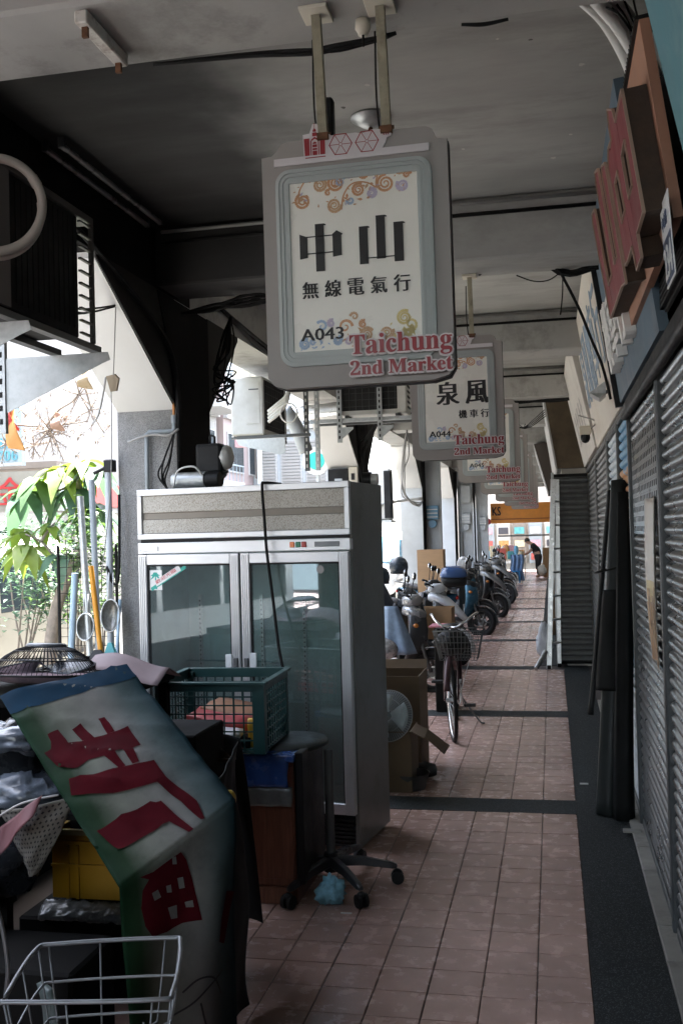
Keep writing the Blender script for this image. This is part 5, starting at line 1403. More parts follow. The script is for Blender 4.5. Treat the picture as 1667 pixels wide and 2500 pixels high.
# support frame with galvanised brackets
t = thing('unit_hanger', 'galvanised bracket frame holding the big air conditioner at the left', 'bracket', (-2.1, 3.6, 2.3), 0, 'brackets of the outdoor units')
for x in (-1.93, -2.12): MB().box(x - .02, x + .02, 2.95, 4.10, 2.535, 2.562).build('angle_bar', M_DSTEEL, t)
for y in (3.40, 4.08):
    MB().prism([(-2.36, 2.535), (-1.87, 2.535), (-1.86, 2.50), (-1.90, 2.485), (-2.36, 2.29)], .004, Matrix(((1, 0, 0, 0), (0, 0, -1, y), (0, 1, 0, 0), (0, 0, 0, 1)))).build('gusset', M_STEEL, t)
    MB().box(-2.40, -2.36, y - .012, y + .012, 2.2, 3.234).build('hanger_post', M_STEEL, t)
    for i in range(16): MB().box(-2.387, -2.373, y - .0135, y - .0118, 2.24 + i * .06, 2.265 + i * .06).build('slot', M_ACBLK, t)
M_HOSE = mat('ivory_hose', (.50, .47, .42), .55, var=.1)
t = thing('drain_hose', 'thick ivory hose looped in front of the left air conditioner', 'hose', (-1.85, 3.2, 2.7))
c = V(-1.85, 3.15, 2.885)
pts = []
for i in range(26):
    a = math.radians(150 - i * 13.2)
    pts.append(c + V(.02 * math.sin(a), 0, 0) + V(0.135 * math.cos(a) * .9, 0.10 * math.cos(a), .16 * math.sin(a)))
MB().tube(pts, .0165, 12, sp=2).build('loop', M_HOSE, t)
MB().tube([p + V(-.02, .03, -.012) for p in pts[10:]], .013, 10, sp=2).build('inner_loop', M_HOSE, t)
MB().cyl(pts[8], pts[9], .0185, 12).build('coupling', M_HOSE, t)

def outdoor_unit(label, loc, rz, w=.72, d=.28, h=.50):
    t = thing('air_conditioner', label, 'air conditioner', loc, rz, 'outdoor air conditioners under the arcade edge')
    f = lambda nm, m, *b, bev=.003: MB().box(*b).build(nm, m, t, local=True, bev=bev)
    f('cabinet', M_ACW, -w / 2, w / 2, 0, d, 0, h, bev=.012)
    f('coil', M_ACBLK, -w / 2 + .03, w / 2 - .10, -.006, .0005, .05, h - .03)
    for i in range(9): f('grille_wire', M_DSTEEL, -w / 2 + .04 + i * .07, -w / 2 + .043 + i * .07, -.009, -.0065, .05, h - .03, bev=0)
    for i in range(6): f('grille_wire', M_DSTEEL, -w / 2 + .03, w / 2 - .10, -.0095, -.0092, .09 + i * .07, .093 + i * .07, bev=0)
    for i in range(7): f('vent', M_ACBLK, w / 2 - .0005, w / 2 + .003, .05, d - .04, .06 + i * .055, .085 + i * .055, bev=0)
    for x in (-w / 2 + .08, w / 2 - .1): f('foot', M_DSTEEL, x - .02, x + .02, -.02, d + .02, -.025, 0)
    return t
outdoor_unit('outdoor air conditioner hanging below the nearest sign, dark grille to the front', (-1.80, 10.4, 2.965), 0)
t = thing('unit_hanger', 'slotted steel hanger frame under the grille fronted air conditioner', 'bracket', (-1.8, 10.4, 2.9), 0, 'brackets of the outdoor units')
for x in (-2.15, -1.72):
    MB().box(x - .025, x + .025, 10.34, 10.365, 2.68, 3.60).build('hanger_post', M_STEEL, t)
    for i in range(14): MB().box(x - .008, x + .008, 10.337, 10.3405, 2.72 + i * .06, 2.75 + i * .06).build('slot', M_ACBLK, t)
    MB().prism([(0, 0), (.12, .10), (.12, .12), (0, .12)], .02, Matrix(((1, 0, 0, x + .025), (0, 0, -1, 10.365), (0, 1, 0, 2.72), (0, 0, 0, 1)))).build('gusset', M_STEEL, t)
MB().box(-2.55, -1.30, 10.36, 10.40, 2.895, 2.935).build('angle_bar', M_STEEL, t)
MB().box(-2.45, -1.25, 10.62, 10.66, 2.895, 2.935).build('angle_bar', M_DSTEEL, t)
MB().cyl((-2.9, 10.6, 3.03), (-2.17, 10.5, 3.06), .075, 14).build('duct', M_ALU, label='silver duct running to the grille fronted air conditioner', cat='duct')
MB().tube([(-2.62, 9.9, 3.0), (-2.55, 10, 2.86), (-2.50, 10.05, 2.72), (-2.46, 10.1, 2.58)], .075, 12, sp=4).build('duct', mat('pale_blue_duct', (.42, .46, .48), .5), label='pale bent duct beside the green shop emblem', cat='duct')
# second unit seen from its end, with its bracket
t = outdoor_unit('white outdoor air conditioner seen from its end between the first two columns', (-2.46, 8.95, 2.615), PI / 2, .80, .30, .52)
MB().box(-.405, -.402, .03, .16, .10, .47).build('service_panel', M_ACW, t, local=True, bev=.002)
MB().box(-.409, -.4045, .04, .13, .40, .41).build('handle_groove', M_DSTEEL, t, local=True)
t = thing('unit_hanger', 'galvanised bracket under the white end-on air conditioner', 'bracket', (-2.5, 8.6, 2.45), 0, 'brackets of the outdoor units')
MB().prism([(-2.72, 2.58), (-2.27, 2.58), (-2.27, 2.44), (-2.32, 2.43), (-2.70, 2.53)], .006, Matrix(((1, 0, 0, 0), (0, 0, -1, 8.56), (0, 1, 0, 0), (0, 0, 0, 1)))).build('gusset', M_STEEL, t)
for x in (-2.16, -2.06):
    MB().box(x - .02, x + .02, 8.9, 8.93, 2.30, 3.235).build('hanger_post', M_STEEL if x > -2.1 else M_DSTEEL, t)
    for i in range(14): MB().box(x - .007, x + .007, 8.897, 8.9005, 2.33 + i * .06, 2.36 + i * .06).build('slot', M_WHITEP, t)
MB().box(-2.72, -2.05, 8.57, 8.61, 2.585, 2.612).build('angle_bar', M_DSTEEL, t)
t = thing('hose_bundle', 'white taped hoses curling from the end-on air conditioner', 'hoses', (-2.25, 8.5, 2.8))
for i in range(4):
    MB().tube([(-2.40, 8.50, 2.72 + .03 * i), (-2.30, 8.46, 2.78 + .03 * i), (-2.22, 8.46, 2.88 + .02 * i), (-2.2, 8.5, 3.02 + .02 * i)], .016, 8, sp=4).build('hose', M_WHITEP, t)
MB().tube([(-2.2 + .075 * math.cos(a), 8.44, 2.78 + .085 * math.sin(a)) for a in [i * PI / 9 for i in range(18)]], .008, 6, True).build('coil', M_WHITEP, t)
bundle('cable_bundle', 'tangle of black cables hanging at the right of the first column', [(-2.1, 6.55, 3.22), (-2.16, 6.6, 3.02), (-2.2, 6.62, 2.82), (-2.12, 6.62, 2.80), (-2.20, 6.62, 2.70), (-2.17, 6.62, 2.66)], .006, 9, .06, 11)
bundle('cable_bundle', 'black cables sagging under the second beam at the left', [(-2.28, 6.1, 3.16), (-2.0, 6.0, 3.17), (-1.8, 6.0, 3.19), (-1.5, 6.02, 3.21), (-1.0, 6.04, 3.24)], .008, 9, .035, 12)
bundle('cable_bundle', 'thick black cable running down the first column from the edge beam', [(-2.28, 3.9, 3.33), (-2.28, 4.5, 3.30), (-2.28, 5.2, 3.14), (-2.27, 5.8, 2.92), (-2.27, 5.96, 2.6), (-2.27, 5.96, 2.2)], .011, 4, .012, 13)
bundle('cable_bundle', 'loose black wires crossing in front of the first white haunch', [(-2.05, 4.05, 2.93), (-2.3, 4.5, 2.90), (-2.4, 4.9, 2.93), (-2.31, 5.3, 3.05)], .005, 4, .03, 14)
bundle('cable_bundle', 'bundle of cables along the far edge beam', [(-2.27, 6.8, 3.36), (-2.27, 8, 3.27), (-2.27, 9.4, 3.25), (-2.27, 10.4, 3.3)], .014, 5, .02, 15)
bundle('cable_bundle', 'wires dropping beside the second column', [(-1.9, 11.6, 3.1), (-2.1, 11.9, 2.9), (-2.24, 12.1, 2.75), (-2.24, 12.1, 2.3)], .008, 5, .05, 16)
bundle('cable_bundle', 'grey wires hanging in the opening before the third column', [(-2.0, 14.4, 3.2), (-2.05, 14.5, 2.9), (-2.15, 14.8, 2.6), (-2.2, 15.2, 2.3), (-2.26, 17.5, 2.2), (-2.28, 18.2, 2.3)], .010, 5, .05, 17, M_GCABLE)
t = thing('pull_cord', 'thin cord with a brown tag hanging before the first haunch', 'cord', (-2.33, 5.2, 2.6))
MB().tube([(-2.32, 5.2, 3.26), (-2.335, 5.2, 2.95), (-2.355, 5.2, 2.62)], .0035, 5).build('cord', M_GCABLE, t)
MB().add([(-2.395, 5.19, 2.625), (-2.35, 5.2, 2.635), (-2.325, 5.2, 2.61), (-2.335, 5.19, 2.54), (-2.365, 5.18, 2.535), (-2.395, 5.21, 2.63), (-2.35, 5.22, 2.64), (-2.325, 5.22, 2.615), (-2.335, 5.21, 2.545), (-2.365, 5.20, 2.54)],
         [(0, 1, 2, 3, 4), (9, 8, 7, 6, 5), (0, 5, 6, 1), (1, 6, 7, 2), (2, 7, 8, 3), (3, 8, 9, 4), (4, 9, 5, 0)]).build('tag', mat('tag_brown', (.34, .27, .18), .7), t)
MB().tube([(-2.37, 5.2, 2.54), (-2.375, 5.2, 2.2), (-2.42, 5.25, 1.9), (-2.5, 5.3, 1.5)], .003, 5, sp=3).build('cord', M_GCABLE, t)
MB().tube([(-2.40, 5.2, 2.62), (-2.45, 5.25, 2.5), (-2.5, 5.3, 2.42), (-2.56, 5.35, 2.38)], .006, 5, sp=3).build('wire', M_GCABLE, t)
# conduit, copper stub and pipes on the first column
t = thing('grey_conduit', 'grey plastic conduit with elbows on the pebble dash column', 'pipe', (-2.45, 5.97, 2.2))
MB().tube([(-2.30, 5.965, 2.48), (-2.30, 5.965, 2.405), (-2.315, 5.965, 2.39), (-2.47, 5.965, 2.39), (-2.485, 5.965, 2.375), (-2.49, 5.965, 1.9)], .014, 10).build('conduit', mat('grey_pvc', (.26, .30, .33), .5), t)
MB().cyl((-2.30, 5.965, 2.48), (-2.30, 5.965, 2.60), .009, 8).build('copper_stub', mat('copper', (.50, .22, .07), .4, metal=.4), t)
MB().cyl((-2.30, 5.965, 2.44), (-2.30, 5.965, 2.49), .019, 10).build('coupling', mat('grey_pvc', (.26, .30, .33)), t)
bundle('cable_bundle', 'white and black leads falling from the conduit to the fridge top', [(-2.29, 5.94, 2.38), (-2.33, 5.9, 2.2), (-2.36, 5.9, 2.1), (-2.32, 5.88, 2.02)], .006, 4, .03, 18)
MB().tube([(-2.6, 5.94, 2.33), (-2.5, 5.93, 2.36), (-2.42, 5.93, 2.37), (-2.32, 5.92, 2.36), (-2.26, 5.94, 2.40)], .008, 6, sp=4).build('lead', M_GCABLE, label='grey cable sagging across the pebble dash column', cat='cable')

# meters and boxes on the columns
grey_pl = mat('grey_blue_paint', (.50, .53, .55))
M_METER = mat('meter_grey', (.42, .45, .47), .5)
t = thing('switch_board', 'dark switch recess with an ivory box on the second column above the fridge', 'meter box', (-2.45, 12.1, 2.35), 0, 'meter boxes on the columns')
MB().box(-2.67, -2.42, 12.07, 12.14, 2.30, 2.52).build('recess', M_ACBLK, t); MB().box(-2.42, -2.30, 12.08, 12.13, 2.30, 2.54).build('box', M_IVORY, t, bev=.008)
MB().box(-2.585, -2.49, 12.05, 12.069, 2.32, 2.40).build('breaker', M_METER, t, bev=.004); MB().box(-2.38, -2.34, 12.07, 12.0795, 2.38, 2.46).build('switch', M_BLACK, t)
for i, (y0, x, z, l) in enumerate(((18.3, -2.26, 1.95, 'blue electricity meter on the third column'), (24.45, -2.30, 1.9, 'grey meter stack on the fourth column'), (30.6, -2.3, 1.9, 'grey meter on the fifth column'))):
    t = thing('electric_meter', l, 'meter', (x, y0 - .3, z), 0, 'meter boxes on the columns')
    m = mat('meter_blue', (.13, .27, .40), .45) if i == 0 else M_METER
    X = -2.16 if i == 0 else -2.05
    MB().box(X - .11, X + .11, y0 + .30, y0 + .42, z, z + .26).build('cover', m, t, bev=.01)
    MB().cyl((X, y0 + .28, z - .08), (X, y0 + .42, z - .08), .075, 16).build('dial', m, t)
    for j in range(3): MB().box(X - .10, X + .10, y0 + .295, y0 + .299, z + .04 + .07 * j, z + .055 + .07 * j).build('label_strip', M_WHITEP, t)
    MB().box(X - .12, X - .10, y0 + .32, y0 + .38, .9, z - .2).build('conduit', M_GCABLE, t)
    if i == 1: MB().box(X - .13, X + .13, y0 + .30, y0 + .40, z + .5, z + .95).build('upper_box', m, t, bev=.02)
    MB().box(X - .2, X + .15, y0 + .425, y0 + .6, 0, 3.2).build('back_board', grey_pl, t)
t = thing('outdoor_unit', 'white unit on a bracket in the opening before the third column', 'air conditioner', (-2.95, 17.4, 1.95), 0, 'outdoor air conditioners under the arcade edge')
MB().box(-3.25, -2.72, 17.2, 17.6, 1.95, 2.85).build('cabinet', M_ACW, t, bev=.02); MB().box(-2.82, -2.715, 17.19, 17.5, 1.98, 2.8).build('grille', M_ACBLK, t)
MB().box(-3.35, -2.70, 17.15, 17.65, 1.90, 1.945).build('shelf', M_STEEL, t); MB().tube([(-3.1, 17.1, 1.99), (-2.9, 17.1, 2.2), (-2.6, 17.9, 2.30), (-2.3, 18.2, 2.33)], .03, 8, sp=4).build('pipe', M_WHITEP, t)

# ================================================================== CARTONS AND FAN BY THE FRIDGE
def carton(name, label, x0, x1, y0, y1, z0, z1, m=M_CARD, flaps=(), group=None, th=.008):
    t = thing(name, label, 'box', ((x0 + x1) / 2, (y0 + y1) / 2, z0), 0, group)
    MB().box(x0, x1, y0, y0 + th, z0, z1).build('wall', m, t); MB().box(x0, x1, y1 - th, y1, z0, z1).build('wall', m, t)
    MB().box(x0, x0 + th, y0 + th, y1 - th, z0, z1).build('wall', m, t); MB().box(x1 - th, x1, y0 + th, y1 - th, z0, z1).build('wall', m, t)
    MB().box(x0 + th, x1 - th, y0 + th, y1 - th, z0, z0 + th).build('bottom', m, t)
    for f in flaps:
        MB().add([V(*p) for p in f] + [V(*p) + V(0, 0, -.006) for p in f], [(0, 1, 2, 3), (7, 6, 5, 4), (0, 4, 5, 1), (1, 5, 6, 2), (2, 6, 7, 3), (3, 7, 4, 0)]).build('flap', m, t)
    return t
M_CARD2 = mat('dim_cardboard', (.12, .082, .048), .85, var=.12, scale=5)
carton('cardboard_box', 'tall open cardboard box behind the fridge with the white fan in front', -1.45, -.945, 7.05, 7.5, 0, .70, M_CARD2, [((-1.45, 7.5, .70), (-.945, 7.5, .70), (-.95, 7.55, .76), (-1.44, 7.55, .76)), ((-.945, 7.06, .30), (-.945, 7.3, .30), (-.77, 7.3, .17), (-.78, 7.02, .17))], 'cardboard boxes along the arcade')
carton('cardboard_box', 'small open cardboard box holding the white fan', -1.35, -.95, 6.60, 6.95, 0, .40, M_CARD2, [((-1.3, 6.60, .40), (-1.02, 6.60, .40), (-.98, 6.50, .42), (-1.3, 6.50, .42)), ((-.95, 6.62, .40), (-.95, 6.9, .40), (-.87, 6.84, .37), (-.86, 6.60, .36))], 'cardboard boxes along the arcade')
carton('cardboard_box', 'upper of two brown cardboard boxes stacked before the third column', -2.24, -1.80, 16.9, 17.3, 1.08, 1.42, M_CARD, [], 'cardboard boxes along the arcade')
carton('cardboard_box', 'lower of two brown cardboard boxes stacked before the third column', -2.24, -1.80, 16.9, 17.3, .70, 1.075, M_CARD, [], 'cardboard boxes along the arcade')
MB().box(-2.25, -1.78, 16.88, 17.35, 0, .70).build('storage_box', M_DARKBOX, label='dark chest under the two stacked cardboard boxes', cat='box')
carton('cardboard_box', 'cardboard box wedged between the first two scooters', -1.52, -1.12, 11.2, 11.6, .52, .86, M_CARD, [], 'cardboard boxes along the arcade')
M_FANW = mat('fan_dull_white', (.34, .35, .35), .5)
t = thing('pedestal_fan', 'white electric fan head tilted in the small cardboard box', 'fan', (-1.10, 6.62, .50), rot=(math.radians(72), 0, math.radians(-12)))
t.scale = (.85, .85, .85)
mb = MB()
for i in range(64):
    a = 2 * PI * i / 64
    mb.tube([(r * math.cos(a), r * math.sin(a), .055 * (1 - (r / .2) ** 2)) for r in (.05, .12, .17, .2)], .0014, 4)
mb.build('grille_wires', M_FANW, t, local=True, kind='stuff')
for r in (.05, .13, .2): MB().tube([(r * math.cos(2 * PI * i / 32), r * math.sin(2 * PI * i / 32), .055 * (1 - (r / .2) ** 2)) for i in range(32)], .003 if r > .15 else .002, 6, True).build('ring', M_FANW, t, local=True)
MB().lathe([(0, -.03), (.19, -.03), (.195, -.02), (.19, -.015), (0, -.02)], 28).build('back_cage', mat('fan_shadow_grey', (.12, .13, .135), .6), t, local=True)
for i in range(3):
    a0 = 2 * PI * i / 3
    MB().sheet(lambda u, v: V((.03 + .14 * v) * math.cos(a0 + (u - .5) * 1.4), (.03 + .14 * v) * math.sin(a0 + (u - .5) * 1.4), .01 + .03 * (u - .5)), 6, 5, .002).build('blade', mat('fan_blade_pale', (.40, .46, .48), .3), t, local=True)
MB().cyl((-.02, -.03, -.12), (-.02, -.16, -.14), .045, 14).build('motor', M_FANW, t, local=True)
crumple((-.93, 7.0, .055), (.10, .09, .055), 61, .3, flat=.9).build('rag', M_BLACK, label='dark rag on the tiles beside the small cardboard box', cat='rag')
MB().lathe([(.10, .0), (.13, .10), (.135, .105), (.128, .105), (.095, .005), (0, .005)], 20, Matrix.Translation((-.98, 6.72, .002))).build('basin', mat('dark_basin', (.05, .05, .05), .5), label='dark plastic basin on the tiles before the cartons', cat='basin')

# ================================================================== BICYCLE
def wheel(mb_t, mb_r, mb_s, mb_h, c, r, ax, tw=.016, spokes=28):
    ax = Vector(ax).normalized(); a = ax.orthogonal().normalized(); b = ax.cross(a)
    P = lambda an, rr, off=0: Vector(c) + (a * math.cos(an) + b * math.sin(an)) * rr + ax * off
    mb_t.tube([P(2 * PI * i / 44, r) for i in range(44)], tw, 8, True)
    mb_r.tube([P(2 * PI * i / 44, r - tw * 1.3) for i in range(44)], tw * .55, 6, True)
    for i in range(spokes):
        an = 2 * PI * i / spokes
        mb_s.tube([P(an + (.35 if i % 2 else -.35), .02, .02 if i % 4 < 2 else -.02), P(an, r - tw * 1.6)], .0014, 4)
    mb_h.cyl(Vector(c) - ax * .045, Vector(c) + ax * .045, .018, 10)
bk = thing('bicycle', 'old dark bicycle with a wire front basket parked facing the camera', 'bicycle', (-.87, 8.5, 0))
M_BF = mat('bike_frame', (.05, .022, .026), .35, metal=.3)
fw_, rw_ = V(-.845, 8.26, .335), V(-.905, 9.32, .335)
dr = (rw_ - fw_).normalized()
for nm, cpt, ax in (('front_wheel', fw_, (1, .20, .03)), ('rear_wheel', rw_, V(-dr.y, dr.x, .04))):
    q = [MB() for _ in range(4)]
    wheel(*q, cpt, .325, ax)
    o = q[0].build(nm, M_RUBBER, bk); q[1].build('rim', M_CHROME, o); q[2].build('spokes', M_STEEL, o, kind='stuff'); q[3].build('hub', M_STEEL, o)
head_t, head_b = V(-.855, 8.52, .86), V(-.852, 8.44, .68)
bbk = V(-.885, 8.88, .29); seat_t = V(-.905, 9.07, .80)
mb = MB()
for a, b, r in ((head_b, bbk, .016), (head_t, seat_t - V(0, 0, .18), .013), (bbk, seat_t, .015), (bbk, rw_, .010), (seat_t - V(0, 0, .12), rw_, .008)): mb.tube([a, b], r, 8)
mb.tube([head_t + V(0, 0, .03), head_b], .019, 8)
mb.build('frame', M_BF, bk)
axf = Vector((1, .20, .03)).normalized()
mb = MB()
for s in (-1, 1): mb.tube([head_b, head_b + axf * s * .05 + V(0, -.05, -.04), fw_ + axf * s * .055], .009, 7, sp=3)
mb.build('fork', M_BF, bk)
MB().sheet(lambda u, v: fw_ + axf * (u - .5) * .05 + (V(0, -1, 0) * math.cos(math.radians(20 + 125 * v)) + V(0, 0, 1) * math.sin(math.radians(20 + 125 * v))) * (.352 + .01 * math.sin(PI * u)), 4, 16, .002).build('front_mudguard', M_BF, bk)
MB().sheet(lambda u, v: rw_ + V(1, 0, 0) * (u - .5) * .05 + (V(0, -1, 0) * math.cos(math.radians(40 + 160 * v)) + V(0, 0, 1) * math.sin(math.radians(40 + 160 * v))) * (.352 + .01 * math.sin(PI * u)), 4, 18, .002).build('rear_mudguard', M_BF, bk)
hb = V(-.86, 8.50, .91)
bar = [hb + V(-.19, .24, .085), hb + V(-.165, .10, .09), hb + V(-.12, -.01, .05), hb + V(-.05, -.02, .0), hb, hb + V(.05, -.02, .0), hb + V(.13, .0, .05), hb + V(.20, .10, .10), hb + V(.25, .24, .095)]
h_ = MB().tube(bar, .011, 8, sp=5).build('handlebar', M_CHROME, bk)
for a, b in ((bar[0], bar[1]), (bar[-1], bar[-2])): MB().cyl(a, a.lerp(b, .7), .015, 10).build('grip', M_BLACK, h_)
for s, a in ((1, bar[1]), (-1, bar[-2])): MB().tube([a + V(0, -.02, -.01), a + V(0.02 * s, .06, -.05), a + V(.01 * s, .14, -.045)], .004, 6, sp=3).build('brake_lever', M_CHROME, h_)
MB().cyl(hb, head_t, .012, 8).build('stem', M_CHROME, bk)
MB().lathe([(0, .04), (.03, .035), (.038, .01), (.04, 0), (0, 0)], 16, rotm(hb + V(.0, -.09, -.06), PI / 2)).build('headlamp', M_BLACK, bk)
# basket with lattice
bx = V(-.78, 8.36, .66)
def bq(u, v, z):
    k = 1 - .25 * (1 - z)
    return bx + V((u - .5) * .40 * k, (v - .5) * .27 * k, .24 * z)
bs = MB().tube([bq(0, 0, 1), bq(1, 0, 1), bq(1, 1, 1), bq(0, 1, 1)], .006, 6, True).build('basket', M_DSTEEL, bk)
mb = MB()
for z in (0, .2, .4, .6, .8): mb.tube([bq(0, 0, z), bq(1, 0, z), bq(1, 1, z), bq(0, 1, z)], .0028, 4, True)
for i in range(13):
    u = i / 12
    mb.tube([bq(u, 0, 1), bq(u, 0, 0), bq(u, 1, 0), bq(u, 1, 1)], .0026, 4)
for i in range(9):
    v = i / 8
    mb.tube([bq(0, v, 1), bq(0, v, 0)], .0026, 4); mb.tube([bq(1, v, 1), bq(1, v, 0)], .0026, 4)
mb.build('basket_wires', M_DSTEEL, bs, kind='stuff')
crumple((-.84, 8.36, .80), (.14, .11, .10), 71, .4).build('dark_bag', M_BLACK, label='dark bag stuffed in the bicycle basket', cat='bag')
for s in (-1, 1): MB().tube([bq(.5 + .3 * s, 0, 0), fw_ + axf * .06 * s], .003, 5).build('basket_stay', M_STEEL, bk)
MB().loft([[seat_t + V(a * math.cos(k * PI / 8), yy + .0 * k, z + .02 * math.sin(k * PI / 8)) for k in range(16)] for a, yy, z in ((.01, -.15, .05), (.03, -.12, .055), (.05, -.02, .06), (.10, .06, .065), (.10, .12, .06), (.02, .14, .05))]).build('saddle', M_BLACK, bk)
mb = MB(); cr = bbk
mb.tube([cr + V(.09 * math.cos(2 * PI * i / 24) * .1 + .045, .09 * math.cos(2 * PI * i / 24), .09 * math.sin(2 * PI * i / 24)) for i in range(24)], .006, 5, True)
mb.build('chainring', M_STEEL, bk)
for s, a in ((1, -.9), (-1, 2.24)):
    e = cr + V(.075 * s, .15 * math.cos(a), .15 * math.sin(a))
    o = MB().tube([cr + V(.06 * s, 0, 0), e], .009, 6).build('crank', M_STEEL, bk); MB().cbox(e + V(.055 * s, 0, 0), (.10, .075, .022)).build('pedal', M_BLACK, o, bev=.004)
MB().tube([V(-.86, 9.05, .27), V(-.74, 9.04, .10), V(-.665, 9.03, .008), V(-.635, 9.02, .008)], .008, 6).build('kickstand', M_DSTEEL, bk)
MB().tube([V(-.905, 9.22, .70), V(-.905, 9.5, .69)], .010, 6).build('carrier_bar', M_STEEL, bk)
MB().sphere((-.905, 9.6, .62), (.03, .015, .03)).build('reflector', mat('reflector_red', (.4, .02, .02), .2), bk)

# ================================================================== SCOOTERS
M_SEAT = mat('scooter_seat', (.015, .015, .016), .45, bump=.1)
M_PLAST = mat('scooter_plastic', (.028, .03, .032), .42)
M_MIRR = mat('mirror_glass', (.75, .78, .80), .05, metal=1.0, var=0)
M_LENS = mat('clear_lens', (.55, .55, .52))
M_AMBER = mat('amber_lens', (.45, .16, .03), .2)
M_TAIL = mat('tail_red', (.35, .015, .015), .25)
def ringYZ(x, w, z0, z1, n=14, sq=2.6, yo=0):
    out = []
    for k in range(n):
        a = 2 * PI * k / n
        c, s_ = math.cos(a), math.sin(a)
        out.append(V(x, yo + w * math.copysign(abs(c) ** (2 / sq), c), (z0 + z1) / 2 + (z1 - z0) / 2 * math.copysign(abs(s_) ** (2 / sq), s_)))
    return out
def scooter(label, loc, rz, body, accent=None, box=None, cover=None, sport=False, steer=.25, mirrors=True, sc=1.0):
    """local axes: front towards +x, z up; length about 1.75 m"""
    t = thing('motor_scooter', label, 'scooter', loc, rz, 'scooters parked along the column side')
    t.rotation_euler = (math.radians(-6), 0, rz)
    t.scale = (sc, sc, sc)
    ac = accent or body
    L = dict(local=True)
    # wheels
    fx, rx, r = .62, -.60, .205
    for nm, x in (('front_wheel', fx), ('rear_wheel', rx)):
        q = MB(); q.tube([(x + r * math.cos(2 * PI * i / 30), 0, r + r * math.sin(2 * PI * i / 30)) for i in range(30)], .047, 10, True)
        o = q.build(nm, M_RUBBER, t, local=True)
        MB().lathe([(.145, -.03), (.165, -.035), (.172, 0), (.165, .035), (.145, .03), (.14, 0), (.145, -.03)], 20, rotm((x, 0, r), PI / 2)).build('rim', M_BLACK, o, local=True)
        MB().cyl((x, -.045, r), (x, .045, r), .05, 12).build('hub', M_DSTEEL, o, local=True)
        q = MB()
        for i in range(5):
            a = 2 * PI * i / 5
            q.tube([(x + .03 * math.cos(a), .034, r + .03 * math.sin(a)), (x + .15 * math.cos(a), .026, r + .15 * math.sin(a))], .012, 5)
        q.build('rim_spokes', M_DSTEEL, o, local=True)
        q = MB(); q.cyl((x, .036, r), (x, .041, r), .07, 20); q.build('brake_disc', M_STEEL, o, local=True)
    # front mudguard
    MB().sheet(lambda u, v: V(fx + (r + .065 + .012 * math.sin(PI * u)) * math.cos(math.radians(-8 + 150 * v)), (u - .5) * (.15 - .03 * abs(v - .5)), r + (r + .065 + .012 * math.sin(PI * u)) * math.sin(math.radians(-8 + 150 * v))), 8, 16, .004).build('front_mudguard', ac, t, local=True)
    for s in (-1, 1): MB().tube([(fx, .07 * s, r), (fx - .09, .075 * s, r + .25), (fx - .14, .05 * s, .62)], [.020, .016], 7).build('fork_leg', M_DSTEEL, t, local=True)
    # leg shield / front apron
    ap = [(.28, .17, .20, .42), (.40, .19, .28, .55), (.47, .20, .36, .66), (.47, .185, .46, .80), (.43, .14, .62, .92), (.38, .08, .78, .98)]
    MB().loft([[V(x + (.10 if True else 0) * math.cos(a) * (1 if math.cos(a) > 0 else .35) * (1 + .35 * (1 - abs(math.sin(a)))), w * math.sin(a), z + .05 * math.cos(a)) for a in [2 * PI * k / 18 for k in range(18)]] for x, w, z in ((.30, .15, .26), (.36, .19, .34), (.41, .205, .46), (.42, .20, .60), (.40, .17, .74), (.37, .12, .86), (.345, .07, .93))]).build('front_apron', body, t, local=True)
    if sport:
        MB().loft([[V(x, w * a, z + dz * (1 - abs(a))) for a in (-1, -.5, 0, .5, 1)] + [V(x - .02, w * .9, z - .05), V(x - .02, -w * .9, z - .05)] for x, w, z, dz in ((.40, .17, .88, .06), (.55, .14, .80, .06), (.68, .09, .70, .05), (.80, .03, .60, .02))]).build('nose_cowl', ac, t, local=True)
    MB().loft([ringYZ(.30, .13, .80, .92), ringYZ(.42, .15, .76, .93), ringYZ(.50, .10, .76, .88), ringYZ(.53, .03, .79, .84)]).build('headlight_shell', ac, t, local=True)
    MB().sphere((.49, 0, .66), (.055, .10, .06)).build('headlight', M_LENS, t, local=True)
    for s in (-1, 1): MB().sphere((.47, .145 * s, .70), (.035, .03, .025)).build('turn_signal', M_AMBER, t, local=True)
    # inner shield, floorboard and under-seat body
    MB().loft([[V(.30 - .06 * (z - .3), w * a, z) for a in (-1, -.4, .4, 1)] + [V(.27 - .06 * (z - .3), w * a, z) for a in (1, .4, -.4, -1)] for z, w in ((.28, .17), (.5, .18), (.72, .16), (.86, .11))], smooth=False).build('inner_shield', M_PLAST, t, local=True)
    MB().loft([ringYZ(-.20, .17, .20, .30, sq=5), ringYZ(.02, .16, .21, .285, sq=5), ringYZ(.30, .16, .21, .30, sq=5)]).build('floorboard', M_PLAST, t, local=True)
    MB().loft([ringYZ(-.10, .12, .26, .62), ringYZ(-.20, .165, .26, .69), ringYZ(-.40, .175, .36, .73), ringYZ(-.62, .155, .46, .76), ringYZ(-.80, .11, .56, .79), ringYZ(-.90, .05, .66, .78)]).build('rear_body', body, t, local=True)
    MB().loft([ringYZ(-.06, .08, .66, .72), ringYZ(-.16, .135, .67, .77), ringYZ(-.36, .15, .70, .80), ringYZ(-.46, .15, .72, .84), ringYZ(-.68, .13, .75, .86), ringYZ(-.80, .07, .77, .84)]).build('seat', M_SEAT, t, local=True)
    MB().box(-.70, -.20, -.10, .10, .16, .33).build('engine', M_DSTEEL, t, local=True, bev=.03)
    MB().tube([(-.20, -.12, .20), (-.45, -.15, .20), (-.66, -.17, .27), (-.86, -.175, .32)], [.028, .05], 10, sp=4).build('exhaust', M_STEEL, t, local=True)
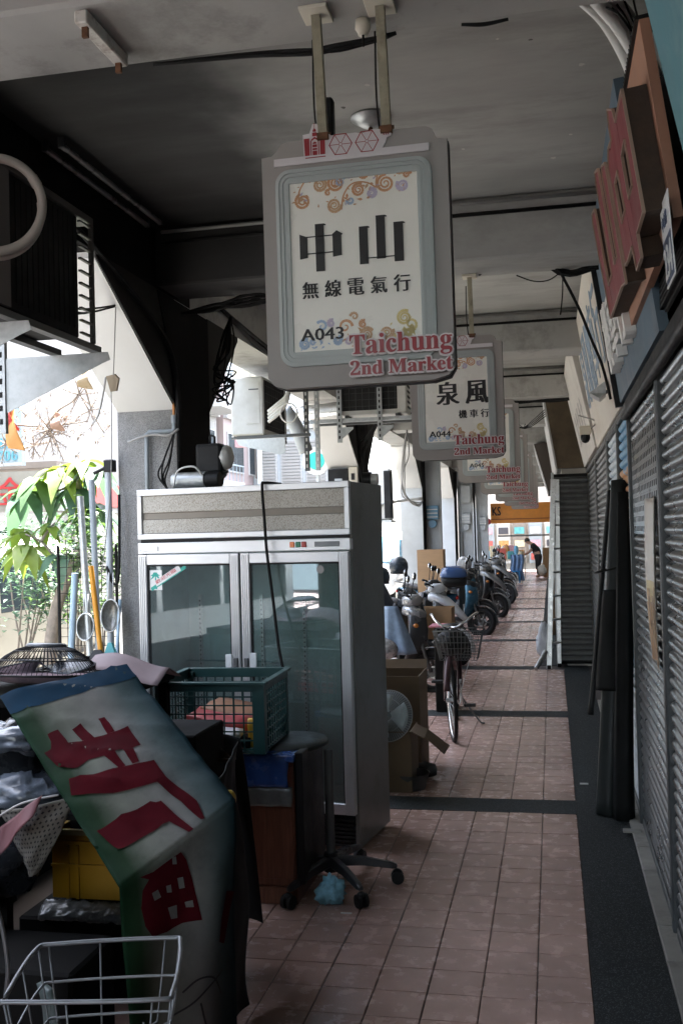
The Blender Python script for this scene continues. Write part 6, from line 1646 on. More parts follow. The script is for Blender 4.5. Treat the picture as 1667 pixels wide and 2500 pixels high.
    MB().tube([(rx, .10, r), (-.66, .12, .50), (-.66, .10, .60)], .022, 8).build('shock', M_CHROME, t, local=True)
    MB().sheet(lambda u, v: V(rx + (r + .07) * math.cos(math.radians(35 + 130 * v)), (u - .5) * .13, r + (r + .07) * math.sin(math.radians(35 + 130 * v))), 4, 12, .004).build('rear_mudguard', M_PLAST, t, local=True)
    MB().sphere((-.90, 0, .72), (.03, .08, .035)).build('tail_light', M_TAIL, t, local=True)
    MB().box(-1.0, -.994, -.085, .085, .46, .60).build('number_plate', M_WHITEP, t, local=True, bev=.004)
    MB().tube([(-.62, .12, .82), (-.80, .12, .86), (-.93, .08, .88), (-.93, -.08, .88), (-.80, -.12, .86), (-.62, -.12, .82)], .012, 7, sp=3).build('grab_rail', M_DSTEEL, t, local=True)
    # steering head
    hd = bpy.data.objects.new('handlebar', MB().tube([(-.10, .34, .06), (-.06, .22, .05), (.0, .08, .02), (.02, 0, .01), (.0, -.08, .02), (-.06, -.22, .05), (-.10, -.34, .06)], .012, 8, sp=4).mesh('handlebar', M_DSTEEL))
    COL.objects.link(hd); hd.parent = t; hd.location = (.36, 0, .96); hd.rotation_euler = (0, 0, steer)
    H = lambda nm, mb, m: mb.build(nm, m, hd, local=True)
    q = MB(); q.loft([ringYZ(-.10, .08, -.03, .05), ringYZ(-.04, .15, -.06, .08), ringYZ(.06, .13, -.07, .09), ringYZ(.12, .05, -.03, .05)]); H('handle_cowl', q, ac)
    for s in (-1, 1):
        q = MB(); q.cyl((-.10, .34 * s, .06), (-.065, .235 * s, .052), .017, 10); H('grip', q, M_RUBBER)
        q = MB(); q.tube([(-.03, .20 * s, .045), (-.04, .27 * s, .03), (-.07, .35 * s, .035)], .006, 6); H('brake_lever', q, M_ALU)
        if mirrors:
            q = MB(); q.tube([(-.03, .20 * s, .06), (-.02, .23 * s, .16), (-.01, .27 * s, .23)], .006, 6, sp=3); H('mirror_stalk', q, M_BLACK)
            q = MB(); q.sphere((-.01, .29 * s, .265), (.022, .062, .042), 12, 8); H('mirror_shell', q, M_BLACK)
            q = MB(); q.sphere((-.018, .29 * s, .265), (.020, .052, .034), 12, 8); H('mirror', q, M_MIRR)
    q = MB(); q.loft([ringYZ(.08, .055, -.035, .045), ringYZ(.135, .045, -.03, .04), ringYZ(.145, .015, -.01, .02)]); H('head_lamp', q, M_LENS)
    MB().tube([(-.05, .10, .30), (-.02, .17, .10), (-.01, .20, .012), (.04, .21, .012)], .010, 6).build('side_stand', M_DSTEEL, t, local=True)
    if box:
        bo = MB().loft([[V(-.86 + a * math.copysign(abs(math.cos(q)) ** .55, math.cos(q)), b * math.copysign(abs(math.sin(q)) ** .55, math.sin(q)), z) for q in [2 * PI * k / 20 for k in range(20)]] for a, b, z in ((.15, .16, .90), (.19, .20, .93), (.205, .215, 1.05))]).build('top_box', M_BLACK, t, local=True)
        MB().loft([[V(-.86 + a * math.copysign(abs(math.cos(q)) ** .55, math.cos(q)), b * math.copysign(abs(math.sin(q)) ** .55, math.sin(q)), z) for q in [2 * PI * k / 20 for k in range(20)]] for a, b, z in ((.212, .222, 1.052), (.212, .222, 1.075), (.18, .19, 1.16), (.09, .10, 1.19), (.01, .01, 1.195))]).build('box_lid', box, bo, local=True)
        MB().box(-.66, -.648, -.04, .04, 1.03, 1.06).build('latch', M_ALU, bo, local=True, bev=.004)
    return t
P_ = lambda n, c, r=.22, me=.0: mat(n, c, r, metal=me, var=.06, spec=.6)
SILV = P_('paint_silver', (.34, .35, .36), .26, .5); SILV2 = P_('paint_dark_grey', (.075, .08, .085), .25, .3); WHT = P_('paint_white', (.62, .64, .66)); BLU = P_('paint_blue', (.02, .085, .16), .2, .3)
BLK = P_('paint_black', (.018, .02, .022), .2); NAVY = P_('lid_navy', (.022, .06, .16), .2); GRY = P_('paint_grey', (.18, .19, .19), .3, .3); TEALP = P_('paint_teal', (.04, .12, .18), .25, .3)
A_ = lambda d: math.radians(d)
scooter('nearest silver scooter, front wheel beside the bicycle', (-1.90, 10.95, 0), A_(-14), SILV2, SILV, steer=.5)
scooter('white and grey scooter with a long pointed nose behind the silver one', (-1.88, 13.2, 0), A_(-18), GRY, WHT, sport=True, steer=.3)
scooter('scooter with a navy lidded luggage box pointing out to the street', (-2.34, 15.3, 0), A_(186), BLU, BLK, box=NAVY, steer=.2)
scooter('dark blue scooter with amber lamps, front wheel on the tiles', (-1.78, 16.9, 0), A_(-16), TEALP, BLK, steer=.4)
scooter('black scooter with its big front wheel standing well out on the tiles', (-1.70, 20.3, 0), A_(-18), BLK, GRY, sport=True, steer=.3)
scooter('black scooter between the blue one and the far grey one', (-1.85, 18.6, 0), A_(-20), SILV2, BLK, steer=.35)
scooter('black scooter with a slanted pale fairing near the stall', (-1.68, 24.0, 0), A_(-20), BLK, GRY, sport=True, steer=.2)
scooter('grey scooter close before the pale faired one', (-1.85, 22.2, 0), A_(-16), GRY, SILV2, steer=.3)
scooter('light blue scooter half hidden before the stall', (-1.85, 27.2, 0), A_(-12), TEALP, WHT, steer=.3)
scooter('dark grey scooter squeezed between the silver and the white one', (-2.12, 12.1, 0), A_(-15), BLK, SILV2, steer=.4)
scooter('black scooter squeezed behind the white pointed one', (-2.05, 14.3, 0), A_(-18), SILV2, BLK, steer=.3)
scooter('black scooter after the pale faired one', (-1.8, 25.7, 0), A_(-16), BLK, BLK, steer=.3)
scooter('navy scooter last before the stall table', (-1.95, 31.2, 0), A_(-14), BLU, BLK, steer=.3)
scooter('farthest dark scooter beside the stall goods', (-1.9, 29.6, 0), A_(-18), BLK, SILV, steer=.3)
# covers, helmets and clothes on the scooters
def helmet(label, c, m, r=.135, vis=True):
    t = thing('helmet', label, 'helmet', c, 0, 'helmets on the scooters')
    MB().loft([[V(rr * math.cos(k * PI / 10), rr * 1.12 * math.sin(k * PI / 10), z) for k in range(20)] for rr, z in ((r * .88, -.07), (r, 0), (r * .95, .06), (r * .72, .115), (r * .35, .142), (.005, .148))]).build('shell', m, t, local=True)
    MB().loft([[V(rr * math.cos(k * PI / 10), rr * 1.12 * math.sin(k * PI / 10), z) for k in range(20)] for rr, z in ((r * .9, -.085), (r * .9, -.068))]).build('edge_trim', M_BLACK, t, local=True)
    if vis: MB().sheet(lambda u, v: V((r * 1.06) * math.cos((u - .5) * 2), (r * 1.16) * math.sin((u - .5) * 2), .03 - .12 * v), 10, 5, .003).build('visor', mat('smoke_visor', (.20, .22, .23), .15), t, local=True)
    return t
helmet('dark round helmet hanging on the scooter by the second column', (-2.06, 13.6, 1.245), P_('helmet_black', (.035, .05, .065), .3), vis=False)
helmet('second dark helmet just past the fridge edge', (-2.22, 13.0, 1.14), P_('helmet_navy', (.03, .055, .08), .35), vis=False)
helmet('white helmet on a scooter before the fourth column', (-1.62, 18.9, 1.10), WHT, vis=False)
MB().loft([[V(-2.18 + a * math.cos(k * PI / 10), 12.1 + a * 1.3 * math.sin(k * PI / 10) + .02 * math.sin(k * 2.3), z) for k in range(20)] for a, z in ((.36, .62), (.30, .80), (.20, 1.02), (.13, 1.16), (.10, 1.22), (.02, 1.25))]).build('rain_cover', mat('navy_cover', (.025, .032, .045), .55, bump=.2), label='dark rain cover draped over the scooter behind the fridge', cat='cover')
def cape(u, v):
    a = (u - .5) * 2.6
    return V(-1.72 + (.10 + .24 * v) * math.sin(a) * .9, 10.62 - (.08 + .16 * v) * math.cos(a) + .02 * math.sin(u * 22) * v, .94 - .50 * v)
MB().sheet(cape, 40, 12, .004).build('raincoat', mat('blue_grey_raincoat', (.22, .30, .40), .4, var=.25, scale=12), label='blue grey raincoat hanging on the nearest scooter', cat='raincoat')
MB().sphere((-1.80, 10.25, .52), (.22, .14, .13), 20, 12).build('silver_cowl', SILV, label='rounded silver cowl beside the fridge edge', cat='cowl')
MB().box(-1.18, -.96, 9.6, 9.9, .80, .815).build('pink_towel', mat('pink_towel', (.52, .20, .24), .85, var=.3, scale=30), label='pink patterned towel behind the bicycle handlebar', cat='towel', bev=.004)
MB().box(-1.13, -.94, 9.58, 9.95, .0, .797).build('storage_box', M_DARKBOX, label='dark box under the pink towel', cat='box', bev=.01)

# ================================================================== FAR END: PERSON, STALL, ORANGE FASCIA
def skinned(nm, chains, m, parent):
    me = bpy.data.meshes.new(nm); vs = []; es = []; rs = []; ix = {}
    for ch in chains:
        prev = None
        for (x, y, z, r) in ch:
            k = (round(x, 3), round(y, 3), round(z, 3))
            if k not in ix:
                ix[k] = len(vs); vs.append((x, y, z)); rs.append(r)
            if prev is not None: es.append((prev, ix[k]))
            prev = ix[k]
    me.from_pydata(vs, es, [])
    o = bpy.data.objects.new(nm, me); COL.objects.link(o)
    sk = o.modifiers.new('s', 'SKIN'); o.modifiers.new('u', 'SUBSURF').levels = 2
    for i, v in enumerate(me.skin_vertices[0].data):
        v.radius = (rs[i], rs[i]); v.use_root = i == 0
    bpy.context.view_layer.update()
    dg = bpy.context.evaluated_depsgraph_get()
    m2 = bpy.data.meshes.new_from_object(o.evaluated_get(dg))
    o.modifiers.clear(); o.data = m2; m2.materials.clear(); m2.materials.append(m)
    for p in m2.polygons: p.use_smooth = True
    o.parent = parent
    return o
pr = thing('person', 'person in black stooping over the stall table at the far end', 'person', (-.52, 36.6, 0), 0)
SKIN = mat('skin', (.42, .26, .19), .55, var=.06, sub=.05)
CLB = mat('black_clothes', (.014, .014, .016), .85, var=.2)
pel = (.02, .0, .80, .145)
skinned('body', [[pel, (-.04, 0, .98, .14), (-.14, 0, 1.13, .15), (-.22, 0, 1.22, .075), (-.29, 0, 1.26, .055), (-.34, 0, 1.29, .085), (-.38, 0, 1.33, .09)],
                 [(-.14, 0, 1.13, .15), (-.15, .17, 1.13, .065), (-.25, .20, .94, .045), (-.42, .16, .84, .035), (-.50, .15, .83, .03), (-.55, .15, .81, .022)],
                 [(-.14, 0, 1.13, .15), (-.15, -.17, 1.13, .065), (-.27, -.20, .94, .045), (-.44, -.16, .86, .035), (-.52, -.15, .85, .03), (-.57, -.15, .83, .022)],
                 [pel, (.02, .10, .74, .10), (-.02, .11, .42, .065), (.03, .12, .07, .045), (-.10, .13, .035, .04)],
                 [pel, (.02, -.10, .74, .10), (.0, -.11, .42, .065), (.06, -.12, .07, .045), (-.07, -.13, .035, .04)]], SKIN, pr)
skinned('shirt', [[(.02, 0, .78, .165), (-.04, 0, .98, .16), (-.14, 0, 1.13, .168), (-.20, 0, 1.19, .10)], [(-.14, 0, 1.13, .168), (-.15, .175, 1.13, .085), (-.21, .20, 1.01, .07)], [(-.14, 0, 1.13, .168), (-.15, -.175, 1.13, .085), (-.22, -.20, 1.01, .07)]], CLB, pr)
skinned('trousers', [[(.0, 0, .90, .175), (.02, .0, .76, .185)], [(.02, .0, .76, .185), (.02, .10, .66, .135), (-.02, .11, .42, .09), (.03, .12, .09, .075)], [(.02, .0, .76, .185), (.02, -.10, .66, .135), (.0, -.11, .42, .09), (.06, -.12, .09, .075)]], CLB, pr)
MB().sphere((-.355, 0, 1.345), (.10, .092, .085), 16, 10).build('hair', mat('dark_hair', (.015, .012, .01), .5), pr, local=True)
for s in (-1, 1): MB().sphere((-.445, .03 * s, 1.315), .009, 8, 6).build('eye', M_BLACK, pr, local=True)
MB().sphere((-.46, 0, 1.295), (.018, .012, .018), 8, 6).build('nose', SKIN, pr, local=True)
t = thing('stall_table', 'long folding table of the goods stall at the far end', 'table', (-1.3, 35.8, 0))
MB().box(-2.28, -.95, 33.2, 37.4, .72, .75).build('table_top', M_IVORY, t)
for x in (-2.24, -1.0):
    for y in (33.3, 37.3): MB().box(x - .02, x + .02, y - .02, y + .02, 0, .72).build('leg', M_STEEL, t)
R = random.Random(8)
gc = [('goods_teal', (.10, .36, .38)), ('goods_white', (.6, .6, .58)), ('goods_cyan', (.16, .42, .60)), ('goods_red', (.42, .09, .07)), ('goods_orange', (.5, .24, .08)), ('goods_cream', (.55, .47, .32)), ('goods_pink', (.55, .30, .34)), ('goods_dark', (.05, .05, .06))]
cn = ['teal', 'white', 'cyan', 'red', 'orange', 'cream', 'pink', 'dark']
spots = []
for i in range(22):
    k = i % 8
    x = -2.25 + .058 * i + R.uniform(-.05, .05); y = 33.4 + (i * 7 % 11) * .32
    zz = .752
    sz = (R.uniform(.14, .30), R.uniform(.14, .26), R.uniform(.12, .46))
    if i % 3 == 0:
        o = crumple((x, y, zz + sz[2] / 2), (sz[0] / 2, sz[1] / 2, sz[2] / 2), i, .3, 12, 8, flat=.95).build('goods_bag', mat(gc[k][0], gc[k][1], .5, var=.3, scale=8))
        nm = 'bag'
    else:
        o = MB().box(x - sz[0] / 2, x + sz[0] / 2, y - sz[1] / 2, y + sz[1] / 2, zz, zz + sz[2]).build('goods_box', mat(gc[k][0], gc[k][1], .5, var=.3, scale=8), bev=.012)
        nm = 'carton'
    od = ['first', 'second', 'third', 'fourth', 'fifth', 'sixth', 'seventh', 'eighth', 'ninth', 'tenth', 'eleventh', 'twelfth', 'thirteenth', 'fourteenth', 'fifteenth', 'sixteenth', 'seventeenth', 'eighteenth', 'nineteenth', 'twentieth', 'twenty-first', 'twenty-second'][i]
    tag(o, '%s %s on the far stall, %s from the columns' % (cn[k], nm, od), nm, 'goods heaped on the far stall')
for i in range(7): crumple((-2.2 + .16 * i, 33.0 + .03 * (i % 3), .16 + .04 * (i % 2)), (.13, .12, .18), 130 + i, .35, 12, 8, flat=.9).build('goods_bag', mat(gc[(i * 3 + 7) % 8][0], gc[(i * 3 + 7) % 8][1]), label=['black', 'orange', 'teal', 'pink', 'red', 'white', 'cream'][i] + ' bundle on the floor under the front of the far stall', cat='bag', group='goods heaped on the far stall')
t = thing('plastic_stool', 'bright blue plastic stool before the far stall', 'stool', (-1.2, 33.2, 0))
MB().box(-1.36, -1.04, 33.05, 33.35, .36, .40).build('seat', mat('stool_blue', (.03, .22, .50), .4), t, bev=.015)
for x in (-1.33, -1.07):
    for y in (33.08, 33.32): MB().beam((x, y, 0), (x * .985 - .018, y, .36), .04, .04).build('leg', mat('stool_blue', (.03, .22, .50)), t)
MB().sheet(lambda u, v: V(-1.35 + .42 * u + .02 * math.sin(v * 8), 33.17 + .03 * math.sin(u * 20), .92 - .85 * v), 24, 12, .004).build('denim_cloth', mat('denim', (.12, .20, .34), .85, var=.25, scale=9), label='blue denim cloth hanging from the far stall table', cat='cloth')
carton('cardboard_box', 'tall brown carton standing behind the stooping person', -.36, -.12, 37.2, 37.5, 0, 1.05, M_CARD, [], 'cardboard boxes along the arcade')
crumple((-.38, 36.2, .28), (.16, .16, .2), 91, .3).build('white_sack', mat('sack_white', (.55, .55, .52), .8), label='white sack on the floor behind the stooping person', cat='sack')
t = thing('far_shop', 'pale shop front with shelves across the lane at the far end', 'building', (-1, 47, 0), 0, 'buildings across the street')
MB().box(-7, 5, 47.0, 47.4, -.2, 4.2).build('wall', mat('far_cream_wall', (.50, .46, .40), .7, var=.1), t)
for i in range(6):
    o = MB().box(-3.2 + i * .72, -2.6 + i * .72, 46.8, 46.99, .2, 2.1).build('shelf', mat('shelf_%d' % (i % 3), ((.30, .34, .36), (.52, .50, .46), (.22, .19, .16))[i % 3], .6), t)
    for j in range(3): MB().box(-3.12 + i * .72, -2.68 + i * .72, 46.74, 46.799, .35 + j * .6, .65 + j * .6).build('stock', mat(gc[(i + j * 3) % 8][0], gc[(i + j * 3) % 8][1], .5), o)
MB().box(-2.2, .1, 42.2, 42.25, 1.45, 1.52).build('steel_bar', M_DSTEEL, label='dark horizontal bar across the far opening', cat='bar')
t = thing('orange_fascia', 'orange shop fascia across the far end of the arcade', 'sign', (-1.2, 37.6, 1.95))
M_ORG = mat('orange_fascia', (.62, .24, .035), .5, var=.1)
MB().box(-2.20, .10, 37.6, 37.75, 1.98, 2.72).build('board', M_ORG, t)
MB().box(-2.20, .10, 37.55, 37.6, 2.115, 2.145).build('dark_line', mat('fascia_dark', (.22, .07, .02), .6), t)
m_ = MB(); add_text(m_, 'KS', .3, Matrix(((1, 0, 0, -2.14), (0, 0, -1, 37.59), (0, 1, 0, 2.27), (0, 0, 0, 1))), .02, w=.30, h=.32, shifts=[(0, 0), (.02, 0)])
m_.build('lettering', M_BLACK, t)
MB().sphere((-2.28, 37.0, 2.05), (.13, .13, .12)).build('red_lantern', mat('lantern_red', (.45, .06, .06), .6), label='small red lantern at the left end of the orange fascia', cat='lantern')
# ================================================================== ACROSS THE STREET
M_BW = mat('pale_blue_wall', (.21, .25, .275), .7, var=.06, scale=1.2, dirt=(.15, .175, .19), dscale=.8, damt=.4)
M_BW2 = mat('white_tile_wall', (.30, .29, .275), .6, var=.06, scale=1.5, dirt=(.22, .21, .20), dscale=.7, damt=.5)
M_BW3 = mat('pinkish_wall', (.30, .24, .23), .7, var=.06, scale=1.5)
M_BW4 = mat('beige_wall', (.27, .24, .20), .7, var=.08, scale=1.5)
M_WIN = mat('dark_window', (.025, .033, .038), .12, spec=.8)
M_SLAB = mat('white_slab', (.40, .40, .39), .7, var=.05)
M_BRONZE = mat('window_bars', (.12, .10, .085), .6)
def apartment(label, y0, y1, X, floors, m, bal=(), bars=(), nwin=4, h0=3.4, hf=3.0, dark_shop=True):
    t = thing('apartment_building', label, 'building', (X - 5, (y0 + y1) / 2, 0), 0, 'buildings across the street')
    Ht = h0 + hf * floors
    f = lambda nm, mm, *b, par=None: MB().box(*b).build(nm, mm, par or t)
    f('wall', m, X - 10, X, y0, y1, -.2, Ht)
    f('parapet', M_SLAB, X - .25, X + .12, y0, y1, Ht + .001, Ht + .7)
    n = max(2, int((y1 - y0) / 3.2))
    for i in range(n):
        a = y0 + (y1 - y0) * i / n + .25; b = y0 + (y1 - y0) * (i + 1) / n - .25
        o = f('shop_front', mat('shop_front_%d' % (i % 3), ((.30, .27, .23), (.45, .41, .34), (.13, .12, .11))[i % 3], .5, var=.2, scale=1), X + .002, X + .06, a, b, -.1, 2.5)
        for k in range(3): f('shop_panel', M_BRONZE, X + .062, X + .075, a + (b - a) * k / 3, a + (b - a) * k / 3 + .04, -.1, 2.5, par=o)
        f('shop_sign', mat('shop_sign_%d' % ((i + int(abs(y0))) % 5), ((.55, .10, .08), (.62, .60, .55), (.10, .25, .42), (.60, .45, .12), (.5, .52, .5))[(i + int(abs(y0))) % 5], .5, var=.1, scale=2), X + .03, X + .22, a, b, 2.65, 3.25)
    for fl_ in range(floors):
        z = h0 + hf * fl_
        f('floor_slab', M_SLAB, X + .001, X + .16, y0 + .02, y1 - .02, z - .14, z + .06)
        for i in range(nwin):
            a = y0 + (y1 - y0) * (i + .16) / nwin; b = y0 + (y1 - y0) * (i + .84) / nwin
            o = f('window', M_SLAB, X + .002, X + .06, a - .06, b + .06, z + .84, z + 2.36)
            f('pane', M_WIN, X + .061, X + .075, a, (a + b) / 2 - .03, z + .9, z + 2.3, par=o); f('pane', M_WIN, X + .061, X + .075, (a + b) / 2 + .03, b, z + .9, z + 2.3, par=o)
            if i in bars:
                g_ = f('bar_rail', M_BRONZE, X + .30, X + .33, a - .1, b + .1, z + .7, z + .74, par=o); f('bar_rail', M_BRONZE, X + .30, X + .33, a - .1, b + .1, z + 2.4, z + 2.44, par=o)
                q = MB()
                for k in range(12):
                    yy = a - .1 + (b - a + .2) * k / 11
                    q.box(X + .30, X + .33, yy - .012, yy + .012, z + .74, z + 2.4)
                q.build('window_bars', M_BRONZE, o, kind='stuff')
            if i in bal:
                f('balcony_slab', M_SLAB, X + .17, X + 1.1, a - .3, b + .3, z - .08, z + .10)
                f('balcony_front', M_SLAB, X + 1.02, X + 1.1, a - .3, b + .3, z + .101, z + .34)
                r_ = f('balcony_rail', M_BW, X + 1.04, X + 1.08, a - .3, b + .3, z + .92, z + .97)
                for k in range(7): f('baluster', M_BW, X + 1.05, X + 1.07, a - .28 + (b - a + .56) * k / 6.05, a - .25 + (b - a + .56) * k / 6.05, z + .34, z + .92, par=r_)
    return t
apartment('low shop block with brown canopies under the distant tower', 19.6, 27.4, -12.0, 0, M_BW4, h0=2.5)
apartment('white tiled block to the right of the balcony building', 27.6, 36.0, -12.2, 4, M_BW2, bal=(0, 2), nwin=3)
apartment('beige low shop block left of the balcony building', 10.0, 19.4, -12.5, 1, M_BW4, nwin=3)
apartment('pinkish block farther along the street', 36.2, 47.0, -12.0, 3, M_BW3, nwin=4, bars=(1, 2))
apartment('white block at the far end of the street', 47.2, 64.0, -12.4, 4, M_BW2, nwin=5, bal=(1,))
apartment('beige block facing the near end of the arcade', -4.0, 9.8, -12.2, 2, M_BW2, nwin=4)
apartment('pale block seen only in the fridge reflection', -20, -4.2, -12.0, 3, M_BW4, nwin=4)
# distant tower
t = thing('apartment_tower', 'distant pale blue apartment tower with white balconies and barred windows', 'building', (-76, 138, 0), 0, 'buildings across the street')
D_ = V(.78, .62, 0).normalized(); N_ = V(D_.y, -D_.x, 0)
FT = Matrix(((D_.x, N_.x, 0, -79.5), (D_.y, N_.y, 0, 134), (0, 0, 1, 0), (0, 0, 0, 1)))       # along the facade, out of it, up
def tb_(nm, m, *b, par=None):
    return MB().box(*b, M=FT).build(nm, m, par or t)
tb_('wall', M_BW, 0, 26, -12, 0, 0, 44)
for fl_ in range(14):
    z = 3.1 * fl_
    tb_('floor_slab', M_SLAB, 7.5, 19, .01, 1.5, z - .25, z + .15)
    o = tb_('window', M_SLAB, 3.4, 6.2, .01, .12, z + .5, z + 2.5); tb_('pane', M_WIN, 3.6, 6.0, .121, .15, z + .6, z + 2.4, par=o)
    q = MB()
    for k in range(9): q.box(3.5 + k * .3, 3.58 + k * .3, .4, .46, z + .5, z + 2.5, M=FT)
    q.build('window_bars', M_BRONZE, o, kind='stuff')
    o = tb_('window', M_SLAB, 8.0, 10.2, .01, .10, z + .3, z + 2.5); tb_('pane', M_WIN, 8.2, 10.0, .101, .13, z + .4, z + 2.4, par=o)
    o = tb_('window', M_SLAB, 11.6, 15.4, .01, .10, z + .3, z + 2.5); tb_('pane', M_WIN, 11.8, 13.4, .101, .13, z + .4, z + 2.4, par=o); tb_('pane', M_WIN, 13.6, 15.2, .101, .13, z + .4, z + 2.4, par=o)
    r_ = tb_('balcony_rail', mat('rail_teal', (.10, .17, .19), .5), 11.2, 18.8, 1.40, 1.46, z + .95, z + 1.05)
    for k in range(8): tb_('baluster', mat('rail_teal', (.10, .17, .19)), 11.2 + k * 1.07, 11.27 + k * 1.07, 1.40, 1.46, z + .151, z + .95, par=r_)
for x in (0, 7.0, 10.7, 16.2, 19.2): tb_('pilaster', M_SLAB if x > 8 else M_BW, x, x + .5, .01, 1.3 if x > 5 else .4, 0, 44)
# white louvred annexe and bright vertical sign seen between the first columns
t = thing('annexe', 'white annexe with louvred shutters seen between the first two columns', 'building', (-10.8, 40.0, 0), 0, 'buildings across the street')
M_ANX = mat('annexe_white', (.40, .43, .45), .7, var=.05)
MB().box(-13.2, -8.6, 40.0, 46.0, -.2, 6.1).build('wall', M_ANX, t)
MB().box(-13.5, -8.3, 39.7, 46.2, 6.101, 6.4).build('roof', M_SLAB, t)
for i in range(4):
    lf = MB().box(-12.9 + i * 1.05, -12.0 + i * 1.05, 39.93, 39.999, 3.6, 5.7).build('louvre_frame', M_SLAB, t)
    for k in range(15): MB().box(-12.83 + i * 1.05, -12.07 + i * 1.05, 39.88, 39.929, 3.7 + k * .13, 3.79 + k * .13).build('louvre_slat', M_BW2, lf)
MB().box(-13.6, -8.3, 38.6, 39.99, 3.15, 3.3).build('lean_to_roof', M_BW4, t)
t = thing('vertical_shop_sign', 'tall cream vertical sign with faint characters beyond the first column', 'sign', (-7.1, 22.0, 3.8), 0, 'signs across the street')
MB().box(-7.75, -6.55, 24.3, 24.5, 4.45, 8.2).build('board', mat('cream_sign', (.45, .40, .29), .4), t); MB().box(-7.75, -6.55, 24.28, 24.51, 4.0, 4.449).build('pink_foot', mat('pink_sign', (.40, .20, .20), .4), t)
for i, ch in enumerate('泰來'):
    m_ = MB(); add_text(m_, ch, .5, Matrix(((1, 0, 0, -7.5), (0, 0, -1, 24.29), (0, 1, 0, 6.3 - i * 1.0), (0, 0, 0, 1))), .01, w=.75, h=.8); m_.build('character', mat('faint_ink', (.30, .28, .23), .6), t)
MB().box(-7.2, -7.1, 24.35, 24.45, -.2, 4.0).build('post', M_STEEL, t)
t = thing('round_emblem', 'round teal and white emblem on a pole behind the silver duct', 'sign', (-2.95, 12.6, 2.5), 0, 'signs across the street')
MB().cyl((-3.08, 13.2, 2.72), (-3.08, 13.26, 2.72), .19, 24).build('disc', M_WHITEP, t); MB().cyl((-3.08, 13.19, 2.72), (-3.08, 13.199, 2.72), .12, 20).build('teal_disc', mat('emblem_teal', (.02, .45, .36), .4), t); MB().box(-3.10, -3.06, 13.262, 13.30, -.03, 2.9).build('pole', M_STEEL, t)
t = thing('number_board', 'pale blue board with two rows of phone digits at the left edge', 'sign', (-7.5, 13.0, 2.8), 0, 'signs across the street')
MB().box(-8.9, -7.30, 13.0, 13.1, 2.82, 4.3).build('board', mat('board_pale_blue', (.30, .38, .41), .5), t)
MB().box(-8.9, -7.30, 12.985, 12.999, 2.82, 2.86).build('lower_edge', M_SLAB, t)
for s_, z in (('2212459', 3.07), ('2212706', 2.89)):
    m_ = MB(); add_text(m_, serif(s_), .2, Matrix(((1, 0, 0, -8.12), (0, 0, -1, 12.99), (0, 1, 0, z), (0, 0, 0, 1))), .01, w=.76, h=.14); m_.build('digits', mat('digit_teal', (.10, .30, .36), .5), t)
MB().box(-8.0, -7.9, 13.02, 13.08, -.2, 2.82).build('post', M_STEEL, t)
t = thing('red_character_sign', 'beige sign with a red character low at the left edge', 'sign', (-8.5, 14.6, 2.3), 0, 'signs across the street')
MB().box(-9.9, -7.6, 14.6, 14.7, 2.22, 2.86).build('board', mat('sign_beige', (.28, .26, .22), .6), t)
m_ = MB(); add_text(m_, '金', .4, Matrix(((1, 0, 0, -8.62), (0, 0, -1, 14.59), (0, 1, 0, 2.33), (0, 0, 0, 1))), .01, w=.40, h=.44, shifts=[(0, 0), (.02, 0)]); m_.build('character', mat('sign_red', (.45, .04, .04), .5), t)
MB().box(-9.8, -7.6, 14.59, 15.5, 2.9, 3.0).build('canopy', mat('canopy_brown', (.22, .18, .15), .7), t); MB().box(-8.8, -8.7, 14.62, 14.68, -.2, 2.22).build('post', M_STEEL, t)

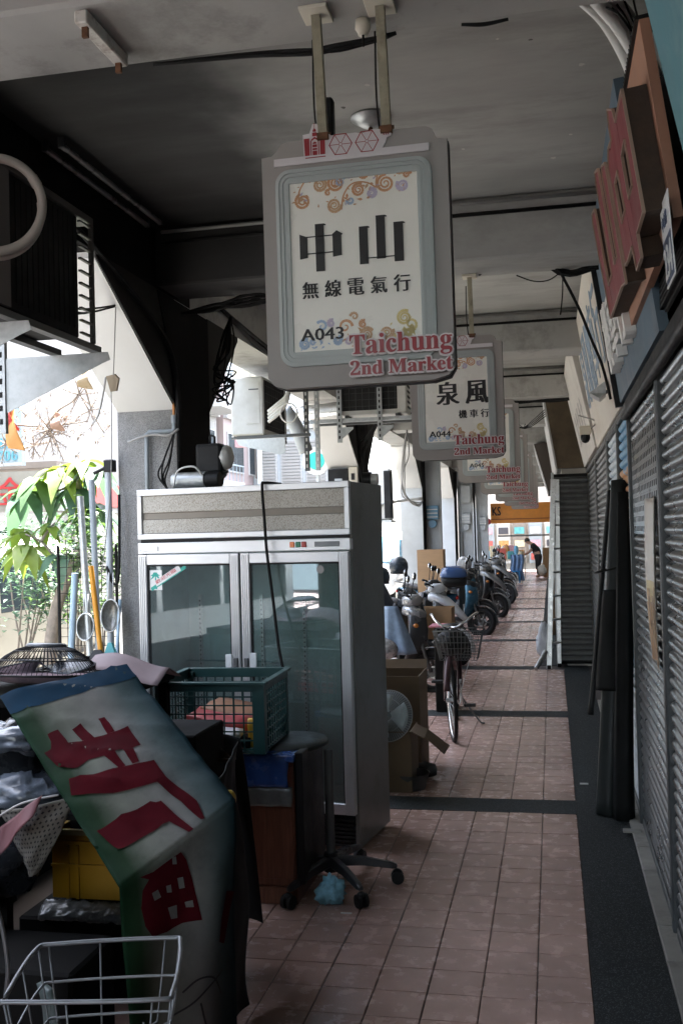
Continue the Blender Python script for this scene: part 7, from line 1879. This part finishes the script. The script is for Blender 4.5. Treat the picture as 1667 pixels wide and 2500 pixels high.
# ================================================================== PARKED VEHICLES
def van(label, loc, rz, m, L=4.6, W=1.68, H=1.95, glass=None):
    t = thing('parked_van', label, 'van', loc, rz, 'vehicles parked in the street')
    def rg(x, w, z0, z1): return ringYZ(x, w, z0, z1, 20, 4.5)
    MB().loft([rg(-L / 2, W * .44, .38, H * .86), rg(-L / 2 + .08, W * .49, .28, H * .97), rg(-L / 2 + .5, W * .5, .25, H), rg(L / 2 - 1.5, W * .5, .25, H), rg(L / 2 - 1.15, W * .5, .25, H * .95), rg(L / 2 - .55, W * .49, .25, 1.12), rg(L / 2 - .1, W * .47, .27, .98), rg(L / 2, W * .42, .36, .82)]).build('body', m, t, local=True)
    gm = glass or mat('van_glass', (.05, .07, .08), .08, spec=.9)
    for s in (-1, 1):
        for a, b in ((-L / 2 + .28, -.75), (-.68, .30), (.38, L / 2 - 1.30)):
            MB().box(a, b, s * (W * .5 - .01) - .012, s * (W * .5 - .01) + .020, H * .60, H * .88).build('side_window', gm, t, local=True, bev=.01)
        MB().box(-L / 2 + .2, L / 2 - .7, s * (W * .5 + .004) - .008, s * (W * .5 + .004) + .012, .62, .66).build('side_trim', M_PLAST, t, local=True)
    MB().box(-L / 2 - .012, -L / 2 + .06, -W * .37, W * .37, H * .58, H * .84).build('rear_window', gm, t, local=True, bev=.02)
    MB().add([(L / 2 - 1.18, -W * .42, H * .90), (L / 2 - 1.18, W * .42, H * .90), (L / 2 - .60, W * .45, 1.16), (L / 2 - .60, -W * .45, 1.16), (L / 2 - 1.10, -W * .42, H * .93), (L / 2 - 1.10, W * .42, H * .93), (L / 2 - .53, W * .45, 1.16), (L / 2 - .53, -W * .45, 1.16)],
             [(0, 1, 2, 3), (4, 7, 6, 5), (0, 4, 5, 1), (1, 5, 6, 2), (2, 6, 7, 3), (3, 7, 4, 0)]).build('windscreen', gm, t, local=True)
    for x in (-L / 2 + .85, L / 2 - .9):
        for s in (-1, 1):
            q = MB(); q.tube([(x + .25 * math.cos(2 * PI * i / 24), s * (W / 2 - .12), .30 + .25 * math.sin(2 * PI * i / 24)) for i in range(24)], .065, 8, True)
            o = q.build('wheel', M_RUBBER, t, local=True)
            MB().cyl((x, s * (W / 2 - .2), .30), (x, s * (W / 2 - .075), .30), .20, 18).build('rim', M_STEEL, o, local=True)
    for s in (-1, 1):
        MB().box(-L / 2 - .02, -L / 2 + .05, s * W * .42 - .06, s * W * .42 + .06, .75, 1.05).build('tail_lamp', M_TAIL, t, local=True, bev=.01)
        MB().sphere((L / 2 - .03, s * W * .36, .72), (.06, .14, .08)).build('headlight', M_LENS, t, local=True)
        MB().sphere((L / 2 - 1.0, s * (W / 2 + .10), 1.16), (.05, .08, .09)).build('mirror', M_PLAST, t, local=True)
    MB().box(-L / 2 - .03, -L / 2 + .1, -W * .46, W * .46, .34, .52).build('rear_bumper', M_PLAST, t, local=True, bev=.03)
    return t
van('cream white van parked behind the plants at the left', (-6.1, 9.6, -.16), PI / 2, P_('van_cream', (.42, .40, .33), .35), H=1.98)
van('white van with blue glass parked past the second column', (-4.75, 27.2, -.16), -PI / 2, WHT, glass=mat('van_blue_glass', (.10, .30, .42), .12))
van('silver van parked farther along the kerb', (-5.3, 36.0, -.16), PI / 2, SILV)
van('pale pink van behind the viewpoint, mirrored in the fridge glass', (-5.6, -3.2, -.16), PI / 2, P_('van_pink', (.55, .42, .42)))
van('white van behind the viewpoint, mirrored in the fridge glass', (-5.5, 2.0, -.16), PI / 2, WHT)

# ================================================================== PLANTS OUTSIDE THE FIRST BAY
LV1 = leaf_mat('leaf_lime', (.13, .20, .03), (.26, .36, .045)); LV2 = leaf_mat('leaf_green', (.05, .11, .04), (.12, .22, .045)); LV3 = leaf_mat('leaf_bluegreen', (.07, .14, .095), (.12, .24, .12))
BARK = mat('bark_grey', (.22, .19, .16), .85, var=.3, scale=20, bump=.4, bscale=60)
def leaf(mb, p, d, L, w, droop=.5, R=random):
    """a pointed leaf with a folded midrib, starting at p towards d"""
    d = Vector(d).normalized(); up_v = Vector((0, 0, 1))
    s = d.cross(up_v)
    if s.length < .05: s = Vector((1, 0, 0))
    s.normalize(); n = s.cross(d)
    vs = []; K = 5
    for i in range(K + 1):
        t = i / K
        c = Vector(p) + d * L * t - up_v * droop * L * t * t
        ww = w * (math.sin(PI * (t ** .8)) * .96 + .04 * (1 - t))
        vs += [c - s * ww + n * ww * .25, c, c + s * ww + n * ww * .25]
    fs = []
    for i in range(K):
        for k in range(2): fs.append((i * 3 + k, i * 3 + k + 1, i * 3 + k + 4, i * 3 + k + 3))
    mb.add(vs, fs, True)
t = thing('umbrella_tree', 'potted tree with a leaning grey trunk and big drooping lime leaves', 'tree', (-3.75, 7.0, 0), 0, 'plants outside the first bay')
tr = [V(-3.78, 7.0, .35), V(-3.73, 7.0, .9), V(-3.66, 7.0, 1.25), V(-3.52, 7.0, 1.55), V(-3.43, 7.02, 1.80), V(-3.46, 7.05, 2.02), V(-3.52, 7.05, 2.20)]
MB().tube(tr, [.055, .022], 10, sp=5).build('trunk', BARK, t)
for a in ([(-3.56, 7.0, 1.48), (-3.68, 6.98, 1.62), (-3.76, 6.95, 1.72), (-3.86, 6.9, 1.78)], [(-3.45, 7.02, 1.78), (-3.40, 7.0, 1.9), (-3.34, 7.0, 1.97)], [(-3.50, 7.05, 2.15), (-3.68, 7.05, 2.10), (-3.84, 7.05, 2.05)], [(-3.76, 6.95, 1.72), (-3.70, 6.95, 1.80), (-3.64, 6.95, 1.86)]):
    MB().tube(a, [.013, .006], 6, sp=4).build('branch', BARK, t)
R = random.Random(4)
heads = [((-3.86, 6.9, 1.68), 9, .27, LV1), ((-3.90, 6.95, 1.80), 6, .2, LV1), ((-3.70, 6.95, 1.84), 6, .16, LV1), ((-3.62, 7.0, 2.27), 9, .24, LV1), ((-3.42, 7.0, 2.30), 9, .24, LV1), ((-3.82, 7.05, 2.19), 9, .28, LV2), ((-3.94, 7.05, 2.10), 7, .30, LV3), ((-3.33, 6.98, 2.24), 8, .24, LV3),
         ((-3.36, 7.0, 1.97), 10, .18, LV2), ((-3.46, 7.0, 1.98), 8, .17, LV1), ((-3.30, 7.0, 1.93), 8, .18, LV3), ((-3.48, 7.0, 1.88), 6, .16, LV2), ((-3.60, 6.95, 1.60), 6, .24, LV3), ((-3.55, 7.05, 2.12), 9, .26, LV3)]
for (c, n, l, m) in heads:
    for i in range(n):
        a = 2 * PI * i / n + R.uniform(-.3, .3)
        mb = MB(); el = R.uniform(-.25, .35); ll = l * R.uniform(.75, 1.15)
        leaf(mb, V(*c) + V(R.uniform(-.02, .02), R.uniform(-.02, .02), R.uniform(-.02, .02)), (math.cos(a), math.sin(a), el), ll, ll * .24, R.uniform(.65, 1.25))
        mb.build('leaf', m, t)
MB().lathe([(.0, .01), (.17, .01), (.22, .36), (.24, .38), (.21, .38), (.2, .33), (0, .33)], 22, Matrix.Translation((-3.78, 7.0, -.03))).build('pot', mat('terracotta', (.26, .11, .06), .8), t)
def shrub(label, c, r, n, m, seed, l=.055, stems=5):
    t = thing('shrub', label, 'shrub', (c[0], c[1], 0), 0, 'plants outside the first bay')
    R = random.Random(seed)
    tips = []
    for s in range(stems):
        a = R.uniform(0, 6.28)
        tip = V(c[0] + r[0] * .8 * math.cos(a), c[1] + r[1] * .8 * math.sin(a), c[2] + r[2] * R.uniform(-.3, .8))
        MB().tube([(c[0], c[1], .15), V(c[0], c[1], .15).lerp(tip, .5) + V(R.uniform(-.08, .08), R.uniform(-.08, .08), .06), tip], [.012, .004], 6, sp=4).build('stem', BARK, t)
        tips.append(tip)
        for _ in range(3):
            q = tip + V(R.uniform(-1, 1) * r[0] * .5, R.uniform(-1, 1) * r[1] * .5, R.uniform(-.4, .5) * r[2])
            tips.append(q)
    mb = MB()
    for i in range(n):
        q = R.choice(tips) + V(R.gauss(0, .33) * r[0], R.gauss(0, .33) * r[1], R.gauss(0, .3) * r[2])
        a = R.uniform(0, 6.28)
        ll = l * R.uniform(.6, 1.3)
        leaf(mb, q, (math.cos(a), math.sin(a), R.uniform(-.3, .6)), ll, ll * .3, R.uniform(.1, .6))
    mb.build('foliage', m, t, kind='stuff')
    MB().lathe([(.0, .01), (.13, .01), (.17, .26), (.15, .27), (.14, .22), (0, .22)], 18, Matrix.Translation((c[0], c[1], -.03))).build('pot', mat('terracotta', (.26, .11, .06)), t)
shrub('fine leaved shrub low at the left edge behind the fan', (-4.30, 7.4, 1.25), (.38, .28, .30), 900, LV3, 1)
shrub('taller blue green shrub at the left edge under the board', (-4.25, 7.9, 1.68), (.42, .3, .22), 800, LV3, 2, .06)
shrub('small leafy shrub around the leaning trunk', (-3.70, 7.3, 1.15), (.26, .2, .22), 500, LV2, 3)
shrub('vine leaves spilling over the wire trellis by the column', (-2.98, 6.35, 1.55), (.20, .10, .30), 620, LV2, 4, .06)
# twiggy spring decoration with paper ribbons
TW = mat('dry_twig', (.26, .21, .17), .8, var=.2)
t = thing('twig_decoration', 'hanging spray of dry twigs with faded flowers outside the first bay', 'decoration', (-3.45, 6.5, 2.5))
R = random.Random(15)
def spray(c, n, l, m=TW):
    for i in range(n):
        a = 2 * PI * i / n + R.uniform(-.2, .2); ll = l * R.uniform(.6, 1.15)
        d = V(math.cos(a), R.uniform(-.5, .5), math.sin(a)).normalized()
        p0 = V(*c); p1 = p0 + d * ll
        mb = MB(); mb.tube([p0, p0.lerp(p1, .5) + V(R.uniform(-.01, .01), 0, R.uniform(-.01, .01)), p1], [.006, .0025], 5)
        for k in (.55, .75, .9):
            q = p0.lerp(p1, k)
            for s in (-1, 1):
                e = q + (d + V(-d.z, 0, d.x) * s * .9).normalized() * ll * .22
                mb.tube([q, e], [.0028, .0012], 4)
        mb.build('twig', m, t)
spray((-3.43, 6.5, 2.50), 13, .22); spray((-3.42, 6.5, 2.46), 9, .19); spray((-3.80, 6.5, 2.72), 7, .16); spray((-3.20, 6.5, 2.74), 7, .15); spray((-3.13, 6.5, 2.62), 6, .12); spray((-3.77, 6.5, 2.42), 7, .14); spray((-3.56, 6.5, 2.40), 7, .14)
for a in ([(-3.68, 6.5, 2.55), (-3.56, 6.48, 2.535), (-3.40, 6.5, 2.53), (-3.14, 6.5, 2.55)], [(-3.46, 6.5, 2.53), (-3.36, 6.5, 2.64), (-3.25, 6.5, 2.70), (-3.17, 6.52, 2.82)], [(-3.82, 6.5, 2.95), (-3.72, 6.5, 2.75), (-3.62, 6.5, 2.62)], [(-3.16, 6.5, 2.80), (-3.10, 6.5, 2.6), (-3.02, 6.5, 2.46)]):
    MB().tube(a, [.009, .004], 6, sp=4).build('bough', BARK, t)
for i in range(40):
    q = V(R.choice([-3.43, -3.2, -3.77, -3.56, -3.13]) + R.gauss(0, .09), 6.49 + R.uniform(-.04, .04), 2.55 + R.gauss(0, .10))
    mb = MB()
    for k in range(4):
        a = 2 * PI * k / 4 + R.uniform(0, 1); leaf(mb, q, (math.cos(a), R.uniform(-.4, .4), math.sin(a)), .032, .010, .1)
    mb.build('paper_flower', mat('dried_petal', (.50, .42, .36), .8, var=.2), t)
def ribbon(label, x, z0, z1, w, m, sk=0):
    MB().sheet(lambda u, v: V(x + w * (u - .5) * (.7 + .5 * v) + sk * v, 6.42 + .03 * math.sin(v * 6 + u * 2), z0 + (z1 - z0) * v - .02 * u), 6, 12, .002).build('paper_ribbon', m, label=label, cat='ribbon', group='paper ribbons on the twigs')
ribbon('orange paper ribbon at the left edge among the twigs', -3.70, 2.70, 2.38, .09, mat('ribbon_orange', (.60, .30, .10), .6), .05)
ribbon('red paper ribbon beside the orange one', -3.735, 2.72, 2.52, .07, mat('ribbon_red', (.45, .05, .05), .6), .06)
ribbon('tan paper strip hanging under the air conditioner bracket', -3.12, 2.92, 2.78, .08, mat('ribbon_tan', (.30, .23, .14), .7))
ribbon('brown paper tag in the middle of the twigs', -3.33, 2.62, 2.50, .07, mat('ribbon_brown', (.36, .22, .16), .7))
# trellis, poles, sieves against the pebble dash column
t = thing('wire_trellis', 'black wire mesh panel standing by the pebble dash column', 'trellis', (-2.95, 6.1, 0))
for i in range(9): MB().box(-3.12 + i * .048, -3.1165 + i * .048, 6.0, 6.0035, .35, 1.68).build('wire', M_CABLE, t)
for i in range(24): MB().box(-3.125, -2.73, 6.004, 6.0075, .37 + i * .056, .3735 + i * .056).build('wire', M_CABLE, t)
for x in (-3.13, -2.725): MB().box(x - .006, x + .006, 5.996, 6.008, -.02, 1.69).build('post', M_CABLE, t)
def pole(label, p0, p1, r, m, cat='pole'): MB().cyl(p0, p1, r, 12).build('leaning_pole', m, label=label, cat=cat, group='poles leaning by the column')
pole('pale blue plastic pole leaning by the trellis', (-2.93, 5.62, .0), (-2.84, 5.66, 1.52), .021, mat('pole_blue', (.32, .44, .54), .45))
pole('orange plastic pole leaning across the trellis', (-2.56, 5.62, .0), (-2.765, 5.72, 1.56), .016, mat('pole_orange', (.62, .27, .02), .4))
pole('left grey pipe standing by the column', (-2.80, 5.85, .0), (-2.93, 5.93, 2.0), .022, M_STEEL); pole('middle grey pipe standing by the column', (-2.77, 5.86, .0), (-2.85, 5.93, 2.1), .020, mat('grey_pvc', (.26, .30, .33)))
pole('tall grey pipe with a black bracket on top', (-2.735, 5.9, .0), (-2.735, 5.93, 2.18), .022, mat('grey_pvc_light', (.40, .44, .47), .5))
pole('broom stick with a blue handle by the column', (-2.62, 5.70, .78), (-2.66, 5.9, 1.34), .011, mat('pole_blue', (.32, .44, .54)), 'broom')
t = thing('bracket_lamp', 'black bracket lamp on the tall grey pipe', 'lamp', (-2.74, 5.92, 2.2))
MB().box(-2.755, -2.69, 5.90, 5.96, 2.145, 2.225).build('head', M_BLACK, t, bev=.006); MB().cyl((-2.72, 5.92, 2.185), (-2.82, 5.9, 2.14), .012, 8).build('arm', M_BLACK, t)
MB().tube([(-2.745, 5.9, 1.55), (-2.70, 5.88, 1.45), (-2.66, 5.88, 1.47), (-2.655, 5.9, 1.75), (-2.66, 5.92, 2.0)], .009, 6, sp=4).build('hose', M_CABLE, label='thin black hose bent between the grey pipes', cat='hose')
def sieve(label, c, r, hand):
    t = thing('sieve', label, 'sieve', c, 0, 'metal sieves hung by the column', rot=(PI / 2 - .15, 0, .15))
    MB().tube([(r[0] * math.cos(2 * PI * i / 30), r[1] * math.sin(2 * PI * i / 30), 0) for i in range(30)], .005, 6, True).build('rim', M_STEEL, t, local=True)
    MB().loft([[V(r[0] * k * math.cos(2 * PI * i / 30), r[1] * k * math.sin(2 * PI * i / 30), -d) for i in range(30)] for k, d in ((1, 0), (.9, .03), (.65, .05), (.3, .06), (.02, .062))], True, False).build('bowl', mat('sieve_mesh', (.36, .36, .34), .4, metal=.6, var=.3, scale=60, dirt=(.15, .14, .12), dscale=9), t, local=True)
    for s in (-1, 1): MB().tube([(s * .012, r[1], 0), (s * .014, r[1] + hand, 0)], .004, 5).build('handle', M_STEEL, t, local=True)
sieve('right hand metal sieve hung higher on the column', (-2.70, 5.84, 1.245), (.058, .10), .17)
sieve('left hand metal sieve hung lower on the trellis', (-2.88, 5.86, 1.175), (.055, .085), .12)
t = thing('dustpan', 'teal and black dustpans at the foot of the pipes', 'dustpan', (-2.68, 5.6, 1.0))
MB().loft([[V(-2.70, 5.6, 1.06), V(-2.66, 5.6, 1.06), V(-2.66, 5.62, 1.06), V(-2.70, 5.62, 1.06)], [V(-2.75, 5.56, .98), V(-2.60, 5.56, .98), V(-2.60, 5.62, .98), V(-2.75, 5.62, .98)]], smooth=False).build('pan', M_BLACK, t)
MB().loft([[V(-2.62, 5.62, 1.10), V(-2.595, 5.62, 1.10), V(-2.595, 5.64, 1.10), V(-2.62, 5.64, 1.10)], [V(-2.64, 5.6, 1.02), V(-2.56, 5.6, 1.02), V(-2.56, 5.64, 1.02), V(-2.64, 5.64, 1.02)]], smooth=False).build('pan', mat('teal_pan', (.05, .26, .28), .5), t)
MB().box(-2.9, -2.45, 5.45, 5.70, -.02, .97).build('storage_box', M_DARKBOX, label='dark cabinet at the foot of the pebble dash column', cat='box')
# overhead street wires
for i, (y, z) in enumerate(((7.0, 4.6), (8.5, 4.9), (22, 6.6))):
    MB().tube([(-2.8, y - 4, z - .3), (-5, y, z - .6), (-9, y + 6, z - .2), (-12, y + 9, z + .2)], .012, 5, sp=4).build('street_wire', M_CABLE, label=['near', 'second', 'far'][i] + ' overhead wire crossing the street', cat='wire', group='overhead wires in the street')
MB().box(-2.68, -2.63, .6, 5.40, -.02, 1.05).build('back_board', M_DARKBOX, label='dark board added behind the table and cart to block the bright street', cat='board')  # added to block the bright street showing under the table
t = thing('light_block_screen', 'unseen low board screen added beside the viewpoint to block street light', 'screen', (-2.75, 0, 0))  # added out of view, keeps street light off the clutter at the left
for i in range(8): MB().box(-2.76, -2.73, -5.2 + i * .98, -4.24 + i * .98, -.02, 1.9).build('board', M_DARKBOX, t)  # boards of the added light-blocking screen, out of view
bpy.context.view_layer.update()
